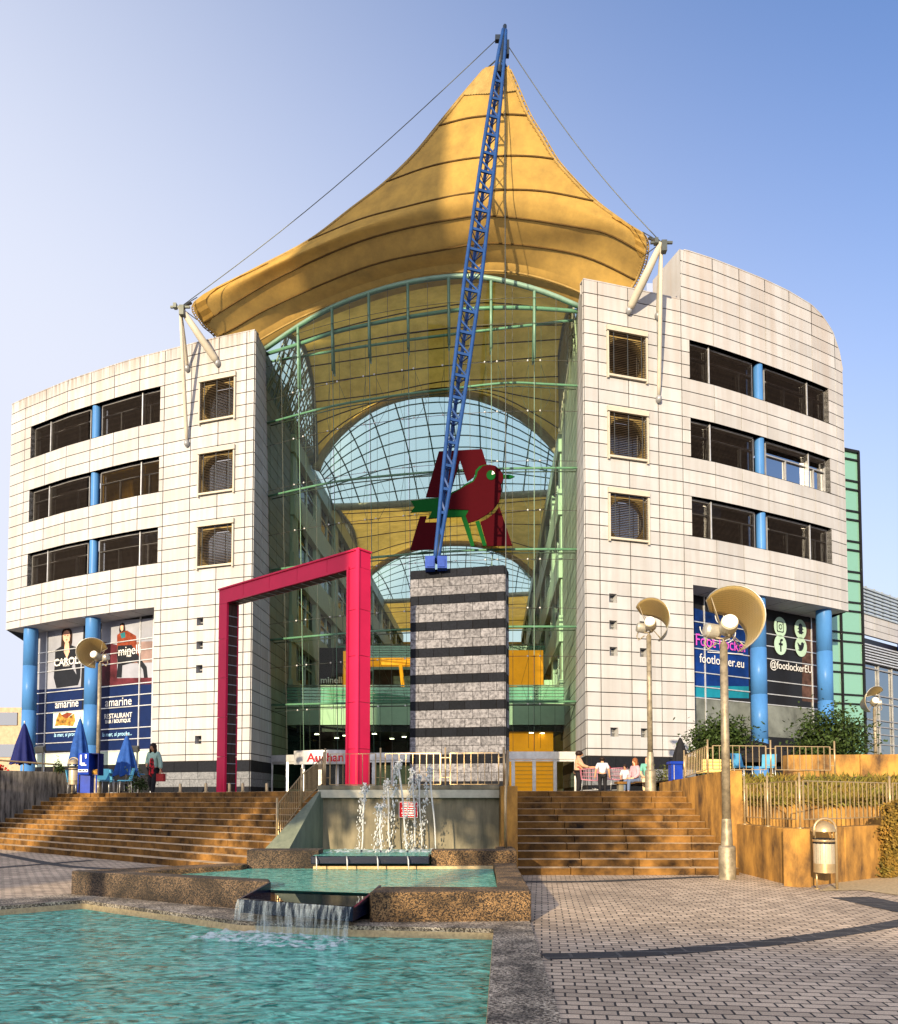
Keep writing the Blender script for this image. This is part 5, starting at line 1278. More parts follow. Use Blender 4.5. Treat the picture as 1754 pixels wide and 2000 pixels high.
ft = thing('fountain', 'raised concrete fountain basin with jets between the two stairs', 'fountain', (-1,15.5,0))
def fw(*a, mat='concrete', name='basin_wall', label=None):
    m = MB(); m.box(*a); o = m.build(name, mat, ft, label); md = o.modifiers.new('b', 'BEVEL'); md.width = .015; md.segments = 2; return o
fw(-3.76,-2.42,14.33,14.85,-.02,.645, mat='aggregate_dark'); fw(-.33,1.26,14.33,14.85,-.02,.64, mat='aggregate')
fw(-2.50,-.36,13.95,14.9,.42,.555, mat='spill_dark', name='spillway')
fw(-3.76,-3.15,14.85,16.5,-.02,.58, mat='concrete'); fw(1.08,1.42,15.9,20.5,-.02,1.865, mat='concrete')
fw(.95,1.3,14.85,15.9,-.02,.62, mat='aggregate')
fw(-2.72,1.08,16.5,20.5,-.02,1.80, mat='concrete_grey', name='back_wall'); fw(-2.80,1.075,16.33,20.5,1.79,1.885, mat='concrete_grey', name='wall_coping')
m = MB(); m.hexa([(-2.78,16.40,1.62),(1.07,16.40,1.62),(1.07,16.5,1.62),(-2.78,16.5,1.62),(-2.78,16.34,1.79),(1.07,16.34,1.79),(1.07,16.5,1.79),(-2.78,16.5,1.79)]); m.build('overflow_lip', 'lip', ft) if 'lip' in M else None
pm('lip', (.62,.58,.50), rough=.7, scale=4)
m.build('overflow_lip', 'lip', ft)
m = MB(); m.add([(-3.6,14.86,.58),(-3.10,14.86,.60),(-2.70,16.5,1.87),(-3.42,16.5,1.10),(-3.6,14.86,0),(-3.10,14.86,0),(-2.70,16.5,0),(-3.42,16.5,0),
   (-2.78,20.5,1.87),(-3.18,20.1,1.87),(-3.18,20.1,0)], [(0,1,2,3),(1,5,6,2),(4,5,1,0),(4,0,3,7),(3,2,8,9),(7,3,9,10)]); m.build('sloping_cheek', 'concrete_green', ft)
m = MB(); m.poly([(-3.0,14.8,.522),(1.05,14.8,.522),(1.05,16.5,.522),(-2.72,16.5,.522)]); m.poly([(-2.48,13.96,.563),(-.38,13.96,.563),(-.38,14.9,.563),(-2.48,14.9,.563)]); struct(m.build('water', 'water_up'))
m = MB(); rr = [[V((-2.4+.13*j, 14.86+.13*k, .535+.018*math.sin(j*2.1+k*1.3)+random.uniform(0,.03))) for j in range(17)] for k in range(10)]; m.grid(rr); struct(m.build('foam', 'foam'), 'stuff')
m = MB()
for k in range(4):
    x = -2.4+.55*k; m.tube([(x,13.94,.56),(x+.02,13.86,.50),(x+.03,13.84,.32)], .012, 5)
struct(m.build('dripping_water', 'jet'), 'stuff')
# jets
def gj(i, x0, y0, x1, y1, Y):
    a, b = at(x0, y0, Y), at(x1, y1, Y); a.z = .53; m = MB(); H = b.z-a.z
    if H > .45:
        pts = [a.lerp(b, k/10)+V((.010*math.sin(k*.8+i),0,0)) for k in range(11)]; m.tube(pts, [.013+.010*k/10 for k in range(11)], 6)
    random.seed(i)
    nn = int(70*H)+40
    for k in range(nn):
        t = random.random(); sp = .05+.10*(1-t) if H > .45 else .09
        if H > .45: s = random.random(); p = b+V((random.gauss(0,.035)-.10*s*H, random.gauss(0,.05), -H*s**1.6+random.gauss(.03,.03)))
        else: p = a.lerp(b, t)+V((random.gauss(0,.05*(1-t)+.02), random.gauss(0,.04), 0))
        r = random.uniform(.006,.017); m.ball(p, r, r, r*random.uniform(1,3.2), 4)
    for k in range(26):
        p = b+V((random.gauss(0,.03), random.gauss(0,.03), random.gauss(.0,.045))); m.ball(p, random.uniform(.012,.028), n=4)
    q = m
    nz_ = MB(); nz_.lathe((a.x,a.y,0), [(.022,.45),(.018,.60)], 8)
    return m, nz_
labels = ['leftmost tall fountain jet of the basin', 'short bushy fountain jet near the basin middle', 'fountain jet rising just right of the short bushy one', 'tallest fountain jet, arching left of the red notice', 'thin fountain jet behind the red notice', 'rightmost fountain jet, arching high beside the red notice', 'small fountain jet between the red notice and the rightmost jet']
for i, j in enumerate([(706,1662,713,1540,15.2),(744,1664,742,1578,15.0),(761,1660,757,1532,15.9),(796,1664,779,1494,14.95),(812,1658,806,1508,16.0),(852,1661,840,1504,15.4),(824,1659,818,1520,16.1)]):
    m, nz_ = gj(i, *j); o = tag(m.build('fountain_jet', 'jet'), labels[i], 'water jet', 'jets of the fountain'); tag(nz_.build('jet_nozzle', 'mast_dark'), 'black nozzle of the '+labels[i], 'nozzle', 'nozzles of the fountain')
# notice
nt_ = thing('notice_sign', 'small red notice sign with white lines on the fountain back wall', 'sign', (-.87,16.4,1.2))
P1, P2 = at(779,1597,16.40), at(816,1566,16.40); m = MB(); m.box(P1.x,P2.x,16.42,16.45,P1.z,P2.z); m.build('sign_board', 'white_paint', nt_)
m = MB(); m.box(P1.x+.012,P2.x-.012,16.410,16.419,P1.z+.012,P2.z-.012); m.build('sign_face', 'sign_red', nt_)
m = MB(); cxn = (P1.x+P2.x)/2; Wn = P2.x-P1.x; Hn = P2.z-P1.z
for k, (a, b, gp_) in enumerate(((-.33,.37,.03),(-.28,.34,.08),(-.36,.40,.06),(-.31,.36,.3),(-.36,.40,-.03),(-.33,.37,.12))):      # six lines of print too small to read
    z = P2.z-Hn*(.13+.145*k)
    for u0, u1 in ((a, gp_-.012), (gp_+.012, b)): m.box(cxn+Wn*u0, cxn+Wn*u1, 16.402, 16.408, z-Hn*.03, z+Hn*.03)
m.build('lettering', 'white_paint', nt_)
# ------------------------------------------------------------ stairs
ls = thing('stairway', 'wide left stairway of worn brown stone steps', 'stairs', (-8,21,0), 'stone stairways')
BL = V((-6.7,18.5,0)); U = V((-.785,.62,0)); Nn = V((.62,.785,0))
def hit(o, u, p, q):     # intersection of o+u*t with line p-q
    d = q-p; den = u.x*d.y-u.y*d.x; return ((p.x-o.x)*d.y-(p.y-o.y)*d.x)/den
WA, WB = V((-14.7,29.5,0)), V((-23.4,18.5,0))
def cheekline(k): return V((-3.55,14.9,0)), V((-3.2,20.1,0))
random.seed(11)
for k in range(12):
    o_ = BL+Nn*(.305*k); t1 = hit(o_, U, WA, WB); t0 = hit(o_, U, *cheekline(k)); z1 = .15*(k+1); z0 = z1-.15
    if k == 11: t0 = -3.0
    m = MB(); t = t0; dp = .42 if k < 11 else .6; segs = []
    while t < t1+.3:
        L_ = random.uniform(1.15,1.5); e2 = min(t1+.3, t+L_); g = .007; rz = random.uniform(-.004,.004)
        a, b = o_+U*(t+g), o_+U*(e2-g); m.hexa([b+V((0,0,z0-.01)), a+V((0,0,z0-.01)), a+Nn*dp+V((0,0,z0-.01)), b+Nn*dp+V((0,0,z0-.01)), b+V((0,0,z1+rz)), a+V((0,0,z1+rz)), a+Nn*dp+V((0,0,z1+rz)), b+Nn*dp+V((0,0,z1+rz))]); t = e2
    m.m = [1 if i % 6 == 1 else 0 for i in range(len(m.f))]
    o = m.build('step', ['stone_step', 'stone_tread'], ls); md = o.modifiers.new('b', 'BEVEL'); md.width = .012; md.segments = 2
rs = thing('stairway', 'right stairway of sunlit stone steps between the fountain and the tall concrete cheek wall', 'stairs', (3.8,18,0), 'stone stairways')
for k in range(12):
    y = 16.2+.35*k; z1 = .15*(k+1); z0 = z1-.15; m = MB(); x = 1.425; x_end = 6.10-.0*k
    while x < x_end-.02:
        e2 = min(x_end, x+random.uniform(1.1,1.5)); g = .007; rz = random.uniform(-.004,.004); m.box(x+g, e2-g, y, y+.47, z0-.01, z1+rz); x = e2
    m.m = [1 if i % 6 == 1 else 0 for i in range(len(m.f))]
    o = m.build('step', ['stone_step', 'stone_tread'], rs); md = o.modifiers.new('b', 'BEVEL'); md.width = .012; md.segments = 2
# ------------------------------------------------------------ left planter wall
lp_ = thing('planter_wall', 'dark stained concrete planter wall at the left edge beside the stairs', 'planter', (-17,26,0))
dW = (WB-WA).normalized(); nW = V((-dW.y,dW.x,0)); nW = nW if nW.x > 0 else -nW
for k in range(6):
    a, b = WA+dW*(2.33*k+.008), WA+dW*(2.33*(k+1)-.008); m = MB(); m.hexa([a, b, b-nW*.3, a-nW*.3, a+V((0,0,2.62)), b+V((0,0,2.62)), b-nW*.3+V((0,0,2.62)), a-nW*.3+V((0,0,2.62))]); m.build('wall_panel', 'concrete_dark', lp_)
m = MB(); a, b = WA+V((0,0,0)), WA-nW*7; m.hexa([WA, a-nW*8, a-nW*8-dW*.3, WA-dW*.3, WA+V((0,0,2.62)), a-nW*8+V((0,0,2.62)), a-nW*8-dW*.3+V((0,0,2.62)), WA-dW*.3+V((0,0,2.62))]); m.build('wall_panel', 'concrete_dark', lp_)
m = MB(); m.add([WA-nW*.3+V((0,0,2.5)), WB-nW*.3+V((0,0,2.5)), WB-nW*8+V((0,0,2.6)), WA-nW*8+V((0,0,2.6))], [(0,1,2,3)]); m.build('soil', 'soil', lp_)
def rail(name_label, feet, h=1.05, panels=True, cat='railing', over=(0.0,0.0), group='steel railings', bar=.165, pr=.022):
    t = thing('railing', name_label, cat, tuple(feet[0]), group); up = V((0,0,h))
    tops = [V(f)+up for f in feet]
    d0 = (tops[1]-tops[0]).normalized(); d1 = (tops[-1]-tops[-2]).normalized()
    m = MB(); m.tube([tops[0]-d0*over[0]]+tops+[tops[-1]+d1*over[1]], .034, 10); m.build('handrail', 'rail_steel', t)
    for f in feet: m = MB(); m.tube([V(f), V(f)+up-V((0,0,.02))], pr, 8); m.lathe(f, [(.06,.0),(.06,.012),(.02,.014)], 12); m.build('post', 'rail_steel', t)
    if panels:
        for f, g in zip(feet, feet[1:]):
            f, g = V(f), V(g); L_ = (g-f).length; d = (g-f)/L_; a, b = f+d*.13, g-d*.13; m = MB(); lo, hi = V((0,0,.16)), V((0,0,h-.17))
            for p, q in ((a+lo,b+lo),(a+hi,b+hi)): m.beam(p, q, .018, .018)
            for p in (a, b): m.beam(p+lo, p+hi, .02, .03, up=(d.x,d.y,0))
            n_ = max(2, int((b-a).length/bar))
            for k in range(1, n_): p = a.lerp(b, k/n_); m.beam(p+lo, p+hi, .014, .014, up=(d.x,d.y,0))
            for zf in (.3, .75):
                m.beam(f+V((0,0,h*zf)), a+V((0,0,h*zf)), .014, .014); m.beam(b+V((0,0,h*zf)), g+V((0,0,h*zf)), .014, .014)
            m.build('infill_panel', 'rail_steel', t)
    return t
def fx(px, Y, z): p = at(px, 1500, Y); return V(((px-877)/1500*(Y*math.cos(PITCH)+(z-1.6)*math.sin(PITCH)), Y, z))
rail('railing along the top of the fountain wall', [fx(635,20.3,1.81),fx(743,20.1,1.81),fx(870,19.9,1.81),fx(984,19.7,1.81)], h=1.14)
rail('sloping railing down the left side of the fountain', [V((-3.30,20.2,1.87)), V((-3.33,17.35,1.33)), V((-3.42,15.3,.66))], h=.98)
rail('sloping handrail seen end on at the right side of the fountain wall', [V((1.42,19.65,1.87)), V((1.24,16.1,1.62))], h=1.0, panels=False)
m = MB(); m.tube([fx(988,15.4,.62), fx(987,15.4,1.6), V((1.24,16.1,2.6))], .028, 8); tag(m.build('handrail_post', 'rail_steel'), 'tall steel post at the front right corner of the fountain basin', 'post')
rail('short low handrail on the left planter wall', [WA+dW*5.0-nW*.5+V((0,0,2.6)), WA+dW*2.6-nW*.5+V((0,0,2.6)), WA+dW*.3-nW*.4+V((0,0,2.5))], h=.42, panels=False, over=(4,0.3))
# ------------------------------------------------------------ right terrace
te = thing('terrace_wall', 'stained orange brown concrete retaining walls of the raised terrace right of the stairs', 'retaining wall', (6.2,17,0))
def tw(pts, z0, z1, name='wall_panel', mat='concrete', label=None):
    m = MB(); m.slab([(x,y,z0) for x, y in pts], (0,0,z1-z0)); o = m.build(name, mat, te, label); md = o.modifiers.new('b', 'BEVEL'); md.width = .02; md.segments = 2; md.limit_method = 'ANGLE'; return o
for k in range(3): y0 = 16.9+1.5*k; 
m = MB()
for k in range(4):
    y0, y1 = 16.9+1.35*k+.006, 16.9+1.35*(k+1)-.006; za, zb = 2.22-.04*k, 2.22-.04*(k+1)
    m.hexa([(6.11,y0,0),(6.45,y0,0),(6.45,y1,0),(6.11,y1,0),(6.11,y0,za),(6.45,y0,za),(6.45,y1,zb),(6.11,y1,zb)])
m.build('cheek_wall', 'concrete', te)
tw([(6.46,16.92),(6.46,17.2),(15,17.9),(15,17.6)], 0, 1.56, 'front_wall')
tw([(6.30,16.88),(6.30,13.98),(6.56,13.98),(6.56,16.88)], -.02, 1.05, 'lower_wall')
for k, (a, b) in enumerate((((6.30,13.97),(7.62,14.85)),((7.64,14.86),(9.1,15.9)),((9.12,15.92),(12.6,18.3)))):
    d = (V((*b,0))-V((*a,0))).normalized(); n_ = V((-d.y,d.x,0))*.28; a, b = V((*a,0)), V((*b,0)); tw([a.xy, b.xy, (b+n_).xy, (a+n_).xy], -.02, 1.06, 'lower_wall')
m = MB(); m.poly([(6.5,14.3,.93),(12.5,18.0,.93),(12.5,19,.93),(6.5,17.1,.93)]); m.build('lower_bed', 'soil', te)
m = MB(); m.add([(6.46,17.2,1.5),(15,17.9,1.5),(15,20.6,2.2),(6.46,19.2,2.15)], [(0,1,2,3)]); m.build('sloping_bed', 'soil', te)
m = MB(); m.poly([(6.46,19.2,2.15),(15,20.6,2.15),(40,20.6,2.15),(40,34,2.15),(6.46,34,2.15)]); m.build('terrace_floor', 'plaza_paving', te)
m = MB(); m.hexa([(6.46,22.3,1.7),(40,22.4,1.7),(40,22.6,1.7),(6.46,22.6,1.7),(6.46,22.3,2.14),(40,22.4,2.14),(40,22.6,2.14),(6.46,22.6,2.14)]); m.build('step_wall', 'concrete', te)
uw = thing('terrace_wall', 'low orange brown concrete wall across the upper terrace in front of the right trees', 'retaining wall', (10,22,2.15))
for k in range(5):
    a, b = V((9.55+1.9*k,21.6-.25*k,0)), V((9.55+1.9*(k+1)-.02,21.6-.25*(k+1),0)); m = MB(); m.hexa([a+V((0,0,2.14)),b+V((0,0,2.14)),b+V((0,.35,2.14)),a+V((0,.35,2.14)),a+V((0,0,2.83)),b+V((0,0,2.83)),b+V((0,.35,2.83)),a+V((0,.35,2.83))]); m.build('wall_panel', 'concrete', uw)
rail('upper terrace railing from the stair top round to the right', [fx(1337,21.4,2.05), fx(1383,18.9,2.16), fx(1506,19.1,2.16), fx(1631,19.4,2.16)], h=.92)
rail('lower railing on the front planter wall beside the litter bin', [fx(1455,16.6,1.05), fx(1500,15.4,1.05), fx(1563,14.1,1.06), V((9.26,16.15,1.06)), V((12.0,18.05,1.06))], h=1.04)
# ------------------------------------------------------------ street lamps
def lamp_head(t, flip=1):
    m = MB()                                                     # two drum spotlights on a yoke, origin at the head
    m.lathe((.10*flip,-.18,0), [(.001,.20),(.13,.20),(.165,.17),(.175,.0),(.165,-.16),(.10,-.22),(.001,-.22)], 20, axis=(.15*flip,-1,.25), smooth=False); h = m.build('lamp_drum', 'lamp_white', t)
    m = MB(); m.lathe((.10*flip,-.18,0), [(.001,.215),(.145,.212)], 20, axis=(.15*flip,-1,.25)); m.build('lens', 'lamp_lens', h)
    m = MB(); m.lathe((-.22*flip,.02,-.04), [(.001,.16),(.12,.15),(.15,.10),(.155,-.1),(.10,-.18),(.001,-.18)], 20, axis=(-.9*flip,-.5,.15), smooth=False); m.build('lamp_drum', 'reflector', t)
    m = MB(); m.tube([(0,0,-.34),(0,0,-.22),(-.12*flip,.0,-.2),(-.22*flip,.02,-.12)], .03, 6); m.tube([(0,0,-.22),(.12*flip,-.05,-.2),(.1*flip,-.18,-.16)], .03, 6)
    m.tube([(-.12*flip,-.03,-.3),(-.3*flip,-.05,-.42),(-.36*flip,-.03,-.3),(-.3*flip,0,-.1)], .018, 6); m.build('yoke', 'pole_galv', t)
    rows = []; n = 20
    for j in range(9):
        s = -1+2*j/8; row = []
        for i in range(n+1):
            a = R(118-178*i/n); r = .72; wd = .72*math.sqrt(max(.02, 1-((i-n/2)/(n/2+.6))**2))
            yy = s*wd*.8; rr_ = r*(.84-.42*yy); row.append(V((rr_*math.cos(a)*flip, -.05+yy, rr_*math.sin(a)*.92-.02-.12*yy)))
        rows.append(row)
    m = MB(); m.grid(rows); o = m.build('reflector_shade', 'perforated', t); md = o.modifiers.new('s', 'SOLIDIFY'); md.thickness = .012
    m = MB()
    for s in (0, 8): m.tube(rows[s], .014, 5)
    for i in (0, n): m.tube([rows[j][i] for j in range(9)], .014, 5)
    m.build('shade_rim', 'reflector', t)
    m = MB(); a, b = rows[1][0], rows[7][0]
    for q in (rows[1][1], rows[7][1]): m.tube([(0,-.05,-.12), q], .012, 5)
    for q in (rows[1][n-1], rows[7][n-1]): m.tube([(.1*flip,-.05,-.1), q], .012, 5)
    m.build('shade_stay', 'pole_galv', t)
# perforated sheet: fine dark holes
mm, nn_, bb_ = nodes('perforated'); Lk = nn_.links.new; out_ = nn_.nodes['Material Output']
g_ = N(nn_, 'ShaderNodeTexCoord'); vo = N(nn_, 'ShaderNodeTexVoronoi'); vo.inputs['Scale'].default_value = 38; vo.inputs['Randomness'].default_value = .15; Lk(g_.outputs['Object'], vo.inputs['Vector'])
lt = N(nn_, 'ShaderNodeMath', operation='LESS_THAN'); lt.inputs[1].default_value = .30; Lk(vo.outputs['Distance'], lt.inputs[0])
tr_ = N(nn_, 'ShaderNodeBsdfTransparent'); mx_ = N(nn_, 'ShaderNodeMixShader'); mf = N(nn_, 'ShaderNodeMath', operation='MULTIPLY'); mf.inputs[1].default_value = .5; Lk(lt.outputs[0], mf.inputs[0]); Lk(mf.outputs[0], mx_.inputs[0]); Lk(bb_.outputs[0], mx_.inputs[1]); Lk(tr_.outputs[0], mx_.inputs[2]); Lk(mx_.outputs[0], out_.inputs[0])
bb_.inputs['Base Color'].default_value = (.55,.40,.16,1); bb_.inputs['Metallic'].default_value = .35; bb_.inputs['Roughness'].default_value = .4
def lamp(x, y, z0, H, label, flip=1, sc=1.0):
    t = thing('street_lamp', label, 'street lamp', (0,0,0), 'double drum street lamps')
    lamp_head(t, flip)
    for c in list(t.children): c.location = (0,0,H)
    m = MB(); m.tube([(0,0,1.15),(0,0,H-.32)], [.085,.075], 14); m.tube([(0,0,H-.4),(0,0,H-.28)], .055, 10); m.build('pole', 'pole_galv', t)
    m = MB(); m.lathe((0,0,0), [(.17,0),(.165,.02),(.165,.62),(.15,.66),(.12,.66),(.115,.68),(.095,1.16),(.09,1.2)], 18); m.build('base_sleeve', 'pole_galv', t)
    t.location = (x, y, z0); t.scale = (sc,)*3; return t
q = fx(1421,15.4,0); lamp(q.x, q.y, 0, 5.05, 'tall street lamp standing at the foot of the right stairs, yellow lit shade').rotation_euler = (0,0,-.35)
q = fx(1271,23.1,1.8); lamp(q.x, q.y, 1.8, 5.05, 'street lamp on the plaza at the top of the right stairs').rotation_euler = (0,0,-.5)
q = fx(190,27.6,1.8); lamp(q.x, q.y, 1.8, 5.95, 'street lamp beside the blue column of the left wing', flip=-1, sc=.83)
q = fx(1712,38,2.1); lamp(q.x, q.y, 2.1, 4.3, 'small distant street lamp on the upper terrace near the right edge', flip=-1)
# ------------------------------------------------------------ litter bins
def bin_(loc, label, mat='rail_steel'):
    t = thing('litter_bin', label, 'litter bin', (0,0,0), 'steel litter bins')
    m = MB(); m.lathe((0,0,0), [(.001,.30),(.17,.30),(.175,.32),(.175,.86)], 24); m.build('bin_body', 'bin_perf', t)
    m = MB(); m.lathe((0,0,0), [(.178,.30),(.178,.46)], 24); m.build('bin_band', mat, t); m = MB(); m.lathe((0,0,0), [(.178,.84),(.185,.86),(.178,.89),(.15,.87)], 24); m.build('bin_band', mat, t)
    m = MB(); m.lathe((0,0,0), [(.19,.90),(.17,.86),(.19,.82),(.16,.79)], 14); m.build('bin_liner', 'black_cloth', t)
    m = MB(); m.lathe((0,0,0), [(.20,1.02),(.195,1.07),(.16,1.14),(.09,1.19),(.001,1.21)], 24); m.build('bin_hood', mat, t)
    m = MB(); m.tube([(-.15,0,.88),(-.15,0,1.04)], .012, 6); m.tube([(.15,0,.88),(.15,0,1.04)], .012, 6)
    m.tube([(.19,-.05,0)]+[(.19*math.cos(a),-.05,1.06+.19*math.sin(a)) for a in [math.pi*k/12 for k in range(13)]]+[(-.19,-.05,.95)], .024, 8); m.tube([(-.1,.08,0),(-.1,.08,.34)], .018, 6)
    m.lathe((.19,-.05,0), [(.06,0),(.06,.012)], 12); m.lathe((-.1,.08,0), [(.05,0),(.05,.012)], 12); m.build('bin_frame', mat, t)
    t.location = loc; return t
mm, nn_, bb_ = nodes('bin_perf'); Lk = nn_.links.new
g_ = N(nn_, 'ShaderNodeTexCoord'); vo = N(nn_, 'ShaderNodeTexVoronoi'); vo.inputs['Scale'].default_value = 55; vo.inputs['Randomness'].default_value = .1; Lk(g_.outputs['Object'], vo.inputs['Vector'])
cr_ = N(nn_, 'ShaderNodeValToRGB'); cr_.color_ramp.elements[0].position = .25; cr_.color_ramp.elements[1].position = .4; cr_.color_ramp.elements[0].color = (.03,.025,.02,1); cr_.color_ramp.elements[1].color = (.55,.48,.36,1); Lk(vo.outputs['Distance'], cr_.inputs[0]); Lk(cr_.outputs[0], bb_.inputs['Base Color']); bb_.inputs['Metallic'].default_value = .4; bb_.inputs['Roughness'].default_value = .35
q = gz(1600,1734,0); bin_((q.x-.02,q.y-.25,0), 'perforated steel litter bin in front of the orange concrete wall')
q = fx(144,27.2,1.8); bin_((q.x,q.y,1.8), 'litter bin beside the blue kiosk at the stair top', 'pole_galv')
# ------------------------------------------------------------ plants
def crown(m, c, rx, ry, rz, n, L, seed, mi=0, flat=.3, hole=.55):
    random.seed(seed); c = V(c); cl = []
    for k in range(max(6, n//38)):
        a = random.uniform(0, 6.28); u = random.uniform(-1, 1); r = random.uniform(.35, 1.0)
        cl.append(c+V((rx*r*math.cos(a)*math.sqrt(1-u*u), ry*r*math.sin(a)*math.sqrt(1-u*u), rz*r*u)))
    for k in range(n):
        q = random.choice(cl); s = min(rx, rz)*.30
        p = q+V((random.gauss(0,s), random.gauss(0,s), random.gauss(0,s*.8)))
        d = V((random.gauss(0,1), random.gauss(0,1), random.gauss(-.1,.7))); m.leaf(p, d, V((random.gauss(0,.6), random.gauss(0,.6), 1)), L*random.uniform(.7,1.3), L*.55, mi)
    return cl
def tree(loc, H, cr, cz, label, n, L, seed, leaf='leaf_dark', group=None, cat='tree', trunk=.05):
    t = thing('tree' if cat == 'tree' else 'shrub', label, cat, loc, group); loc = V(loc); m = MB()
    cl = crown(m, loc+V((0,0,cz)), cr, cr*.9, H-cz, n, L, seed)
    for q in cl[:6]:
        e_ = q+(q-(loc+V((0,0,cz))))*.35+V((0,0,.15))
        for k in range(9): f = k/8; p = q.lerp(e_, f); m.leaf(p, V((random.gauss(0,1),random.gauss(0,1),.5)), V((0,0,1)), L, L*.5)
    m.build('crown' if cat == 'tree' else 'foliage', leaf, t)
    b = MB(); top = loc+V((0,0,cz)); b.tube([loc-V((0,0,.05)), loc+V((.02,0,cz*.5)), top], [trunk*1.2, trunk, trunk*.6], 7)
    for q in cl[:14]:
        s = loc.lerp(top, random.uniform(.55, 1)); b.tube([s, s.lerp(q, .6)+V((0,0,.05)), q], [trunk*.45, trunk*.3, trunk*.12], 5, cap=False)
    b.build('trunk' if cat == 'tree' else 'stem', 'bark', t); return t
q = fx(1411,27,2.15); tree(tuple(q), 2.35, .95, 1.25, 'round dark green tree left of the second right blue column, behind the railing', 6500, .15, 3, group='small terrace trees')
q = fx(1622,27,2.15); tree(tuple(q), 2.65, 1.10, 1.25, 'larger dark green tree in front of the corner blue column of the right wing', 8000, .15, 5, group='small terrace trees')
q = fx(1300,26.5,1.8); tree(tuple(q), .98, .50, .5, 'olive shrub between the seated man and the blue notice pillar', 900, .09, 8, 'leaf_olive', cat='shrub', trunk=.02)
q = fx(271,27.5,1.8); tree(tuple(q), .95, .45, .5, 'small green shrub beside the walking woman', 800, .09, 9, 'leaf_dark', cat='shrub', trunk=.02)
# bed planting on the terrace slope, ivy, red flowers
m = MB(); random.seed(21)
for k in range(5200):
    x = random.uniform(6.5, 13); t = random.random()**1.6; y = 17.05+.08*(x-6.5)+t*2.1; z = 1.5+.62*max(0, (t*2.1-.15)/1.95)
    h = random.uniform(.10,.26); m.leaf((x,y,z), V((random.gauss(0,.6), random.gauss(-.35,.5), 1)), V((random.gauss(0,1), 1, 0)), h, .035)
for k in range(1500):
    x = random.uniform(6.5, 13); y = 16.88+.08*(x-6.5)+random.uniform(-.05,.1); m.leaf((x,y,1.56), V((random.gauss(0,.7), -1, random.gauss(-.2,.7))), V((0,1,.3)), random.uniform(.1,.24), .035)
struct(m.build('bed_grass', 'grass'), 'stuff')
iv = thing('climbing_plant', 'russet leafy climber hanging down the front planter wall at the right edge', 'climbing plant', (9.1,15.7,1.0))
m = MB(); random.seed(4)
for k in range(4200):
    t = random.random(); z = 1.55-1.5*t; px = random.gauss(0,.20 if t < .5 else .13)+.25*(1-t); base = V((8.9,15.70,0))+V((.83,.57,0))*px; off = V((.55,-.83,0))*random.uniform(-.02,.20)*(1 if t < .6 else .6)
    p = base+off+V((0,0,z)); m.leaf(p, V((random.gauss(0,.6), -.4+random.gauss(0,.5), -.6+random.gauss(0,.5))), V((random.gauss(0,.4),-1,.4)), random.uniform(.05,.11), .04)
m.build('foliage', 'leaf_autumn', iv); m = MB()
for k in range(5): m.tube([V((8.8+.12*k,15.62+.08*k,1.5)), V((8.85+.1*k,15.64+.07*k,.8)), V((8.9+.03*k,15.68,.05))], .010, 5)
m.build('stem', 'bark', iv)
m = MB(); m2 = MB(); random.seed(6)
for k in range(1500):
    s = random.uniform(1.9, 11); b = WA+dW*s-nW*random.uniform(.35,1.3); p = b+V((0,0,2.5+random.uniform(.0,.35)))
    if random.random() < .6: m2.leaf(p, V((random.gauss(0,1),random.gauss(0,1),random.gauss(.3,.5))), V((0,0,1)), .1, .05)
    else: m.ball(p, random.uniform(.03,.06), n=5)
struct(m.build('flower_bed', 'flower_red'), 'stuff'); struct(m2.build('flower_bed_leaves', 'leaf_dark'), 'stuff')
for i, (px_, hh) in enumerate(((113,.45),(120,.4))):
    q = fx(px_, 28.2, 2.5); tree(tuple(q), hh, .14, .2, ('small leafy sprig on the left planter wall, left of its neighbour','small leafy sprig on the left planter wall, nearest the stairs')[i], 90, .09, 30+i, cat='shrub', trunk=.01)
# ------------------------------------------------------------ parasols
def parasol(x, y, z0, ztop, zb, r, mat, label):
    t = thing('folded_parasol', label, 'parasol', (x,y,z0), 'folded parasols'); rows = []
    H = ztop-zb; n = 32
    for i in range(13):
        f = i/12; rr = .03+(r-.03)*(f**.75)*(1-.12*math.sin(f*9)*.3); row = []
        for k in range(n+1):
            a = 2*math.pi*k/n; fold = 1+.24*f*math.cos(8*a+.6*math.sin(3*f)); row.append(V((x+rr*fold*math.cos(a), y+rr*fold*math.sin(a), ztop-H*f-(.05*math.cos(8*a) if i == 12 else 0))))
        rows.append(row)
    m = MB(); m.grid(rows); m.build('canopy', mat, t)
    m = MB(); m.tube([(x,y,z0),(x,y,ztop+.06)], .024, 8); m.ball((x,y,ztop+.07), .035, n=8); m.build('pole', 'alu', t)
    m = MB(); m.lathe((x,y,z0), [(.001,.08),(.25,.08),(.28,.0)], 16); m.tube([(x,y,z0+.08),(x,y,z0+.35)], .035, 8); m.build('base', 'black_cloth', t)
    return t
def pz(px, py, Y): return fx(px, Y, 3).x, at(px, py, Y).z
for (px, yt, yb, Y, r, mat, z0, lab) in ((46,1413,1492,29.5,.42,'umbrella_navy',1.8,'folded navy parasol behind the left planter wall'), (155,1404,1494,28.5,.36,'umbrella_blue',1.8,'folded blue parasol in front of the blue column, right behind the kiosk box'),
     (247,1437,1515,28.0,.42,'umbrella_blue',1.8,'folded blue parasol left of the walking woman'), (1329,1441,1492,24.0,.26,'black_cloth',1.8,'folded black parasol behind the blue notice pillar')):
    x, zt = pz(px, yt, Y); parasol(x, Y, z0, zt, at(px, yb, Y).z, r, mat, lab)
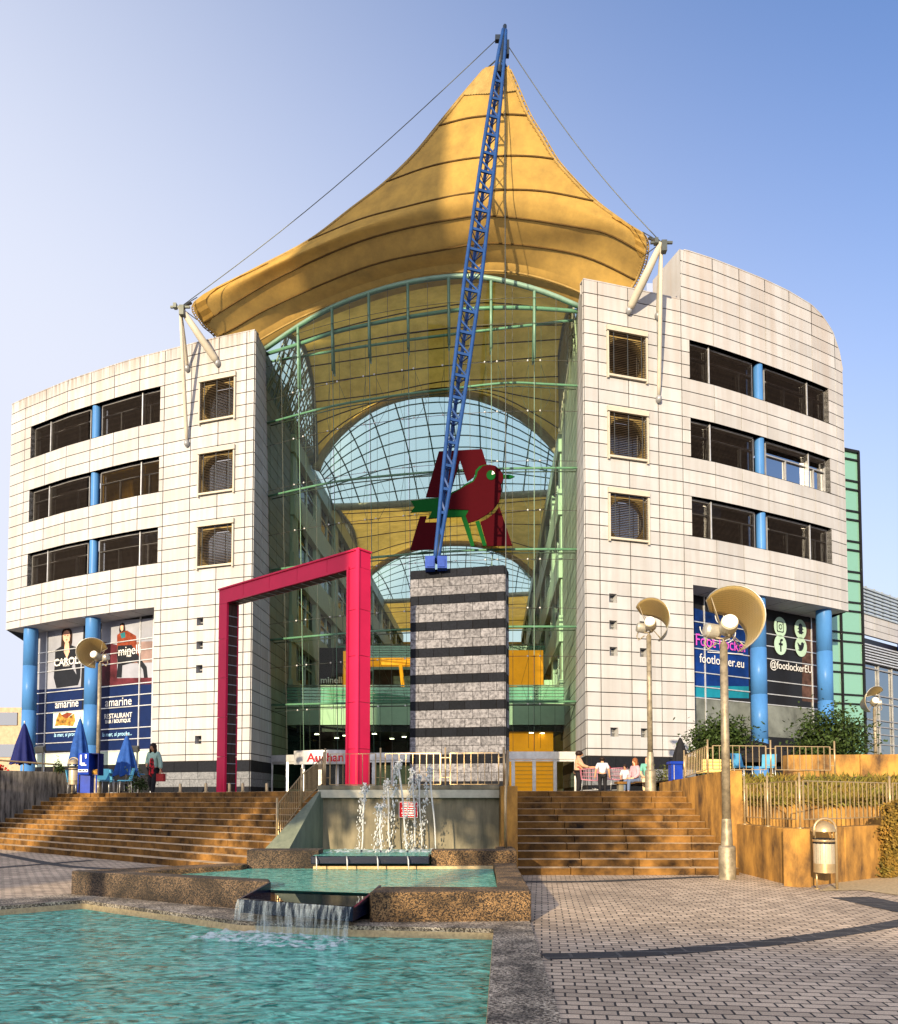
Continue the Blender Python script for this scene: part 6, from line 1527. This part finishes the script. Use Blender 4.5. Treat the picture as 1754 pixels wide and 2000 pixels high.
def openparasol(px, py, Y, R_, lab):
    x, zt = pz(px, py, Y); t = thing('open_parasol', lab, 'parasol', (x,Y,2.15), 'open black terrace parasols'); m = MB(); rows = []
    for i in range(5): f = i/4; rows.append([V((x+R_*f*math.cos(2*math.pi*k/8), Y+R_*f*math.sin(2*math.pi*k/8), zt-.55*f*f-.12*f)) for k in range(9)])
    rows.append([p-V((0,0,.14)) for p in rows[-1]]); m.grid(rows, smooth=False); m.build('canopy', 'black_cloth', t); m = MB(); m.tube([(x,Y,2.15),(x,Y,zt)], .03, 8); m.build('pole', 'frame_dark', t)
openparasol(1470,1447,27,1.5,'wide black parasol on the terrace between the two trees'); openparasol(1540,1452,28.5,1.3,'black parasol just left of the larger terrace tree')
# ------------------------------------------------------------ kiosk box, notice pillar, floodlights, bollards
q = fx(173,26.3,1.8); kb = thing('newspaper_box', 'blue newspaper box on a blue foot at the top of the left stairs', 'newspaper box', tuple(q))
A_ = at(152,1513,26.3); B_ = at(178,1471,26.3); C0 = at(193,1471,26.6)
m = MB(); m.hexa([(A_.x,26.3,A_.z),(B_.x,26.15,A_.z),(B_.x,26.7,A_.z),(A_.x,26.7,A_.z),(A_.x,26.3,B_.z),(B_.x,26.15,B_.z),(B_.x,26.7,B_.z),(A_.x,26.7,B_.z)]); m.build('box', 'kiosk_blue', kb)
m = MB(); w2 = .26; m.box(B_.x+.01,B_.x+w2,26.62,26.7,A_.z,B_.z-.03); m.box(B_.x+w2-.02,B_.x+w2,26.3,26.62,A_.z,B_.z-.03); m.box(B_.x+.01,B_.x+w2,26.3,26.7,A_.z-.02,A_.z); m.box(B_.x+.01,B_.x+w2,26.3,26.7,B_.z-.03,B_.z); m.build('open_shelf', 'umbrella_navy', kb)
m = MB(); m.obox((B_.x+.11,26.42,A_.z+.09), (.09,0,.0), (0,.06,.03), (0,-.02,.07)); m.build('newspapers', 'po_food', kb)
xm = (A_.x+B_.x)/2; X_ = V((B_.x-A_.x,-.15,0)).normalized(); zz = lambda f: A_.z+(B_.z-A_.z)*f
O_ = lambda f: V((xm, 26.22, zz(f)))
m = MB(); text_mb("L'", .46, O_(.66), X_, (0,0,1), .012, .004, .012, mb=m); nrm_ = X_.cross(V((0,0,1)))
for (x0, x1, f0, f1) in ((-.09,.14,.415,.455),(-.21,.21,.12,.24)): m.add([O_(f0)+X_*x0+nrm_*.012, O_(f0)+X_*x1+nrm_*.012, O_(f1)+X_*x1+nrm_*.012, O_(f1)+X_*x0+nrm_*.012], [(0,1,2,3)])
m.build('lettering', 'white_paint', kb)
m = MB()
for x0, x1 in ((-.19,-.05),(-.02,.07),(.12,.18)): m.add([O_(.15)+X_*x0+nrm_*.016, O_(.15)+X_*x1+nrm_*.016, O_(.21)+X_*x1+nrm_*.016, O_(.21)+X_*x0+nrm_*.016], [(0,1,2,3)])
m.build('label_print', 'dark', kb)
m = MB(); m.box(xm-.16,xm+.18,26.35,26.65,1.8,A_.z); m.tube([(A_.x+.02,26.3,1.8),(A_.x+.02,26.3,A_.z)], .025, 6); m.tube([(B_.x+.2,26.3,1.8),(B_.x+.2,26.3,A_.z)], .025, 6); m.build('foot', 'kiosk_blue', kb)
a_ = at(1311,1491,22.3); b_ = at(1333,1491,22.3); nb_ = thing('notice_pillar', 'narrow dark blue notice pillar at the top right end of the stairs', 'notice pillar', (a_.x,22.3,1.8))
m = MB(); m.box(a_.x,b_.x,22.3,22.6,1.8,at(1311,1492,22.3).z); m.box(a_.x-.04,b_.x+.04,22.24,22.64,at(1311,1492,22.3).z,at(1311,1487,22.3).z); m.build('pillar_body', 'kiosk_blue', nb_)
m = MB(); m.box(a_.x+.07,a_.x+.085,22.28,22.299,1.85,at(1311,1494,22.3).z); m.build('edge_trim', 'steel_pale', nb_)
for px, py, Y, lab in ((84,1463,29,'small floodlight on a thin post at the left above the planter'), (268,1463,30,'small floodlight on a thin post behind the walking woman')):
    p = at(px, py, Y); t = thing('floodlight', lab, 'floodlight', (p.x,Y,1.8), 'floodlights on posts'); m = MB(); m.obox(p+V((-.1,0,0)), (.16,0,0), (0,.1,.04), (0,-.03,.10)); m.build('lamp_body', 'frame_dark', t); m = MB(); m.tube([(p.x,Y,1.8),(p.x,Y,p.z)], .03, 6); m.build('post', 'frame_dark', t)
bl_ = thing('bollard', 'short steel bollard at the stair top just right of the walking woman', 'bollard', (0,0,0), 'short steel bollards'); m = MB(); m.lathe((0,0,0), [(.045,0),(.045,.26),(.03,.28),(.001,.285)], 12); m.build('bollard_post', 'rail_steel', bl_); m = MB(); m.lathe((0,0,0), [(.08,0),(.08,.015),(.045,.018)], 14); m.build('bollard_plate', 'rail_steel', bl_)
for i, (px, lab) in enumerate(((352,None),(402,'short steel bollard just left of the red portal'),(448,'short steel bollard in front of the left red portal leg'),(474,'short steel bollard just right of the left red portal leg'),(521,'short steel bollard near the glass doors left of the sloping railing'))):
    p = fx(px, 23.6 if px > 380 else 24.5, 1.8)
    if i == 0: bl_.location = p
    else: dup(bl_, p, label=lab)
# light blue cafe tables and chairs
def chair(label):
    t = thing('cafe_chair', label, 'chair', (0,0,0), 'light blue cafe chairs'); m = MB(); m.obox((0,0,.44), (.22,0,0), (0,.22,0), (0,0,.018)); m.build('seat', 'sky_blue_plastic', t)
    m = MB(); m.obox((0,.24,.68), (.22,0,0), (0,.02,0), (0,.05,.20)); m.build('backrest', 'sky_blue_plastic', t)
    for sx_ in (-1,1):
        for sy_ in (-1,1): m = MB(); m.tube([(sx_*.2,sy_*.2,0),(sx_*.18,sy_*.18,.43)], .014, 6); m.build('leg', 'alu', t)
    return t
c0 = chair('light blue cafe chair right of the newspaper box'); p = fx(206,27.5,1.8); c0.location = p; c0.rotation_euler = (0,0,.8)
for px, Y, rz, lab in ((228,28.6,2.4,'light blue cafe chair turned away, left of the folded blue parasol pole'),(243,27.2,-1.0,'light blue cafe chair under the folded blue parasol'),(148,28.9,1.2,'light blue cafe chair behind the litter bin at the kiosk')):
    dup(c0, fx(px, Y, 1.8), rz, lab)
def table(label):
    t = thing('cafe_table', label, 'table', (0,0,0), 'cafe tables'); m = MB(); m.lathe((0,0,0), [(.001,.74),(.36,.74),(.37,.72),(.36,.70),(.001,.70)], 24); m.build('table_top', 'sky_blue_plastic', t); m = MB(); m.tube([(0,0,.02),(0,0,.7)], .03, 8); m.lathe((0,0,0), [(.22,0),(.22,.02),(.03,.04)], 16); m.build('pedestal', 'alu', t); return t
t0 = table('light blue cafe table between the newspaper box and the blue parasol'); t0.location = fx(222,28.2,1.8)
dup(t0, fx(262,29,1.8), label='light blue cafe table beside the small shrub')
# terrace furniture on the right
yb_ = thing('wicker_bench', 'yellow woven bench on the upper terrace behind the tall lamp pole', 'bench', tuple(fx(1400,23,2.15)))
p = fx(1400,23,2.15); m = MB()
for k in range(4): m.tube([p+V((-.42,.0,.28+.10*k)), p+V((.42,.0,.28+.10*k))], .055, 8)
m.build('backrest', 'yellow_wall', yb_); m = MB(); m.obox(p+V((0,.3,.26)), (.42,0,0), (0,.26,0), (0,0,.04)); m.build('seat', 'yellow_wall', yb_); m = MB()
for sx_ in (-.38,.38): m.tube([p+V((sx_,0,0)), p+V((sx_,0,.3))], .025, 6); m.tube([p+V((sx_,.5,0)), p+V((sx_,.5,.24))], .025, 6)
m.build('leg', 'frame_dark', yb_)
for px, Y, rz, lab in ((1452,24,.5,'light blue cafe chair on the upper terrace right of the tall lamp'),(1500,24.5,-.6,'light blue cafe chair on the upper terrace left of the middle railing post')): dup(c0, fx(px, Y, 2.15), rz, lab)
# ------------------------------------------------------------ people
def skin(name, verts, edges, radii, mat, parent, sub=2, smooth_=True, label=None):
    me = bpy.data.meshes.new(name); off = ORG[parent.name]; me.from_pydata([V(v)-off for v in verts], edges, [])
    ob = bpy.data.objects.new(name, me); COL.objects.link(ob); md = ob.modifiers.new('s', 'SKIN'); md.use_smooth_shade = True
    ss = ob.modifiers.new('u', 'SUBSURF'); ss.levels = sub; ss.render_levels = sub
    for i, r in enumerate(radii):
        d = me.skin_vertices[0].data[i]; d.radius = (r, r) if not isinstance(r, tuple) else r; d.use_root = (i == 0)
    dg = bpy.context.evaluated_depsgraph_get(); m2 = bpy.data.meshes.new_from_object(ob.evaluated_get(dg)); m2.name = name
    bpy.data.objects.remove(ob); m2.materials.clear(); m2.materials.append(M[mat]); o = bpy.data.objects.new(name, m2); COL.objects.link(o); o.parent = parent; ORG[o.name] = off.copy()
    for p_ in m2.polygons: p_.use_smooth = True
    if label: o['label'] = label
    return o
for nm, c in (('skin_tone', (.50,.26,.15)), ('skin_light', (.68,.38,.24)), ('hair_dark', (.02,.012,.01)), ('hair_red', (.22,.08,.03)), ('shirt_peach', (.50,.30,.19)), ('shirt_white', (.50,.49,.54)), ('trousers_black', (.012,.012,.015)), ('coat_mint', (.28,.42,.36)), ('dress_red', (.45,.02,.03)), ('bag_red', (.30,.03,.03)), ('shirt_pink', (.48,.29,.34)), ('shirt_turq', (.12,.33,.28)), ('jeans', (.10,.14,.24)), ('shorts_tan', (.62,.48,.30)), ('cart_pink', (.55,.22,.30))):
    pm(nm, c, rough=.7 if nm[:4] != 'hair' else .4, var=.1, scale=8)
m_ = M['dress_red']; cr_ = [n_ for n_ in m_.node_tree.nodes if n_.type == 'VALTORGB'][0]; cr_.color_ramp.elements[0].color = (.01,.01,.01,1); cr_.color_ramp.elements[0].position = .46; cr_.color_ramp.elements[1].position = .52; [n_ for n_ in m_.node_tree.nodes if n_.type == 'TEX_NOISE'][0].inputs['Scale'].default_value = 14
def person(label, x, y, z0, H, face, J, clothes, tone, hair, haircol, group=None, head_tilt=(0,0), extra=None):
    """J: joints in body units (height 1): x to the person's left-right, y forward, z up."""
    t = thing('person', label, 'person', (x,y,z0), group); ca, sa = math.cos(face), math.sin(face)
    def Wd(p): X_, Y_, Z_ = p; return V((x+H*(X_*ca+Y_*sa), y+H*(X_*sa-Y_*ca)*1.0, z0+H*Z_))     # face 0: looking at the camera
    D = dict(pel=(0,0,.52), sp=(0,0,.61), ch=(0,0,.73), nk=(0,.0,.835), hb=(0,.008,.875), hd=(0,.015,.925), ht=(0,.005,.965),
        sl=(.095,0,.80), el=(.125,-.01,.64), wl=(.13,.03,.50), hl=(.13,.045,.465), sr=(-.095,0,.80), er=(-.125,-.01,.64), wr=(-.13,.03,.50), hr=(-.13,.045,.465),
        pl=(.05,0,.49), kl=(.055,.015,.28), al=(.055,-.01,.045), tl=(.06,.075,.02), pr=(-.05,0,.49), kr=(-.055,.015,.28), ar=(-.055,-.01,.045), tr=(-.06,.075,.02))
    D.update(J); names = ['pel','sp','ch','nk','hb','hd','ht','sl','el','wl','hl','sr','er','wr','hr','pl','kl','al','tl','pr','kr','ar','tr']
    Rr = dict(pel=.066, sp=.060, ch=.068, nk=.028, hb=.036, hd=.052, ht=.040, sl=.036, el=.025, wl=.017, hl=.020, sr=.036, er=.025, wr=.017, hr=.020, pl=.052, kl=.036, al=.022, tl=.020, pr=.052, kr=.036, ar=.022, tr=.020)
    ed = [('pel','sp'),('sp','ch'),('ch','nk'),('nk','hb'),('hb','hd'),('hd','ht'),('ch','sl'),('sl','el'),('el','wl'),('wl','hl'),('ch','sr'),('sr','er'),('er','wr'),('wr','hr'),('pel','pl'),('pl','kl'),('kl','al'),('al','tl'),('pel','pr'),('pr','kr'),('kr','ar'),('ar','tr')]
    vs = [D[n_] for n_ in names]; rad = [Rr[n_] for n_ in names]; E_ = [(names.index(a), names.index(b)) for a, b in ed]
    hd = D['hd']; vs.append((hd[0], hd[1]+.058, hd[2]-.012)); rad.append(.012); E_.append((names.index('hd'), len(vs)-1))
    for s in ('l','r'):                              # five fingers of different length on each hand
        w_, h_ = V(D['w'+s]), V(D['h'+s]); d = (h_-w_).normalized(); sd = d.cross(V((0,1,0))) ; sd = sd.normalized() if sd.length > .05 else V((1,0,0)); sgn = 1 if s == 'l' else -1
        hi = names.index('h'+s)
        for k, (o_, L_) in enumerate(((-.011,.038),(-.004,.044),(.004,.042),(.011,.034))):
            b = h_+sd*o_*1.1+d*.008; c = b+d*L_*.5+V((0,.004,0)); e_ = b+d*L_*.95+V((0,.012,0)); n0 = len(vs); vs += [tuple(b), tuple(c), tuple(e_)]; rad += [.0065,.0058,.0045]; E_ += [(hi,n0),(n0,n0+1),(n0+1,n0+2)]
        b = w_.lerp(h_, .6)+V((0,.016,0)); e_ = b+d*.022+V((0,.014,0)); n0 = len(vs); vs += [tuple(b), tuple(e_)]; rad += [.0075,.0055]; E_ += [(hi,n0),(n0,n0+1)]
    skin('body', [Wd(p) for p in vs], E_, [r*H for r in rad], tone, t)
    def cloth(name, keys, mat, grow, edges, scale={}):
        skin(name, [Wd(D[k]) for k in keys], [(keys.index(a), keys.index(b)) for a, b in edges], [(Rr[k]+grow)*H*scale.get(k, 1) for k in keys], mat, t)
    for c in clothes:
        if c[0] == 'top': 
            D['ml'] = tuple(V(D['sl']).lerp(V(D['el']), .85)); D['mr'] = tuple(V(D['sr']).lerp(V(D['er']), .85)); Rr['ml'] = Rr['mr'] = .027
            cloth('shirt', ['pel','sp','ch','sl','ml','sr','mr'], c[1], .014, [('pel','sp'),('sp','ch'),('ch','sl'),('sl','ml'),('ch','sr'),('sr','mr')])
        if c[0] == 'coat':
            D['hem'] = tuple(V(D['pel'])+V((0,-.01,-.10))); Rr['hem'] = .075
            D['vl'] = tuple(V(D['el']).lerp(V(D['wl']), .9)); D['vr'] = tuple(V(D['er']).lerp(V(D['wr']), .9)); Rr['vl'] = Rr['vr'] = .020
            cloth('coat', ['hem','pel','sp','ch','sl','el','vl','sr','er','vr'], c[1], .018, [('hem','pel'),('pel','sp'),('sp','ch'),('ch','sl'),('sl','el'),('el','vl'),('ch','sr'),('sr','er'),('er','vr')])
        if c[0] == 'dress':
            D['d1'] = (D['ch'][0], D['ch'][1]+.035, D['ch'][2]); D['d2'] = (D['sp'][0], D['sp'][1]+.035, D['sp'][2]); D['d3'] = (D['pel'][0], D['pel'][1]+.03, D['pel'][2]-.02); D['d4'] = (D['pel'][0], D['pel'][1]+.02, D['pel'][2]-.17)
            for k_, r_ in (('d1',.05),('d2',.055),('d3',.068),('d4',.078)): Rr[k_] = r_
            cloth('dress', ['d1','d2','d3','d4'], c[1], .004, [('d1','d2'),('d2','d3'),('d3','d4')])
        if c[0] == 'trousers':
            cloth('trousers', ['pel','pl','kl','al','pr','kr','ar'], c[1], .010, [('pel','pl'),('pl','kl'),('kl','al'),('pel','pr'),('pr','kr'),('kr','ar')])
        if c[0] == 'shoes':
            for s in ('l','r'):
                a, b = V(D['a'+s]), V(D['t'+s]); skin('shoe', [Wd(a-V((0,.015,.02))), Wd(a.lerp(b,.5)), Wd(b)], [(0,1),(1,2)], [.026*H,.024*H,.022*H], c[1], t)
    m = MB(); c = Wd((hd[0], hd[1]-.016, hd[2]+.022)); rows = []
    r = H*.066; m.ball(c, r*.98, r*1.0, r*1.05, 12)
    if hair == 'long':
        for s in (-1, 1): m.ball(Wd((hd[0]+s*.048, hd[1]-.01, hd[2]-.045)), r*.42, r*.5, r*1.3, 10)
        m.ball(Wd((hd[0], hd[1]-.045, hd[2]-.05)), r*.85, r*.5, r*1.35, 10)
    if hair == 'bald': m = None
    if m: m.build('hair' if hair != 'cap' else 'cap', haircol, t)
    fm = MB()
    for s in (-1, 1): fm.ball(Wd((hd[0]+s*.018, hd[1]+.048, hd[2]+.004)), H*.0065, n=6)
    fm.ball(Wd((hd[0], hd[1]+.050, hd[2]-.030)), H*.014, H*.005, H*.004, 6); fm.build('face_features', 'hair_dark', t)
    if extra: extra(t, Wd, D, H)
    return t
def bag(t, Wd, D, H):
    m = MB(); c = Wd((D['hl'][0]+.01, D['hl'][1]+.0, D['hl'][2]-.10)); m.obox(c, (.12,0,0), (.02,.05,0), (0,0,.13)); m.tube([c+V((-.08,0,.12)), c+V((0,0,.28)), c+V((.08,0,.12))], .012, 6)
    o = m.build('handbag', 'bag_red'); tag(o, 'dark red handbag in the hand of the woman walking down the stairs', 'handbag')
p = fx(299,25.6,1.66)
person('woman in a mint coat and red flowered dress walking down the left stairs', p.x, 25.6, 1.655, 1.80, -.25,
   dict(hd=(0,.035,.915), ht=(0,.03,.955), hb=(0,.02,.872), er=(-.13,.0,.66), wr=(-.09,.08,.60), hr=(-.07,.105,.58), el=(.13,-.02,.65), wl=(.15,.0,.50), hl=(.155,.01,.46), kl=(.05,.06,.29), al=(.045,.09,.04), tl=(.05,.16,.015), kr=(-.05,.03,.28), ar=(-.05,-.06,.075), tr=(-.055,.0,.03)),
   [('dress','dress_red'),('coat','coat_mint'),('trousers','trousers_black'),('shoes','trousers_black')], 'skin_tone', 'long', 'hair_dark', extra=bag)
grp = 'people at the top of the right stairs'
p = fx(1130,29.2,1.8); person('heavy set person in a peach shirt and patterned cap standing in profile by the trolley', p.x, 29.2, 1.8, 1.62, 1.45,
   dict(el=(.12,.06,.65), wl=(.07,.19,.62), hl=(.06,.225,.62), er=(-.12,.06,.65), wr=(-.07,.18,.60), hr=(-.06,.215,.60), sp=(0,.02,.61), hd=(0,.03,.92), ht=(0,.03,.96)), [('coat','shirt_peach'),('trousers','trousers_black'),('shoes','trousers_black')], 'skin_tone', 'cap', 'hair_dark', grp).scale = (1.4, 1.3, 1.0)
p = fx(1177,27.6,1.8); person('child in a white T shirt and dark cap seen from behind', p.x, 27.6, 1.8, 1.30, 3.05, dict(el=(.14,.0,.63), wl=(.155,.02,.50), hl=(.16,.03,.465), er=(-.14,0,.63), wr=(-.155,.02,.50), hr=(-.16,.03,.465)), [('top','shirt_white'),('trousers','trousers_black'),('shoes','trousers_black')], 'skin_tone', 'cap', 'hair_dark', grp).scale = (1.25, 1.2, 1.0)
SIT = dict(pl=(.055,.02,.50), kl=(.07,.24,.50), al=(.07,.25,.27), tl=(.075,.32,.25), pr=(-.055,.02,.50), kr=(-.07,.24,.50), ar=(-.07,.25,.27), tr=(-.075,.32,.25), wl=(.08,.13,.56), hl=(.06,.17,.555), wr=(-.08,.13,.56), hr=(-.06,.17,.555), el=(.13,.02,.64), er=(-.13,.02,.64))
def sitter(lab, px, Y, H, face, cl, tone, hair, hc, zh): 
    p = fx(px, Y, 1.8); return person(lab, p.x, Y, zh, H, face, dict(SIT), cl, tone, hair, hc, grp)
sitter('small child sitting beside the trolley, hand raised to its face', 1221, 27.5, 1.20, -.5, [('top','shirt_white'),('trousers','trousers_black'),('shoes','trousers_black')], 'skin_tone', 'short', 'hair_dark', 1.62)
sitter('red haired woman in a pink blouse sitting left of the bald man', 1241, 27.0, 1.60, -1.1, [('coat','shirt_pink'),('trousers','jeans'),('shoes','trousers_black')], 'skin_light', 'long', 'hair_red', 1.42)
sitter('bald man in a turquoise T shirt sitting behind the lamp pole', 1264, 26.8, 1.70, -.2, [('top','shirt_turq'),('trousers','shorts_tan'),('shoes','trousers_black')], 'skin_light', 'bald', 'hair_dark', 1.40)
# bench they sit on
bn = thing('bench', 'low stone bench under the seated group at the stair top', 'bench', tuple(fx(1245,27.1,1.8))); p = fx(1243,27.15,1.8); m = MB(); m.box(p.x-.75,p.x+.75,26.75,27.3,2.12,2.20); m.build('seat', 'stone_step', bn)
for sx_ in (-.6,.6): m = MB(); m.box(p.x+sx_-.08,p.x+sx_+.08,26.85,27.2,1.8,2.12); m.build('leg', 'concrete_grey', bn)
# trolleys
def cart(label):
    t = thing('shopping_trolley', label, 'shopping trolley', (0,0,0), 'shopping trolleys'); m = MB()
    T_ = [(-.28,-.45,.95),(.28,-.45,.95),(.24,.45,1.0),(-.24,.45,1.0)]; B_ = [(-.22,-.38,.55),(.22,-.38,.55),(.2,.42,.5),(-.2,.42,.5)]
    for P_ in (T_, B_):
        for k in range(4): m.tube([P_[k], P_[(k+1) % 4]], .012, 5)
    for k in range(4):
        a0, a1, b0_, b1 = V(T_[k]), V(T_[(k+1) % 4]), V(B_[k]), V(B_[(k+1) % 4])
        for j in range(8): f = j/8; m.tube([a0.lerp(a1, f), b0_.lerp(b1, f)], .005, 4, cap=False)
        for f in (.33,.66): m.tube([a0.lerp(b0_, f), a1.lerp(b1, f)], .005, 4, cap=False)
    m.build('basket', 'cart_pink', t); m = MB(); m.tube([(-.28,-.45,.95),(-.27,-.55,1.05),(.27,-.55,1.05),(.28,-.45,.95)], .016, 6); m.build('handle', 'sign_red', t)
    m = MB()
    for s in (-.2,.2): m.tube([(s,-.38,.55),(s,-.42,.12),(s,.40,.14),(s,.2,.2)], .014, 6)
    m.build('chassis', 'alu', t)
    for s in (-.2,.2):
        for y_ in (-.4,.38): m = MB(); m.lathe((s,y_,.065), [(.001,-.015),(.065,-.015),(.065,.015),(.001,.015)], 12, axis=(1,0,0)); m.build('wheel', 'black_cloth', t)
    return t
c0_ = cart('shopping trolley pushed by the standing person in the peach shirt'); c0_.location = fx(1151,29.0,1.8); c0_.rotation_euler = (0,0,-1.5); c0_.scale = (.85,.8,.95)
dup(c0_, fx(1203,28.3,1.8), -1.2, 'shopping trolley between the child in white and the small sitting child')
# ------------------------------------------------------------ unseen blocks, tower and trees added behind the camera to cast evening shadows
pv = V((-SUN_DIR.y, SUN_DIR.x, 0)); ctr = SUN_DIR*46
for k, (o_, wd, h_) in enumerate(((-34,32,12.6),(-1,30,12.3),(32,30,12.5))):
    t = thing('shadow_block', ('unseen plain flat roofed block added behind the viewer to cast shade, farthest right','unseen plain flat roofed block added behind the viewer to cast shade, the middle one','unseen plain flat roofed block added behind the viewer to cast shade, farthest left')[k], 'building', tuple(ctr+pv*o_)); c = ctr+pv*(o_)+SUN_DIR*5
    m = MB(); m.obox(c+V((0,0,h_/2)), pv*wd/2, SUN_DIR*5, (0,0,h_/2)); m.build('wall', 'tan_wall', t); m = MB()
    for fl in range(3):
        for j in range(10): m.obox(c-SUN_DIR*5.03+pv*(-wd/2+wd*(j+.5)/10)+V((0,0,2.4+3.7*fl)), pv*wd/26, SUN_DIR*.04, (0,0,.9))
    m.build('windows', 'win_glass', t)

t = thing('shadow_tower', 'unseen plain tall tower added behind the viewer to the left to shade the canopy', 'building', tuple(SUN_DIR*66+pv*-16)); c = SUN_DIR*66+pv*-16  # added so its shadow falls on the canopy and left stairs
m = MB(); m.obox(c+V((0,0,30.5)), pv*3.9, SUN_DIR*6, (0,0,30.5)); m.build('wall', 'tan_wall', t); m = MB()
for fl in range(16):
    for j in range(4): m.obox(c-SUN_DIR*6.03+pv*(-3.9+7.8*(j+.5)/4)+V((0,0,2.4+3.6*fl)), pv*.7, SUN_DIR*.04, (0,0,.9))
m.build('windows', 'win_glass', t)
for k, (u_, r_) in enumerate(((-25.5,2.9),(-9.6,2.4),(-4.2,2.5))):  # crowns placed out of view so their shadows dapple the steps
    c = SUN_DIR*12+pv*u_; tree((c.x, c.y, 0), 9.9, r_, 8.3, ('unseen tree placed for dappled shade behind the viewer, farthest to the left','unseen tree placed for dappled shade behind the viewer between the tower and the pools','unseen tree placed for dappled shade behind the viewer nearest the camera')[k], 2600, .42, 50+k, group='unseen shade trees behind the viewer', trunk=.22)
